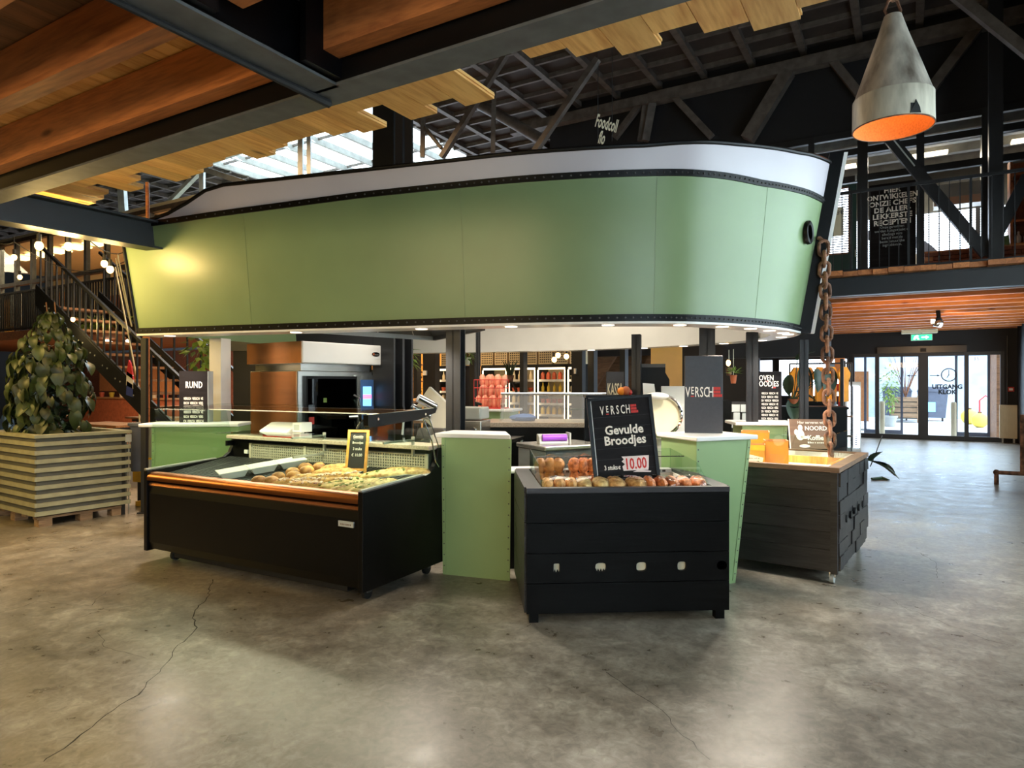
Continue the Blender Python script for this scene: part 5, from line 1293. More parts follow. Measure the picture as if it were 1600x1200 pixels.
# ash bin
bn_ = at(215, 8.35); t = thing('pillar_ash_bin', 'grey cylindrical wall bin with wide lid on a yellow stand beside the planter', 'bin', bn_, math.radians(-20))
MB().lathe([(.07, .46), (.075, .47), (.078, 1.0), (.09, 1.02), (.11, 1.03), (.11, 1.06), (.10, 1.065)], 24).build('body', 'grey_plastic', t, smooth=True)
dm = MB()
for i in range(-3, 4):
    for j in range(-3, 4):
        if i * i + j * j < 10: dm.blob((i * .028, j * .028, 1.066), .007, .007, .004, 6, 3)
o = dm.build('lid_studs', 'light_grey', t); o['kind'] = 'stuff'
MB().box(.04, .14, .07, .10, 0, .62).build('stand_post', 'yellow_paint', t); MB().box(-.12, .16, .07, .16, 0, .06).build('stand_foot', 'yellow_paint', t)
MB().box(-.20, -.06, .10, .13, .30, .95).build('stand_plate', 'yellow_paint', t); MB().box(.06, .16, .03, .07, .48, .60).build('notice', 'light_grey', t)
MB().box(-.22, .18, .16, .30, .35, 1.0).build('grey_crate', 'light_grey', t)
MB().box(-.2, .16, .17, .29, 0, .35).build('crate_foot', 'rubber', t)
# staircase: rises to the left along the hall
SQ = 6.0
def SP(p, z, q=SQ): return B(p, q, z)
stt = thing('steel_staircase', 'black steel staircase with baluster railing rising behind the planter', 'staircase', B(-7.6, SQ, 0), RB)
slope = (3.9 - 1.67) / 3.86
def sx(p): return p + 7.6                     # local x
def rail_z(p): return 1.67 + slope * (-9.35 - p)
pb0, pt0 = -7.75, -13.6
for y in (0, 1.1):
    MB().add([(sx(pb0), y - .02, rail_z(pb0) - 1.15), (sx(pb0), y - .02, rail_z(pb0) - .80), (sx(pt0), y - .02, rail_z(pt0) - .80), (sx(pt0), y - .02, rail_z(pt0) - 1.15),
              (sx(pb0), y + .02, rail_z(pb0) - 1.15), (sx(pb0), y + .02, rail_z(pb0) - .80), (sx(pt0), y + .02, rail_z(pt0) - .80), (sx(pt0), y + .02, rail_z(pt0) - 1.15)],
             [(0, 1, 2, 3), (7, 6, 5, 4), (0, 4, 5, 1), (3, 2, 6, 7), (1, 5, 6, 2), (0, 3, 7, 4)]).build('stringer', 'black_steel', stt)
    MB().bar((sx(pb0), y, rail_z(pb0)), (sx(pt0), y, rail_z(pt0)), .045, .05).build('handrail', 'black_steel', stt)
    MB().bar((sx(pb0), y, rail_z(pb0) - .78), (sx(pt0), y, rail_z(pt0) - .78), .03, .04).build('bottom_rail', 'black_steel', stt)
    p_ = pb0
    while p_ > pt0:
        MB().bar((sx(p_), y, rail_z(p_) - .8), (sx(p_), y, rail_z(p_)), .026).build('baluster', 'black_steel', stt); p_ -= .19 if y == 0 else .38
    MB().bar((sx(pb0), y, 0), (sx(pb0), y, rail_z(pb0) + .02), .08).build('newel', 'black_steel', stt)
nst = 15
for k in range(nst):
    p_ = pb0 - .15 - k * (pb0 - pt0 - .2) / nst; z = rail_z(p_) - .98
    if z > .1: MB().box(sx(p_) - .14, sx(p_) + .14, .02, 1.08, z, z + .04).build('tread', 'tread_wood', stt)
    for dp in (-.07, .07):
        if z > .1: MB().cyl((sx(p_) + dp, -.022, z + .02 + slope * -dp * .6), (sx(p_) + dp, -.03, z + .02 + slope * -dp * .6), .014, 8).build('bolt', 'light_grey', stt)
# tall black post at the foot of the stairs + flag
t = thing('corner_post', 'thin black steel post by the stern edge of the boat', 'post', at(226, 8.0), 0); MB().box(-.03, .03, -.03, .03, 0, 2.1).build('shaft', 'black_steel', t); MB().box(-.06, .06, -.06, .06, 0, .015).build('foot', 'black_steel', t)
t = thing('orange_post', 'slim orange wooden post behind the thin black post', 'post', at(228.5, 9.4), 0); MB().box(-.035, .035, -.03, .03, 0, 2.35).build('shaft', 'timber', t); MB().box(-.06, .06, -.06, .06, 0, .02).build('foot', 'black_steel', t)
t = thing('dutch_flag', 'furled red white and blue flag hanging on a slanted pale pole', 'flag', at(203, 10.5, 0), 0)
for k, (mt, z0, z1) in enumerate((('flag_red', 1.70, 1.93), ('flag_white', 1.55, 1.75), ('flag_blue', 1.42, 1.60))):
    MB().prism([(-.05, z0 - .02 * k), (.06, z0 - .08), (.05 - .03 * (k == 0), z1 - .06), (-.01 - .03 * (k > 0), z1)], -.02, .02, 'xz').build('flag_stripe', mt, t)
MB().bar((-.25, .03, 3.4), (.12, .03, 1.5), .016).build('pole', 'cream', t); MB().bar((.12, .03, 1.5), (.16, .03, 0), .016).build('pole', 'cream', t)
# festoon of bulbs
bulbs = [(61, 384, 5.75, 1.3), (107, 385, 6.0, .8), (163, 412, 7.2, .9), (172, 421, 6.75, 1.0), (22, 402, 8.6, .8), (31, 433, 10.5, .6), (114, 499, 11.0, .6)]
mk('socket_black', (28, 26, 26), .5)
for k, (px, py, y, s) in enumerate(bulbs):
    c = P(px, py, y)
    t = thing('festoon_bulb', ('round glowing bulb hanging before the upper end of the stair handrail', 'round glowing bulb under the black steel beam before the office windows', 'upper of two close glowing bulbs beside the hull stern', 'lower of two close glowing bulbs beside the hull stern', 'round glowing bulb hanging before the office gallery posts', 'round glowing bulb hanging before the office picket railing', 'round glowing bulb hanging before the staircase treads')[k], 'light bulb', c, 0, 'festoon bulbs by the staircase')
    MB().blob((0, 0, 0), .034, .034, .040, 14, 9).build('glass_bulb', 'bulb_glow', t, smooth=True); MB().cyl((0, 0, .034), (0, 0, .10), .018, 12).build('socket', 'socket_black', t)
    MB().tube([(0, 0, .1), (.002, 0, .3)], .004, 6).build('cord', 'rubber', t)
    point_light('festoon_light', c + Vector((0, 0, -.06)), (15, 17, 8, 8, 12, 12, 12)[k], (1.0, .68, .24), .08)
def wire(label, pts, r=.006, mat='rubber'):
    o = MB().tube(pts, r, 6).build('string_wire', mat); tag(o, label, 'wire'); return o
def sag(a, b, n=10, d=.15): return [a.lerp(b, k / n) - Vector((0, 0, d * math.sin(math.pi * k / n))) for k in range(n + 1)]
wire('sagging light string wire from the mezzanine to the near bulb', sag(P(30, 340, 5.6), P(61, 330, 5.75), 4, .02) + sag(P(61, 330, 5.75), P(107, 334, 6.0), 4, .03) + sag(P(107, 334, 6.0), P(163, 392, 7.2), 6, .05) + sag(P(163, 392, 7.2), P(205, 388, 7.6), 4, .05))
wire('sagging light string wire over the staircase', sag(P(0, 380, 8.6), P(22, 378, 8.6), 3, .02) + sag(P(22, 378, 8.6), P(214, 400, 9.6), 12, .3))
wire('pale rope slanting down behind the staircase', [P(181, 404, 8.8), P(196, 470, 9.3), P(205, 508, 9.6)], .009, 'cream')
wire('second pale rope slanting down beside the hull stern', [P(184, 398, 8.6), P(206, 510, 9.2)], .009, 'cream')
# ================================================================== RIGHT GALLERY
GQ = 12.0
gw = thing('gallery_walkway', 'upper gallery walkway with black steel edge beam and rough plank ends', 'walkway', (0, 0, 0), RB)
GP0 = -12.0
ibeam(MB(), 'p', GQ + .1, GP0, PMAX - .02, 2.98, 3.27, .2, .02, .16).build('edge_beam', 'black_steel', gw)
pm_ = MB().box(0, .205, 0, 1.2, 0, .075).mesh('plank', 'plank_end_wood')
for k in range(int((PMAX - GP0) / .21)):
    x = GP0 + k * .21
    inst('plank', pm_, gw, (x, GQ - .12 + random.uniform(-.10, .10), 3.272 + random.uniform(0, .012)))
MB().box(GP0, PMAX - .02, GQ + 1.0, QMAX - .06, 3.27, 3.34).build('deck', 'deck_under', gw)
sm_ = MB().box(0, PMAX - GP0 - .1, 0, .12, 0, .15).mesh('ceiling_slat', 'slat_wood')
k = 0
while GQ + .4 + k * .74 < QMAX - .35:
    inst('ceiling_slat', sm_, gw, (GP0 + .05, GQ + .4 + k * .74, 2.995)); k += 1
MB().box(GP0, PMAX - .02, GQ + .3, QMAX - .06, 3.16, 3.18).build('dark_soffit', 'dark_wall', gw)
# balustrade
rl = thing('gallery_railing', 'thin black steel railing along the upper gallery edge', 'railing', (0, 0, 0), RB)
RQ = 12.25; p0r = -2.4
MB().bar((p0r, RQ, 4.70), (PMAX - .03, RQ, 4.70), .035, .05).build('top_rail', 'black_steel', rl)
MB().bar((p0r, RQ, 3.42), (PMAX - .03, RQ, 3.42), .025, .03).build('bottom_rail', 'black_steel', rl)
p_ = p0r
n = 0
while p_ < PMAX - .05:
    MB().bar((p_, RQ, 3.35), (p_, RQ, 4.70), .014 if n % 6 else .035).build('baluster', 'black_steel', rl); p_ += .135; n += 1
MB().box(p0r, PMAX, RQ - .02, RQ + .02, 3.345, 3.36).build('base_strip', 'black_steel', rl)
# glazed wall of the gallery rooms (q = 13.9)
GZ = 13.9
gz = thing('gallery_glazing', 'black framed glass wall of the upper gallery rooms', 'glass wall', (0, 0, 0), RB)
def gp(px, py): v = PQ(px, py, GZ); return v.x * BC - v.y * BS, v.z
def post(px, w): p_, _ = gp(px, 300); MB().box(p_ - w / 2, p_ + w / 2, GZ - .06, GZ + .06, 3.34, 6.25).build('mullion', 'black_steel', gz); return p_
pa_, pb_, pc_, pd_ = post(1268, .10), post(1348, .17), post(1438, .12), post(1546, .22)
zt_ = gp(1360, 277)[1]; zt2 = gp(1355, 225)[1]
P0 = -2.6
for z in (zt_, 6.2): MB().box(P0, PMAX, GZ - .05, GZ + .05, z - .06, z + .06).build('transom', 'black_steel', gz)
MB().box(P0, PMAX, GZ - .05, GZ + .05, 5.80, 5.92).build('transom', 'black_steel', gz)
MB().box(P0, PMAX, GZ - .004, GZ + .004, 3.4, 6.2).build('pane', 'door_glass', gz)
# brick parapet under the right-hand windows
bq = thing('brick_parapet', 'low brown brick parapet below the gallery window', 'wall', (0, 0, 0), RB)
bm_ = MB().box(0, .235, 0, .09, 0, .06).mesh('brick', 'brick')
zpar = gp(1490, 391)[1]
MB().box(pc_ + .06, PMAX, GZ - .09, GZ - .07, 3.34, zpar).build('mortar', 'kraft', bq)
r = 0
while 3.35 + r * .072 < zpar - .05:
    x = pc_ + .07 + (.12 if r % 2 else 0)
    while x < PMAX - .24: inst('brick', bm_, bq, (x, GZ - .165, 3.35 + r * .072)); x += .247
    r += 1
# green door with blind and paper
dr = thing('door_2', 'dark green gallery door with venetian blind and posted paper', None, (0, 0, 0), RB); dr['kind'] = 'structure'
x0, x1 = P0 + .2, pb_ - .10
MB().box(x0, x1, GZ - .10, GZ - .02, 3.34, zt_ - .1).build('leaf', 'door_green', dr)
wx0, wx1 = gp(1270, 340)[0], gp(1326, 340)[0]; wz0, wz1 = gp(1300, 398)[1], gp(1300, 300)[1]
MB().box(wx0, wx1, GZ - .105, GZ - .101, wz0, wz1).build('lit_pane', 'daylight_pane', dr)
for k in range(26):
    z = wz0 + (wz1 - wz0) * (k + .5) / 26; MB().box(wx0, wx1, GZ - .125, GZ - .112, z - .006, z + .012).build('blind_slat', 'light_grey', dr)
for (a, b, c, d) in ((wx0 - .03, wx0, wz0, wz1), (wx1, wx1 + .03, wz0, wz1), (wx0, wx1, wz0 - .03, wz0), (wx0, wx1, wz1, wz1 + .03)): MB().box(a, b, GZ - .13, GZ - .10, c, d).build('glazing_bead', 'rust', dr)
pq = MB().box(gp(1293, 340)[0], gp(1319, 340)[0], GZ - .14, GZ - .135, gp(1300, 372)[1], gp(1300, 328)[1]).build('notice', 'cream', dr)
lettering('SPEAK U', 'text_dark', .10, pq, ((gp(1293, 340)[0] + gp(1319, 340)[0]) / 2, GZ - .142, gp(1300, 339)[1]), sx=-.8)
for z in (3.9, 5.3): MB().box(x1 - .02, x1 + .01, GZ - .13, GZ - .10, z, z + .12).build('hinge', 'light_grey', dr)
# lettered black poster panel
po = thing('gallery_text_poster', 'tall black poster with bold white lettering about chefs and recipes', 'poster', (0, 0, 0), RB)
qx0, qx1 = pb_ + .11, pc_ - .07; qz0, qz1 = 3.36, gp(1400, 287)[1]
MB().box(qx0, qx1, GZ - .10, GZ - .07, qz0, qz1).build('panel', 'poster_black', po)
cx = (qx0 + qx1) / 2
lines = ['HIER', 'ONTWIKKELEN', 'ONZE CHEFS', 'DE ALLER-', 'LEKKERSTE', 'RECEPTEN']
for k, tx in enumerate(lines):
    py = 297 + k * 10.0; z = gp(1395, py)[1] - .06
    lettering(tx, 'text_white', .125, po, (cx, GZ - .103, z), sx=1.0 if len(tx) < 11 else .9, bold=.004, depth=.001)
for k, tx in enumerate(['Onze gerechten', 'worden huisgemaakt en', 'alledaags vers', 'bereid met de', 'beste natuurlijke', 'ingrediënten.']):
    z = gp(1395, 355 + k * 5.6)[1] - .03; lettering(tx, 'light_grey', .068, po, (cx, GZ - .103, z), sx=.85, depth=.001)
# window beyond: bright daylight wall of the kitchen room
rb = thing('gallery_room_window', 'bright blind-covered window at the back of the gallery room', 'window', B(0, 17.0, 3.34), RB)
MB().box(-2.2, PMAX - .05, 0, .02, .35, 1.9).build('lit_pane', 'daylight_pane', rb)
for k in range(5): MB().box(-2.2 + k * 1.15, -2.12 + k * 1.15, -.05, 0, .3, 1.95).build('mullion', 'black_steel', rb)
for k in range(30): MB().box(-2.2, PMAX - .05, -.04, -.02, .37 + k * .051, .385 + k * .051).build('blind_slat', 'light_grey', rb)
MB().box(-2.5, PMAX - .02, .02, .1, 0, 3.6).build('surround', 'planter_box', rb)
rc = thing('gallery_room_ceiling', 'grey room ceiling with beams behind the gallery glass', 'ceiling', B(0, 14.1, 6.35), RB)
MB().box(-7, PMAX - .02, 0, 3.0, 0, .05).build('boarding', 'planter_box', rc)
for k in range(4): MB().box(-7, PMAX - .02, .4 + k * .7, .55 + k * .7, -.18, 0).build('beam', 'truss_pale', rc)
MB().box(-6, 2.2, .5, .6, -.30, -.24).build('cable_tray', 'truss_pale', rc)
for k in range(3): MB().box(-1.5 + k * 1.6, -.9 + k * 1.6, 1.4, 1.6, -.26, -.22).build('tube_lamp', 'strip_glow', rc)
area('gallery_tube_light', B(0, 15.4, 6.0), B(0, 15.4, 3), 3.0, .3, 60, NEUT)
# duct and arched pane inside
dt = thing('ventilation_duct', 'rounded silver ventilation duct hanging inside the gallery room', 'duct', B(0, 15.2, 5.05), RB)
m = MB(); m.prism([(-.3, 0), (-.18, -.12), (.18, -.12), (.3, 0), (.3, .25), (-.3, .25)], gp(1442, 300)[0] + .2, gp(1530, 300)[0] + .35, 'yz'); m.build('body', 'stainless_dull', dt)
MB().cyl((gp(1525, 300)[0] + .3, 0, .2), (gp(1525, 300)[0] + .3, 0, 1.1), .14, 16).build('riser', 'stainless_dull', dt, smooth=True)
ar = thing('round_wall_arch', 'dark curved arch shape standing before the bright gallery window', 'arch', B(.35, 16.4, 3.34), RB)
m = MB(); rows = [[], [], [], []]
for k in range(13):
    a = math.radians(-10 + k * 9)
    for j, (r_, yy) in enumerate(((1.25, 0), (1.45, 0), (1.45, .06), (1.25, .06))): rows[j].append((-.95 + r_ * math.cos(a), yy, .1 + r_ * math.sin(a)))
m.grid(rows + [rows[0]]).build('curve', 'bin_blue', ar)
MB().box(.20, .50, 0, .06, 0, .05).build('foot', 'bin_blue', ar); MB().box(-.5, -.1, .01, .05, .0, .95).build('white_poster', 'cream', ar)
# brown shelf area and vivid bunting at far right
sh = thing('gallery_bookcase', 'brown timber shelving behind the right gallery window', 'shelf', B(2.0, 15.0, 3.34), RB)
for k in range(5): MB().box(-.35, .45, 0, .35, .3 + k * .42, .34 + k * .42).build('shelf_board', 'timber', sh)
MB().box(-.35, .45, .36, .40, 0, 2.3).build('back', 'plank_end_wood', sh)
for x in (-.36, .45): MB().box(x - .02, x + .02, 0, .38, 0, 2.3).build('upright', 'plank_end_wood', sh)
for k in range(6):
    o = MB().lathe([(.04, 0), (.045, .12), (.02, .17), (.018, .22)], 10).build('white_bottle', 'white_gloss', None, True, loc=B(1.75 + .12 * (k % 3), 15.1, 3.34 + .34 + .42 * (k // 3) + .001), rotz=RB)
    tag(o, 'white bottle standing on the brown gallery shelving', 'bottle', 'bottles on the gallery shelving')
ps_ = PQ(1558, 370, 14.2)
bt_ = thing('paper_streamer', 'bright red green and orange paper streamer hanging in the gallery window', 'streamer', ps_, RB)
for k, (mt, dx, dz, s) in enumerate((('orange_card', .02, .25, .09), ('leaf_bright', -.04, .08, .13), ('yellow_paint', -.10, -.05, .1), ('leaf_bright', .08, -.12, .13), ('red_plastic', -.02, -.35, .2), ('orange_card', .04, .42, .06))):
    MB().prism([(dx - s, dz - s * .5), (dx + s * .8, dz - s * .8), (dx + s * .6, dz + s), (dx - s * .3, dz + s * .8)], -.012 * k, -.012 * k + .01, 'xz').build('paper_piece', mt, bt_)
MB().bar((0, .02, -.5), (0, .02, 1.6), .01).build('cord', 'rubber', bt_)
tn = thing('copper_still', 'round copper and steel still standing behind the gallery window', 'still', B(2.15, 14.55, 4.3), RB)
MB().lathe([(.05, 0), (.28, .08), (.32, .3), (.32, .55), (.26, .62), (.26, .70), (.30, .72), (.30, .98), (.12, 1.08)], 24).build('vessel', 'brushed_warm', tn, smooth=True)
MB().lathe([(.33, .50), (.33, .58)], 24, cap=False).build('band', 'chrome', tn)
for x in (-.2, .2): MB().bar((x, 0, -.96), (x, 0, .12), .04).build('leg', 'black_steel', tn)
# diagonal steel brace across the gallery
br = thing('gallery_brace', 'long slanted black steel brace crossing the gallery railing', 'brace', (0, 0, 0), 0)
MB().bar(PQ(1388, 215, 12.9), PQ(1542, 398, 12.9), .13, .17).build('member', 'black_steel', br)
MB().bar(PQ(1540, 400, 12.9), PQ(1606, 275, 12.9), .13, .17).build('member', 'black_steel', br)
MB().bar(PQ(1388, 217, 12.9) + Vector((0, -.09, 0)), PQ(1424, 262, 12.9) + Vector((0, -.09, 0)), .02, .02).build('light_edge', 'light_grey', br)
up = thing('gallery_post', 'broad black steel post crossing the gallery glass', 'post', B(gp(1546, 300)[0] - .02, 12.8, 3.345), RB); MB().box(-.09, .09, -.09, .09, 0, 4.5).build('shaft', 'black_steel', up); MB().box(-.14, .14, -.14, .14, 0, .02).build('foot', 'black_steel', up)
# ceiling return above the gallery rooms
structure(bbox('ceiling_gallery', 'dark_wall', GP0, PMAX, 17.1, QMAX + .2, 3.4, 3.5))
# ================================================================== ENTRANCE AREA
ex = thing('exit_sign', 'small illuminated green exit sign above the glass doors', 'exit sign', B(.35, 21.0, 2.72), RB)
MB().box(-.25, .25, 0, .04, 0, .17).build('housing', 'light_grey', ex); MB().box(-.235, .235, -.004, 0, .012, .158).build('green_face', 'exit_green', ex)
MB().prism([(-.19, .03), (-.15, .03), (-.12, .08), (-.09, .03), (-.05, .03), (-.09, .11), (-.06, .12), (-.10, .145), (-.16, .12)], -.008, -.005, 'xz').build('running_figure', 'exit_white', ex)
MB().prism([(.0, .07), (.10, .07), (.10, .04), (.17, .085), (.10, .13), (.10, .10), (.0, .10)], -.008, -.005, 'xz').build('arrow', 'exit_white', ex)
MB().bar((0, .02, .17), (0, .02, .20), .03).build('bracket', 'light_grey', ex)
ac = thing('air_curtain', 'cream air heater box mounted above the exit sign', 'heater', B(.30, 21.05, 2.92), RB)
MB().box(-.42, .42, -.02, .35, 0, .19).build('case', 'cream', ac, bevel=.02)
for k in (-.2, .2):
    for j in range(4): MB().box(k - .17, k + .17, -.025, -.02, .09 + j * .02, .10 + j * .02).build('louvre', 'dark_grey', ac)
sp_ = PQ(1467, 500, 16.0); ts = thing('track_spot', 'black and chrome spotlight hanging from the slat ceiling near the doors', 'spotlight', sp_, RB)
MB().tube([(0, 0, .0), (-.01, 0, .25), (-.05, 0, .62)], .012, 8).build('stem', 'chrome', ts)
MB().cyl((0, 0, .02), (-.02, 0, .25), .04, 14).build('adapter', 'black_panel', ts)
HM = Matrix.Rotation(math.radians(12), 4, 'Y')
MB().lathe([(.06, .04), (.085, .0), (.09, -.10), (.07, -.14)], 18, HM).build('head', 'chrome', ts, smooth=True); MB().lathe([(0, -.12), (.066, -.12)], 16, HM, cap=False).build('lens', 'spot_glow', ts)
MB().box(-.14, -.08, -.06, .02, -.06, .02).build('driver', 'spot_glow', ts)
rdv = B(2.36, 20.9, .12); rd = thing('wall_radiator', 'white panel radiator beside the glass doors', 'radiator', B(2.30, 21.66, .12), RB)
MB().box(-.19, .19, -.03, .06, .0, .88).build('panel', 'cream', rd, bevel=.01)
for k in range(8): MB().box(-.17 + k * .045, -.14 + k * .045, -.035, -.03, .04, .84).build('rib', 'cream', rd)
MB().tube([(-.02, .02, .88), (-.02, .03, 1.2), (-.02, .03, 2.7)], .014, 8).build('pipe', 'black_steel', rd)
for x in (-.12, .12): MB().box(x - .02, x + .02, -.01, .03, -.12, .0).build('foot', 'light_grey', rd)
fa = thing('fire_alarm', 'small red fire alarm box on the dark wall above the radiator', 'alarm', B(2.36, 21.70, 1.35), RB); MB().box(-.07, .07, 0, .05, 0, .12).build('case', 'red_plastic', fa, bevel=.008); MB().box(-.04, .04, -.003, 0, .03, .09).build('glass', 'white_gloss', fa)
pb_l = G(1557, 757); pipe = thing('floor_pipe_barrier', 'low rusty pipe barrier standing on the floor by the right wall', 'pipe', pb_l, RB)
zz = EYE - (738 - 600) / F * pb_l.y
L_ = PMAX - (pb_l.x * BC - pb_l.y * BS)
MB().tube([(0, 0, 0), (0, 0, zz - .04), (.01, 0, zz - .01), (.04, 0, zz), (L_, 0, zz)], .032, 10).build('pipe_run', 'rust', pipe, smooth=True)
MB().blob((0.0, 0, zz), .045, .042, .045, 10, 7).build('elbow', 'rust', pipe, smooth=True)
MB().cyl((.32, 0, zz), (.32, 0, zz + .9), .03, 10).build('upright', 'rust', pipe, smooth=True)
# ---- cone lamp
lp = P(1395, 25, 6.3); cl = thing('buoy_cone_lamp', 'rusty zinc cone lamp with orange inside hanging by a chain', 'pendant lamp', lp, 0)
cl.rotation_euler = (0, 0, 0); cl.scale = (.88, .88, .985)
cl['label'] = 'rusty zinc cone lamp with orange inside hanging on a short chain'
MB().lathe([(.085, 0), (.15, -.19), (.27, -.50), (.378, -.79), (.385, -.80)], 40, cap=False).build('cone', 'lamp_zinc', cl, smooth=True)
mk('lamp_zinc_pale', (160, 150, 132), 0.6, 0.2, 0.28, 6, bump=0.25, rgb2=(196, 190, 172), stretch=(1, 1, .3))
MB().lathe([(.388, -.795), (.392, -1.08)], 40, cap=False).build('skirt', 'lamp_zinc_pale', cl, smooth=True)
MB().lathe([(.07, -.02), (.25, -.48), (.372, -.79), (.382, -1.08)], 40, cap=False).build('orange_lining', 'lamp_inside', cl, smooth=True)
MB().lathe([(.382, -1.085), (.393, -1.085), (.393, -1.075), (.382, -1.075)], 40, cap=False).build('bottom_lip', 'rust', cl)
MB().lathe([(.0, .004), (.085, .0)], 24, cap=False).build('cap', 'rust', cl)
m = MB(); m.box(-.04, .0, -.393, -.388, -1.07, -.98); m.prism([(-.05, -1.07), (.06, -1.07), (.05, -1.02), (.01, -.95), (-.01, -1.0)], -.398, -.390, 'xz'); m.build('torn_patch', 'rubber', cl)
MB().blob((0, 0, -.30), .04, .04, .06, 12, 8).build('bulb', 'bulb_glow', cl, smooth=True)
for s in (-1, 1): MB().tube([(.06 * s, 0, 0), (.085 * s, 0, .05), (.05 * s, 0, .14), (.0, 0, .17)], .016, 8).build('lug', 'rust', cl)
R_ = cl.rotation_euler.to_matrix().to_4x4()
for k in range(14):
    v = R_.inverted() @ Vector((-.015 * k * 0, 0, .20 + k * .075)); inst('chain_link', lm, cl, (R_.inverted() @ Vector((0, 0, 0))) + v, (0, 0, math.radians(80 if k % 2 else 10)), (.8, .8, .8))
MB().bar(R_.inverted() @ Vector((0, 0, 1.15)), R_.inverted() @ Vector((0, 0, ROOF - lp.z - .1)), .012).build('cable', 'rubber', cl)
spot_light('track_spot_light', sp_ + Vector((0, -.1, -.2)), B(.5, 20.5, 3.1), 40, (1.0, .62, .32), 150)
area('entrance_fill', B(.3, 13.0, 2.3), B(.3, 18.0, 3.0), 2.0, .2, 24, (1.0, .66, .36))  # fill added below the gallery to warm the slat ceiling, no fixture
point_light('cone_lamp_light', lp + (R_ @ Vector((0, 0, -.75))), 2.6, (1.0, .62, .25), .08)
# ================================================================== RIGHT SIDE SHOP BITS
bk = thing('black_bulkhead', 'black hanging bulkhead box under the gallery edge beam', 'bulkhead', B(-1.75, 12.35, 2.02), RB)
MB().box(-1.1, .62, 0, .5, 0, .95).build('box', 'dark_wall', bk); MB().box(-1.1, .62, -.02, .0, .92, .96).build('edge', 'black_steel', bk)
for x in (-.9, .4): MB().bar((x, .25, .95), (x, .25, 1.14), .04).build('hanger', 'black_steel', bk)
wm = thing('window_4', 'row of small bright windows in the dark entrance wall', None, (0, 0, 0), RB); wm['kind'] = 'structure'
for (a, b) in ((-4.15, -3.55), (-3.35, -2.75), (-2.6, -2.05), (-1.95, -1.5)):
    MB().box(a, b, DW - .075, DW - .055, 1.2, 2.28).build('lit_pane', 'daylight_pane', wm)
    for (c, d, e, f) in ((a - .04, a, 1.16, 2.32), (b, b + .04, 1.16, 2.32), (a, b, 1.16, 1.2), (a, b, 2.28, 2.32)): MB().box(c, d, DW - .09, DW - .05, e, f).build('frame_bar', 'black_steel', wm)
ww = thing('white_backlit_panel', 'white back-lit panel behind the hanging flower pots', 'panel', B(-5.1, 21.6, 0), RB); MB().box(-.45, .2, 0, .05, 1.0, 2.35).build('panel', 'white_gloss', ww); MB().box(-.47, .22, .02, .08, 0, 1.0).build('base', 'black_steel', ww)
ab = thing('amber_screen', 'glossy amber partition screen behind the black cabinet', 'screen', at(1042, 10.2), math.radians(-8))
MB().box(-.24, .23, 0, .03, .05, 2.18).build('sheet', 'amber_wall', ab); MB().box(-.26, .25, -.01, .04, 0, .06).build('foot', 'black_steel', ab)
# hanging pots
for k, (px, py, y, lb_) in enumerate(((1139, 580, 8.8, 'small dark hanging pot by the glowing bulb'), (1146, 592, 8.6, 'small terracotta hanging pot with spiky plant'))):
    c = P(px, py, y); t = thing('hanging_pot', lb_, 'plant pot', c, 0)
    MB().lathe([(.03, -.06), (.045, .05), (.05, .05)], 14).build('pot', 'rust' if k == 0 else 'terracotta', t, smooth=True)
    MB().bar((0, 0, .05), (0, 0, 2.0 - c.z), .005).build('cord', 'cream', t)
    if k: o = foliage(MB(), (0, 0, .09), .05, .05, .03, 26, .09, .01, droop=-.5).build('leaves', 'leaf_bright', t); o['kind'] = 'stuff'
c = P(1138, 567, 8.9); t = thing('hanging_bulb', 'single glowing bulb hanging near the two small pots', 'light bulb', c, 0); MB().blob((0, 0, 0), .03, .03, .045, 12, 8).build('glass_bulb', 'bulb_glow', t, smooth=True); MB().cyl((0, 0, .04), (0, 0, .09), .015).build('socket', 'socket_black', t); MB().bar((0, 0, .09), (0, 0, 2.0 - c.z), .004).build('cord', 'rubber', t)
# potted monstera on black cabinet near the freezer
t = thing('low_black_cabinet', 'low black cabinet carrying the big-leaf plant behind the coffee sign', 'cabinet', at(1250, 9.0), math.radians(-20))
MB().box(-.35, .55, -.2, .3, .05, 1.22).build('body', 'black_panel', t); MB().box(-.37, .57, -.22, .32, 1.22, 1.25).build('top', 'black_panel', t); MB().box(-.33, .53, -.18, .28, 0, .05).build('plinth', 'rubber', t)
pt = thing('big_leaf_plant', 'dark big-leaf plant in a terracotta pot near the anchor chain', 'plant', at(1240, 8.9, 1.25), 0)
MB().lathe([(.05, 0), (.075, .10), (.08, .10)], 16).build('pot', 'terracotta', pt, smooth=True)
bl = leaf_mesh('leaf', .34, .10, 'leaf_dark', .3)
for k, (dx, dz, ry, rz_, s) in enumerate(((.0, .12, .9, -1.9, 1.0), (.02, .2, .2, -.5, .9), (.10, .50, 1.2, -1.4, 1.0), (-.05, .42, 1.2, -2.4, .8), (.05, .62, -.6, -1.2, .9), (.16, .56, 1.1, -.4, 1.1), (.30, .50, 1.2, -1.2, .9), (.46, .44, 1.3, -1.6, .9), (.50, .52, 1.1, -.2, .8))):
    inst('leaf', bl, pt, (dx, 0, dz), (0, ry, rz_), (s, s, s)); MB().tube([(0, 0, .08), (dx * .5, 0, dz * .6), (dx, 0, dz)], .006, 5).build('stem', 'leaf_dark', pt)
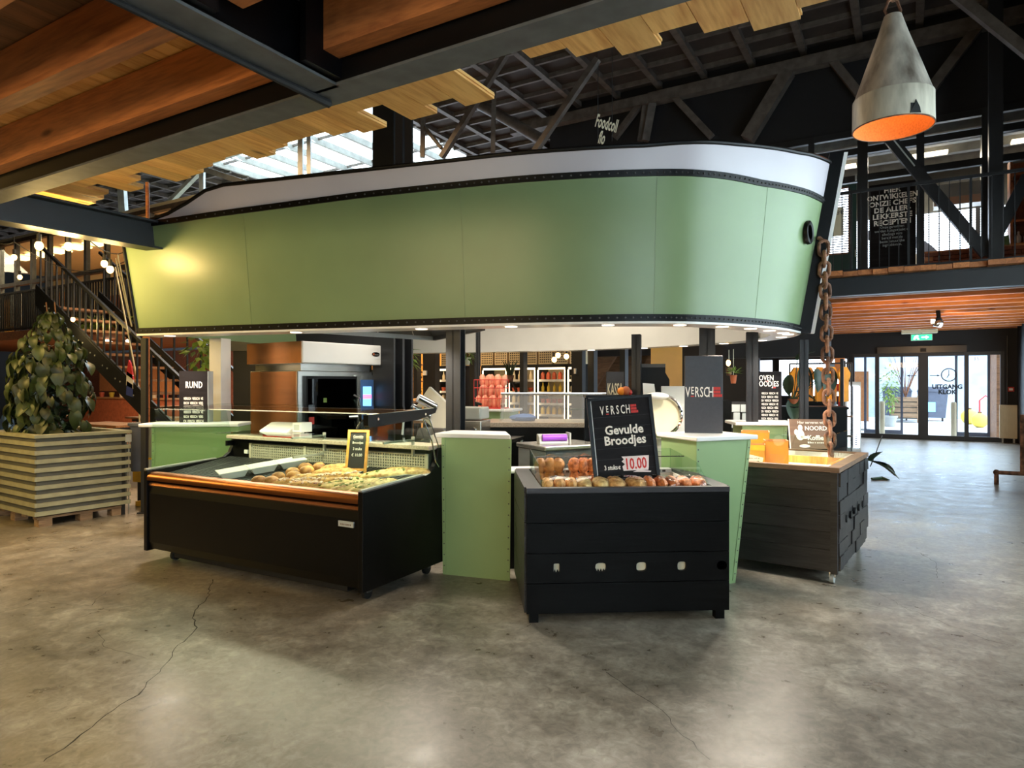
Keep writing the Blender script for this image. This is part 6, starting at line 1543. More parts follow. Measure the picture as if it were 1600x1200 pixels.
# clothes rack
cr_ = thing('clothes_rack', 'black clothes rack behind the anchor chain', 'rack', at(1281, 13.0), math.radians(-30))
MB().bar((-.55, 0, 1.95), (.55, 0, 1.95), .03).build('rail', 'black_steel', cr_)
for x in (-.55, .55): MB().bar((x, 0, 0), (x, 0, 1.95), .03).build('upright', 'black_steel', cr_); MB().bar((x, -.25, .02), (x, .25, .02), .04).build('foot', 'black_steel', cr_)
for k in range(5):
    t = thing('hanging_shirt', 'yellow-orange shirt hanging on the black clothes rack', 'shirt', cr_.matrix_basis @ Vector((-.42 + k * .21, 0, 1.93)), math.radians(35), 'shirts on the clothes rack')
    MB().prism([(-.22, -.18), (-.08, -.05), (.08, -.05), (.22, -.18), (.17, -.30), (.14, -.26), (.15, -.72), (-.15, -.72), (-.14, -.26), (-.17, -.30)], -.02, .02, 'xz').build('cloth', 'shirt_yellow', t); MB().tube([(0, 0, 0), (.02, 0, .03), (-.01, 0, .05)], .006, 5).build('hook', 'chrome', t)
# retail shelving beside doors
sv_ = thing('retail_shelving', 'black and white retail shelving left of the glass doors', 'shelf', at(1320, 15.8), math.radians(60))
for x in (0, .9, 1.8, 2.7): MB().bar((x, 0, 0), (x, 0, 2.1), .04).build('upright', 'black_steel', sv_)
for z in (.12, .55, .95, 1.35, 1.8): MB().box(0, 2.7, -.02, .36, z, z + .03).build('shelf_board', 'white_gloss', sv_)
MB().box(0, 2.7, .36, .38, .1, 2.1).build('back', 'dark_wall', sv_)
for k, (x, z, mt, w_, h_, lb_) in enumerate(((.2, 1.83, 'kraft', .3, .34, 'brown carton on top of the retail shelving'), (.7, 1.38, 'red_plastic', .2, .18, 'red box on the upper retail shelf'), (1.2, .98, 'red_plastic', .22, .25, 'red box on the middle retail shelf'), (1.7, .98, 'white_gloss', .2, .2, 'white box on the middle retail shelf'), (.4, .58, 'cream', .22, .26, 'cream box on the lower retail shelf'), (2.2, 1.38, 'orange_card', .2, .22, 'orange box on the upper retail shelf'), (.9, .15, 'red_plastic', .2, .2, 'red box on the bottom retail shelf'))):
    t = thing('product_box', lb_, 'box', sv_.matrix_basis @ Vector((x, .12, z)), math.radians(60)); MB().box(-w_ / 2, w_ / 2, -.1, .1, 0, h_ * .8).build('body', mt, t, bevel=.006); MB().box(-w_ / 2 - .004, w_ / 2 + .004, -.104, .104, h_ * .8, h_).build('lid', mt, t, bevel=.004)
fg_ = thing('glass_fridge', 'slim white glass-door fridge glowing beside the retail shelving', 'fridge', at(1333, 15.2), math.radians(-20))
MB().box(-.16, .16, .02, .4, .0, 1.60).build('cabinet', 'light_grey', fg_); MB().box(-.11, .13, -.01, .02, .1, 1.5).build('lit_door', 'daylight_pane', fg_); MB().box(-.02, .0, -.02, -.01, .1, 1.5).build('door_bar', 'dark_grey', fg_)
for k in range(6): MB().box(.03, .09, -.014, -.011, .16 + k * .045, .18 + k * .045).build('vent_mark', 'rubber', fg_)
lt = thing('cafe_shelf_rack', 'black bracket shelf rack with white bins near the anchor chain', 'shelf', at(1313, 10.6), math.radians(-30))
MB().bar((.02, .05, 0), (.02, .05, 1.95), .05).build('upright', 'black_steel', lt)
for z in (.72, 1.03): MB().box(-.10, .18, -.18, .05, z, z + .02).build('board', 'tread_wood', lt); MB().bar((-.06, -.12, z), (.0, .04, z - .14), .02).build('bracket', 'black_steel', lt)
for k, z in enumerate((.74, .50)):
    t = thing('white_bucket', ('white bucket on the upper bracket shelf', 'white bucket hanging under the upper bracket shelf')[k], 'bucket', lt.matrix_basis @ Vector((-.01, -.07, z)), 0); MB().lathe([(.06, 0), (.08, .19), (.086, .19), (.086, .17)], 16).build('shell', 'white_gloss', t, smooth=True); MB().tube([(-.08, 0, .17), (-.05, -.05, .13), (.05, -.05, .13), (.08, 0, .17)], .004, 5).build('bail', 'chrome', t)
t = thing('big_white_board', 'tall white board leaning behind the bracket shelves', 'board', at(1312, 11.2), math.radians(-20)); MB().box(-.12, .12, 0, .03, .0, 1.05).build('sheet', 'white_gloss', t); MB().box(-.14, .14, -.01, .04, -.0, .03).build('foot_rail', 'light_grey', t)
lf = thing('fallen_leaf_plant', 'broad green leaf plant lying at the rear edge of the rolling freezer', 'plant', F2 @ Vector((W2 + .07, D2 - .25, .80)), 0)
for k, (rz_, ry, s) in enumerate(((.3, .1, .9), (-.5, .3, .8), (-1.3, -.9, .5))): inst('leaf', leaf_mesh('leaf', .34, .07, 'leaf', .4) if k == 0 else bl, lf, (0, 0, .05), (0, ry, rz_), (s, s, s))
MB().tube([(0, 0, .0), (.05, .0, .12), (.12, .02, .28)], .005, 6).build('stem', 'rubber', lf)
o = MB().tube([P(1362, 748, 0.1) * 0 + G(1362, 748, .02), G(1378, 747, .02), G(1390, 750, .012)], [.02, .03, .008], 6).build('dropped_leaf', 'leaf_dark'); tag(o, 'dark leaf lying on the floor behind the rolling freezer', 'leaf')
# ================================================================== OUTDOORS
og = structure(MB().box(-14, 16, QMAX + .2, 60, -.25, -.02).build('floor_outdoor', 'outdoor_ground', rotz=RB))
ow = tag(bbox('yard_wall', 'outdoor_wall', -12, 14, 36, 36.4, -.05, 3.6), 'long pale blue-grey yard wall beyond the entrance doors', 'wall')
ct = thing('shipping_container', 'blue container showing above the yard wall outside', 'container', B(1.0, 38.5, -.02), RB)
MB().box(-4, 4, 0, 2.4, 3.0, 5.6).build('body', 'container_blue', ct); MB().box(-4, 4, .1, 2.3, 0, 3.0).build('base', 'bin_blue', ct)
for k in range(16): MB().box(-3.9 + k * .5, -3.7 + k * .5, -.05, 0, 3.1, 5.5).build('corrugation', 'container_blue', ct)
for k, p_ in enumerate((-.35, .95)):
    t = thing('waste_bin', ('blue-grey wheeled waste container nearer the planter crate outside', 'blue-grey wheeled waste container with bright logo outside the doors')[k], 'waste bin', B(p_, 33.5, -.02), RB)
    MB().prism([(-.45, .15), (.45, .15), (.55, 1.25), (-.55, 1.25)], -.4, .4, 'xz').build('body', 'bin_blue', t); MB().prism([(-.58, 1.25), (.58, 1.25), (.45, 1.45), (-.45, 1.45)], -.45, .45, 'xz').build('lid', 'bin_blue', t)
    for x in (-.35, .35): MB().cyl((x - .03, -.3, .1), (x + .03, -.3, .1), .1, 12).build('wheel', 'rubber', t)
    if k: MB().box(-.3, .1, -.42, -.40, .4, .8).build('logo_patch', 'screen_blue', t)
for k, (px, py, r) in enumerate(((1515, 645, .30), (1531, 655, .27))):
    y_ = 26.0 - 2.0 * k; c = at(px, y_, -.02)
    o = MB().blob((0, 0, r * .95), r, r, r, 20, 12).build('yellow_buoy', 'yellow_ball', None, True, loc=c); tag(o, ('yellow round buoy lying by the wall outside', 'yellow round buoy lying nearer the doors outside')[k], 'buoy'); MB().cyl((0, 0, r * 1.9), (0, 0, r * 2.1), .06, 10).build('eye_ring', 'rust', o)
t = thing('red_hoop_stand', 'thin red hoop stand beside the yellow buoys', 'stand', at(1540, 27, -.02), RB); MB().tube([(-.2, 0, 0), (-.2, 0, .9), (0, 0, 1.1), (.2, 0, .9), (.2, 0, 0)], .03, 8).build('hoop', 'red_plastic', t)
t = thing('planter_crate', 'pale wooden planter crate with bare branches outside the doors', 'planter', at(1415, 27.5, -.02), RB)
for z in (.2, .42, .64, .86): MB().box(-.5, .5, -.5, -.46, z, z + .18).build('slat', 'pallet_wood', t)
MB().box(-.46, .46, -.46, .5, .15, 1.0).build('box', 'planter_box', t)
for x in (-.45, .45): MB().box(x - .05, x + .05, -.52, -.42, 0, 1.1).build('post', 'pallet_wood', t)
for k in range(14):
    a = random.uniform(0, 6.28); MB().tube([(0, 0, 1.0), (.3 * math.cos(a), .3 * math.sin(a), 1.9), (.7 * math.cos(a), .6 * math.sin(a), 2.6 + random.random() * .6)], [.02, .012, .005], 5).build('branch', 'rust', t)
t = potted('hedge_plant', 'climbing hedge standing outside the left door leaf', at(1390, 24.5, -.02), .25, .4, [((0, 0, 1.4), .3, .3, .9, 260, .16, .04)], 'leaf_bright', 'light_grey')
vs_ = thing('vestibule_frame', 'dark outer vestibule frame with second glass leaves outside the doors', 'door frame', B(0, 24.2, -.02), RB)
def vp_(px): v = PQ(px, 600, 24.2); return v.x * BC - v.y * BS
for x in [vp_(px) for px in (1352, 1369, 1409, 1494, 1545)]: MB().box(x - .035, x + .035, -.04, .04, 0, 2.5).build('post', 'bin_blue', vs_)
MB().box(-1.8, 2.15, -.05, .05, 2.42, 2.6).build('header', 'bin_blue', vs_); MB().box(vp_(1352), vp_(1409), -.04, .04, 0, .12).build('sill', 'bin_blue', vs_); MB().box(vp_(1494), vp_(1545), -.04, .04, 0, .12).build('sill', 'bin_blue', vs_)
MB().box(vp_(1352), vp_(1409), -.005, .005, .12, 2.42).build('pane', 'door_glass', vs_); MB().box(vp_(1494), vp_(1545), -.005, .005, .12, 2.42).build('pane', 'door_glass', vs_)
t = thing('orange_banner', 'pale orange banner stand outside behind the left door leaf', 'banner', B(-1.55, 25.5, -.02), RB); MB().box(-.45, .45, 0, .03, .3, 2.0).build('sheet', 'kraft', t); MB().box(-.5, .5, -.1, .1, 0, .06).build('foot', 'light_grey', t); MB().bar((0, .03, 0), (0, .03, 2.0), .03).build('pole', 'light_grey', t)
for k, p_ in enumerate((-.62, 1.15)):
    t = thing('beige_bollard', ('beige bollard behind the second door leaf', 'beige bollard behind the lettered door leaf')[k], 'bollard', B(p_, 22.6, -.02), RB); MB().lathe([(.07, 0), (.07, 1.02), (.05, 1.06)], 16).build('shaft', 'cream', t, smooth=True); MB().lathe([(.11, 0), (.11, .03), (.07, .05)], 16).build('collar', 'dark_grey', t)
t = thing('brick_side_wall', 'brown outdoor side wall seen through the rightmost door leaf', 'wall', B(2.25, 24.5, -.02), RB); MB().box(-.12, .0, -2.0, .1, 0, 3).build('body', 'tread_wood', t); MB().box(-.15, .03, -2.02, .12, 3.0, 3.08).build('coping', 'light_grey', t)
# ================================================================== SHOPS BEHIND THE KIOSK
wall('wall_shop_back', 'amber_wall', -15.5, -8.2, 14.6, 14.8, 0, 2.97)
wall('wall_shop_side', 'dark_wall', -8.2, -3.2, 17.6, 17.8, 0, 2.97)
area('shop_lamp', B(-11.5, 12.9, 2.85), B(-11.5, 13.2, 0), 5.0, .8, 140, (1.0, .76, .45))
area('shop_lamp', B(-5.5, 15.0, 2.85), B(-5.5, 15.0, 0), 3.0, .8, 50, (1.0, .80, .55))
# refrigerated shelf units
def bp_(px, q): k = (px - 800) / F; y = q / (BS * k + BC); return (k * y) * BC - y * BS
RQ2 = 12.5
edges = [bp_(px, RQ2) for px in (683, 722, 752, 793, 838, 885, 905)]
bott = [MB().lathe([(.032, 0), (.034, .10), (.014, .15), (.012, .19), (.015, .20)], 8).mesh('bottle', m_, True) for m_ in ('bottle_yellow', 'carton_cream', 'bottle_yellow')]
cart = []
for m_ in ('carton_cream', 'bottle_yellow', 'carton_red'):
    cart.append(MB().prism([(-.035, 0), (.035, 0), (.035, .12), (.0, .17), (-.035, .12)], -.035, .035, 'xz').mesh('carton', m_))
tubm = [MB().lathe([(.04, 0), (.05, .07), (.055, .075), (.055, .09), (.02, .095)], 10).mesh('tub', m_, True) for m_ in ('carton_cream', 'carton_red', 'bottle_yellow')]
for u, (a, b) in enumerate(zip(edges, edges[1:])):
    if u == 1: continue
    t = thing('cold_shelf_unit', 'brightly lit refrigerated shelf unit ' + ('beside the black shop pillar', '', 'behind the wire basket', 'with yellow bottles behind the serving case', 'with cream tubs behind the serving case', 'at the end next to the dark pillar')[u], 'fridge', B((a + b) / 2, RQ2, 0), RB)
    w = (b - a) / 2 - .01
    MB().box(-w, w, .50, .54, 0, 1.95).build('back', 'carton_cream', t)
    for s in (-1, 1): MB().box(s * w - .02, s * w + .02, 0, .54, 0, 1.95).build('side_frame', 'black_steel', t); MB().box(s * (w - .03) - .012, s * (w - .03) + .012, -.005, .01, .3, 1.85).build('light_tube', 'shelf_glow', t)
    MB().box(-w, w, 0, .54, 1.90, 1.97).build('top', 'black_steel', t); MB().box(-w, w, 0, .54, 0, .2).build('plinth', 'black_steel', t)
    MB().box(-w + .03, w - .03, .02, .06, 1.86, 1.90).build('top_light', 'shelf_glow', t)
    for k, z in enumerate((.55, .88, 1.12, 1.36, 1.62)):
        MB().box(-w, w, .05, .5, z, z + .02).build('shelf_board', 'white_gloss', t); MB().box(-w, w, .04, .05, z - .02, z + .03).build('price_strip', 'white_gloss', t)
    for k, z in enumerate((.90, 1.14, 1.38, 1.64)):
        n = max(2, int(w * 2 / .125))
        kind = (bott, cart, tubm)[(u + k) % 3]; nm = ('bottle', 'carton', 'tub')[(u + k) % 3]
        for j in range(n):
            me = kind[(u + k // 2) % 3]; x = -w + .07 + (2 * w - .14) * j / (n - 1)
            o = inst(nm, me, None, B((a + b) / 2 + x, RQ2 + .15, z), (0, 0, RB)); tag(o, {'bottle': 'slim bottle in a row on a lit cold shelf', 'carton': 'gabled carton in a row on a lit cold shelf', 'tub': 'small lidded tub in a row on a lit cold shelf'}[nm], nm, nm + 's on the cold shelves')
# crates on top
holes_m = None
for k in range(10):
    p_ = edges[0] + .2 + k * (edges[-1] - edges[0] - .3) / 9
    t = thing('stacked_crate', 'wooden crate with perforated face standing on the cold shelf units', 'crate', B(p_, RQ2 + .1, 1.97), RB, 'crates on the cold shelf units')
    if holes_m is None:
        m = MB()
        for i in range(6):
            for j in range(5): m.box(-.13 + i * .048, -.105 + i * .048, -.006, -.001, .04 + j * .05, .065 + j * .05)
        holes_m = m.mesh('perforations', 'rubber'); body_m = MB().box(-.16, .16, 0, .3, 0, .30).mesh('body', 'carton_cream'); top_m = MB().box(-.165, .165, -.01, .3, .30, .42).mesh('upper_tray', 'rim_wood')
    inst('body', body_m, t); o = inst('perforations', holes_m, t); o['kind'] = 'stuff'; inst('upper_tray', top_m, t)
    if k % 4 == 1: pass
t = thing('aloe_plant', 'spiky aloe plant in front of the perforated crates', 'plant', B(bp_(797, 12.2), 12.2, 1.6), RB)
MB().lathe([(.06, 0), (.09, .14), (.095, .14)], 14).build('pot', 'rust', t, smooth=True); MB().box(-.2, .2, -.12, .12, -.03, 0).build('bracket_shelf', 'black_steel', t); MB().bar((0, .1, -.03), (0, .28, -.25), .03).build('bracket', 'black_steel', t)
for k in range(11):
    a = k * .571; MB().tube([(.03 * math.cos(a), .03 * math.sin(a), .12), (.10 * math.cos(a), .10 * math.sin(a), .32), (.17 * math.cos(a), .17 * math.sin(a), .45)], [.022, .016, .003], 5).build('leaf_blade', 'leaf_dark', t)
for k, (px, py) in enumerate(((872, 555), (885, 557), (866, 562))):
    c = P(px, py, 11.6); t = thing('shop_pendant_bulb', 'glowing pendant bulb hanging before the cold shelves', 'light bulb', c, 0, 'pendant bulbs before the cold shelves'); MB().blob((0, 0, 0), .045, .045, .05, 12, 8).build('glass_bulb', 'bulb_glow', t, smooth=True); MB().cyl((0, 0, .04), (0, 0, .12), .02).build('socket', 'socket_black', t); MB().bar((0, 0, .12), (0, 0, 2.95 - c.z), .008).build('cord', 'rubber', t)
potted('hanging_fern', 'green trailing plant in a pale pot hung by the black pillar', P(729, 570, 11.0), .07, .12, [((0, 0, .2), .10, .1, .12, 60, .14, .02)], 'leaf_bright', 'cream')
# black pillars of the shop front
for k, (px, w, q_, lb_) in enumerate(((674, .34, 11.6, 'broad black pillar with small socket box behind the bread slicer'), (652, .10, 11.9, 'slim black frame post beside the warm plant shop'), (741, .12, 11.0, 'short black post behind the contact grill'), (818, .09, 11.7, 'thin black post before the cold shelves'), (904, .22, 11.4, 'broad black pillar with switch behind the price poster'), (926, .12, 11.0, 'dark post beside the broad pillar with switch'), (870 + 105, .1, 11.0, 'dark timber post behind the cash sign'))):
    t = thing('shop_pillar', lb_, 'pillar', B(bp_(px, q_), q_, 0), RB); MB().box(-w / 2, w / 2, -.08, .08, 0, 2.97).build('shaft', 'black_steel', t); MB().box(-w / 2 - .02, w / 2 + .02, -.10, .10, 0, .05).build('base', 'black_steel', t)
    if k in (0, 4): MB().box(-w * .42 + (.0 if k == 0 else .05), -w * .42 + .09, -.12, -.08, 1.74, 1.84).build('socket_box', 'white_gloss', t)
# plant shop at left of the pillar
t = thing('plant_rack', 'open rack with potted plants in the warm shop', 'rack', B(bp_(640, 12.8), 12.8, 0), RB)
for x in (-.7, .5): MB().bar((x, 0, 0), (x, 0, 2.4), .04).build('upright', 'kraft', t)
for z in (.8, 1.2, 1.6, 2.0): MB().box(-.7, .5, -.15, .2, z, z + .03).build('shelf_board', 'tread_wood', t)
for k in range(9):
    x = -.5 + .38 * (k % 3); z = (.83, 1.23, 1.63)[k // 3]
    pp_ = B(bp_(640, 12.8) + x, 12.8, z)
    q_ = potted('rack_plant', 'small potted plant on the warm shop rack', pp_, .07, .10, [((0, 0, .17), .10, .1, .08, 40, .12, .03)], 'leaf_bright' if k % 2 else 'leaf_dark', 'terracotta' if k % 3 else 'cream'); q_['group'] = 'plants on the shop rack'
t = thing('shop_name_board', 'small dark name board on the warm shop wall', 'sign', B(bp_(618, 14.2), 14.2, 2.05), RB); MB().box(-.3, .3, 0, .03, 0, .42).build('board', 'poster_black', t); scribble(t, -.24, .24, .15, .12, 'kraft', -.003, gap=.2); MB().bar((-.2, .03, .4), (-.2, .37, .4), .02).build('bracket', 'black_steel', t); MB().bar((.2, .03, .4), (.2, .37, .4), .02).build('bracket', 'black_steel', t)
t = thing('round_shop_lamp', 'flat round ceiling lamp glowing in the warm shop', 'lamp', B(bp_(602, 13.2), 13.2, 2.62), RB); MB().lathe([(0, 0), (.26, .0), (.28, .05), (.1, .09)], 24).build('disc', 'strip_glow', t, smooth=True); MB().bar((0, 0, .08), (0, 0, .35), .02).build('rod', 'black_steel', t)
t = thing('bread_table', 'shop table loaded with small golden loaves before the plants', 'table', B(bp_(615, 10.9), 10.9, 0), RB); MB().box(-.6, .7, -.3, .3, 1.16, 1.2).build('top', 'table_wood', t)
for x in (-.55, .65): MB().bar((x, 0, 0), (x, 0, 1.16), .06).build('leg', 'black_steel', t)
for k in range(12):
    o = inst('small_loaf', lm_[k % 2], None, B(bp_(615, 10.9) - .5 + .1 * k, 10.82 + .1 * (k % 2), 1.2), (0, 0, RB + 1.2 + random.uniform(-.3, .3)), (.55, .8, 1)); tag(o, 'small golden loaf heaped on the shop table', 'loaf', 'loaves on the shop table')
# slanting timber bench behind the cash sign
t = thing('wooden_stair_flank', 'brown timber stair flank with slanting boards behind the cash sign', 'stairs', B(bp_(950, 13.6), 13.6, 0), RB)
MB().bar((-.8, 0, 1.0), (.5, 0, 2.9), .10, .35).build('stringer', 'rim_wood', t); MB().bar((.15, .2, .6), (1.1, .2, 2.4), .07, .2).build('stringer', 'tread_wood', t); MB().box(-.9, 1.2, .3, .34, 0, 2.6).build('panel', 'rim_wood', t); MB().box(-1.0, 1.1, -.1, .0, 2.15, 2.75).build('header_board', 'graphite_panel', t)
# ================================================================== LEFT OFFICES AND SEATING
OQ = 9.0
og_ = thing('office_gallery', 'upper gallery with warm lit glazed offices beyond the staircase', 'gallery', (0, 0, 0), RB)
OP0, OP1 = bp_(-120, OQ), bp_(330, OQ)
MB().box(OP0, OP1, OQ - .55, OQ + 4, 2.72, 2.95).build('deck', 'plank_end_wood', og_)
k = 0; x = OP0
nmul = 0
while x < OP1:
    MB().box(x - .06, x + .06, OQ - .05, OQ + .05, 2.95, 5.6).build('mullion', 'beam_steel', og_); x += .92; nmul += 1
for z in (4.35, 5.55): MB().box(OP0, OP1, OQ - .06, OQ + .06, z - .05, z + .05).build('transom', 'truss_steel', og_)
MB().box(OP0, OP1, OQ - .005, OQ + .005, 2.95, 5.55).build('pane', 'pane', og_)
MB().box(OP0, OP1, OQ + 3.8, OQ + 3.9, 2.95, 5.6).build('back_wall', 'cream', og_); MB().box(OP0, OP1, OQ, OQ + 3.9, 5.6, 5.7).build('office_ceiling', 'cream', og_)
x = OP0 + .5; k = 0
while x < OP1 - .5:
    MB().box(x - .35, x + .35, OQ + 1.0, OQ + 1.5, 5.52, 5.56).build('ceiling_lamp', 'lit_ceiling', og_)
    if k % 3 == 0: MB().box(x - .4, x + .4, OQ + .9, OQ + .95, 2.96, 4.2).build('orange_board', 'orange_card' if k % 2 == 0 else 'amber_wall', og_)
    if k % 3 == 1: MB().box(x - .3, x + .3, OQ + .6, OQ + .64, 3.3, 4.25).build('picture_board', 'white_gloss', og_)
    if k % 3 == 2: MB().box(x - .35, x + .35, OQ + 1.2, OQ + 1.5, 2.96, 4.0).build('office_cabinet', 'kraft', og_)
    x += 1.1; k += 1
area('office_light', B((OP0 + OP1) / 2, OQ + 1.6, 5.4), B((OP0 + OP1) / 2, OQ + 1.6, 3), OP1 - OP0 - 1, .8, 240, (1.0, .80, .5))
orl = thing('office_railing', 'black picket railing along the office gallery', 'railing', (0, 0, 0), RB)
MB().bar((OP0, OQ - .5, 3.98), (OP1, OQ - .5, 3.98), .05).build('top_rail', 'black_steel', orl); MB().bar((OP0, OQ - .5, 3.02), (OP1, OQ - .5, 3.02), .04).build('bottom_rail', 'black_steel', orl)
pk = MB().box(-.03, .03, -.01, .01, 0, 1.0).mesh('picket', 'black_steel'); x = OP0
while x < OP1: inst('picket', pk, orl, (x, OQ - .5, 2.97)); x += .115
iv = tag(foliage(MB(), (0, 0, 0), 2.6, .12, .10, 220, .2, .06).build('trailing_ivy', 'leaf_bright', loc=B(bp_(150, OQ - .6), OQ - .62, 3.0), rotz=RB), 'pale green ivy trailing over the gallery edge', 'ivy'); iv['kind'] = 'stuff'
for k, px in enumerate((118, 168, 205)):
    c = PQ(px, 500, OQ - .9); t = thing('round_deck_lamp', 'round white lamp glowing under the office gallery', 'lamp', B(bp_(px, OQ + .5), OQ + .5, 2.58), RB, 'lamps under the office gallery'); MB().lathe([(0, 0), (.12, .02), (.13, .06), (.05, .12)], 16).build('globe', 'strip_glow', t, smooth=True); MB().bar((0, 0, .1), (0, 0, .14), .03).build('mount', 'black_steel', t)
# ground floor behind: warm brick back wall, counters
wall('wall_left_back', 'brick', OP0 - 3, OP1 - .5, OQ + 5.0, OQ + 5.2, 0, 2.72)
area('seating_lamp', B((OP0 + OP1) / 2 + 1, OQ + 1.5, 2.6), B((OP0 + OP1) / 2 + 1, OQ + 1.5, 0), 7, 1.0, 120, (1.0, .70, .42))
def table(label, px, y, rz=0.0, L_=1.6):
    t = thing('picnic_table', label, 'table', at(px, y), RB + rz)
    for j in range(3): MB().box(-L_ / 2, L_ / 2, -.36 + j * .245, -.125 + j * .245, .74, .78).build('top_board', 'table_wood', t)
    for x in (-L_ / 2 + .2, L_ / 2 - .2):
        MB().bar((x, -.3, 0), (x, -.15, .74), .06).build('leg', 'black_steel', t); MB().bar((x, .3, 0), (x, .15, .74), .06).build('leg', 'black_steel', t); MB().bar((x, -.3, .7), (x, .3, .7), .05).build('crosspiece', 'black_steel', t)
    return t
table('wooden table beneath the staircase at the seating area', 175, 13.0)
table('wooden table behind the shrub beside the seated person', 20, 11.6, .1, 1.8)
table('wooden table far back under the office gallery', 60, 16.5)
table('wooden table far back near the stair foot', 250, 15.5)
def bench(label, px, y, rz=0.0, L_=1.6):
    t = thing('wooden_bench', label, 'bench', at(px, y), RB + rz)
    for j in range(2): MB().box(-L_ / 2, L_ / 2, -.17 + j * .18, -.01 + j * .18, .43, .47).build('seat_board', 'table_wood', t)
    for x in (-L_ / 2 + .2, L_ / 2 - .2): MB().box(x - .03, x + .03, -.15, .15, 0, .43).build('leg', 'black_steel', t)
bench('wooden bench in front of the table beneath the staircase', 172, 12.3)
bench('wooden bench carrying the person in blue', -5, 10.9, .1, 1.8)
bench('wooden bench far back by the brick wall', 60, 15.6)
cc = thing('shop_counter', 'red-brown shop counter glowing under the office gallery', 'counter', B(bp_(190, OQ + 3.4), OQ + 3.4, 0), RB)
MB().box(-2.5, 2.5, 0, .6, 0, 1.05).build('body', 'terracotta', cc); MB().box(-2.55, 2.55, -.05, .65, 1.05, 1.1).build('top', 'table_wood', cc); MB().box(-2.4, 2.4, .55, .6, 1.3, 2.1).build('lit_menu', 'kraft', cc); MB().bar((-2.2, .57, 1.1), (-2.2, .57, 1.3), .05).build('menu_post', 'black_steel', cc); MB().bar((2.2, .57, 1.1), (2.2, .57, 1.3), .05).build('menu_post', 'black_steel', cc)
for k in range(8):
    o = inst('counter_jar', tubm[k % 3], None, B(bp_(190, OQ + 3.4) - 2.2 + k * .62, OQ + 3.6, 1.1), (0, 0, 0), (1.6, 1.6, 1.8)); tag(o, 'lidded jar standing on the red-brown shop counter', 'jar', 'jars on the shop counter')
# ---- seated person
pn_o = at(12, 10.75); pn = thing('person', 'person in blue jacket and jeans sitting bent over a table', 'person', pn_o, math.radians(-10))
def skin(name, verts, edges_, radii, mat, parent, sub=2, root=0):
    me = bpy.data.meshes.new(name); me.from_pydata(verts, edges_, []); o = bpy.data.objects.new(name, me); COL.objects.link(o); o.parent = parent
    md = o.modifiers.new('skin', 'SKIN'); md.use_smooth_shade = True
    for i, r in enumerate(radii): me.skin_vertices[0].data[i].radius = (r, r) if not isinstance(r, tuple) else r
    me.skin_vertices[0].data[root].use_root = True
    sb = o.modifiers.new('sub', 'SUBSURF'); sb.levels = sub; sb.render_levels = sub
    me.materials.append(MAT[mat]); return o
V = [(0, 0, .58), (.05, 0, .80), (.12, 0, 1.02), (.16, 0, 1.10), (.22, 0, 1.18), (.25, 0, 1.28),
     (.16, -.19, 1.03), (.30, -.26, .84), (.50, -.16, .83), (.16, .19, 1.03), (.30, .26, .84), (.50, .16, .83),
     (.04, -.10, .53), (.45, -.13, .54), (.42, -.13, .08), (.54, -.13, .05), (.04, .10, .53), (.45, .13, .54), (.42, .13, .08), (.54, .13, .05)]
E_ = [(0, 1), (1, 2), (2, 3), (3, 4), (4, 5), (2, 6), (6, 7), (7, 8), (2, 9), (9, 10), (10, 11), (0, 12), (12, 13), (13, 14), (14, 15), (0, 16), (16, 17), (17, 18), (18, 19)]
R__ = [(.15, .17), (.14, .16), (.13, .17), .06, .055, .07, .07, .05, .035, .07, .05, .035, .095, .07, .05, .04, .095, .07, .05, .04]
skin('body', V, E_, R__, 'blue_shirt', pn)
MB().blob((.29, 0, 1.33), .10, .078, .12, 14, 10).build('head', 'skin', pn, smooth=True)
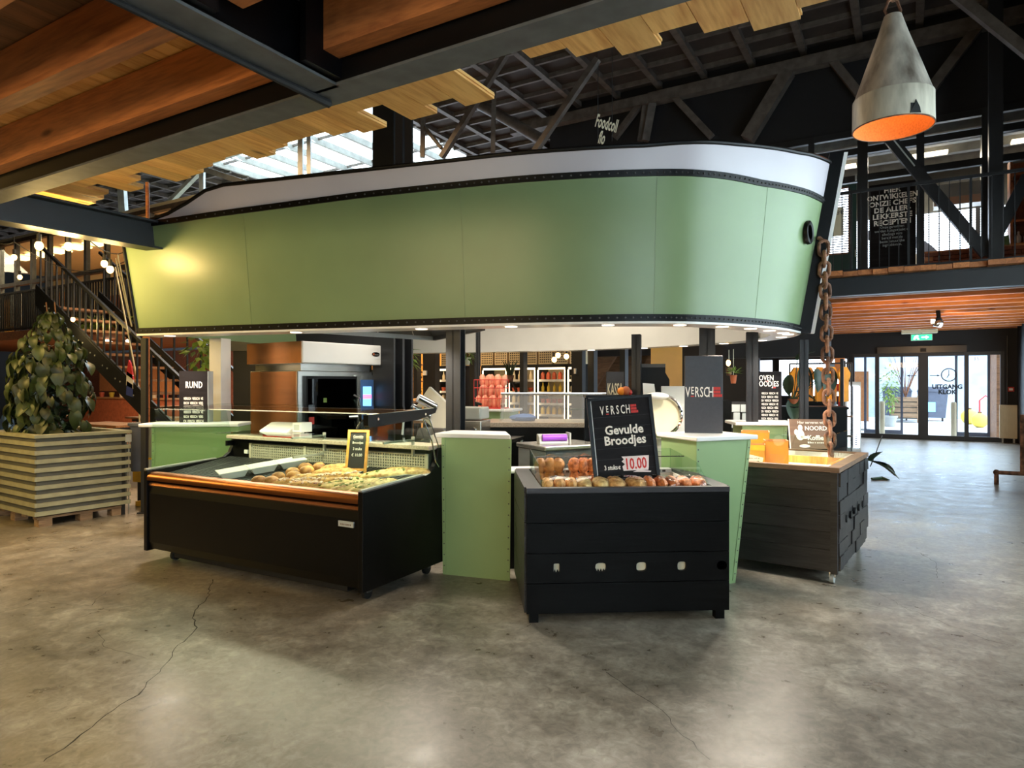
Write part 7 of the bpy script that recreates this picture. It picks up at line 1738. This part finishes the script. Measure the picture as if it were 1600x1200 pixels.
hd2 = MB().blob((.27, 0, 1.36), .108, .088, .112, 14, 10, .03, flat=.03).build('hair', 'hair', pn, smooth=True)
MB().blob((.39, 0, 1.315), .018, .014, .02, 8, 6).build('nose', 'skin', pn, smooth=True)
for s in (-1, 1):
    MB().blob((.375, .033 * s, 1.34), .010, .012, .008, 8, 5).build('eye', 'text_dark', pn); MB().blob((.29, .08 * s, 1.32), .018, .010, .028, 8, 6).build('ear', 'skin', pn)
    fing = [(.50, .16 * s, .83), (.58, .14 * s, .82)]
    vv = [(.50, .16 * s, .83), (.575, .15 * s, .825)]; ee = [(0, 1)]; rr_ = [.030, .032]
    for j in range(4):
        b0 = len(vv); y0 = .15 * s + (-.027 + .018 * j); vv += [(.60, y0, .828), (.635, y0, .822), (.655 - .006 * abs(j - 1.5), y0, .808)]; ee += [(1, b0), (b0, b0 + 1), (b0 + 1, b0 + 2)]; rr_ += [.010, .009, .008]
    b0 = len(vv); vv += [(.56, .15 * s - .045 * s, .825), (.60, .15 * s - .055 * s, .818)]; ee += [(1, b0), (b0, b0 + 1)]; rr_ += [.011, .009]
    skin('hand', vv, ee, rr_, 'skin', pn, 1)
Vt = [(.0, 0, .56), (.04, -.10, .53), (.45, -.13, .545), (.42, -.13, .12), (.04, .10, .53), (.45, .13, .545), (.42, .13, .12)]
skin('jeans', Vt, [(0, 1), (1, 2), (2, 3), (0, 4), (4, 5), (5, 6)], [(.15, .17), .105, .08, .062, .105, .08, .062], 'denim', pn)
# hanging sign behind the hull
fs_ = P(946, 200, 11.0); t = thing('hanging_script_sign', 'pale gothic letter sign hanging from the roof behind the boat', 'sign', fs_, math.radians(6))
lettering('Foodcoll', 'cream', .30, t, (0, 0, -.02), (math.pi / 2, math.radians(14), 0), sx=.36, bold=.004, depth=.01)
lettering('flo', 'cream', .30, t, (-.08, 0, -.26), (math.pi / 2, math.radians(14), 0), sx=.36, bold=.004, depth=.01)
for x in (-.12, .12): MB().bar((x, .02, -.2), (x, .02, ROOF - fs_.z - .12), .008).build('hanging_wire', 'rubber', t)
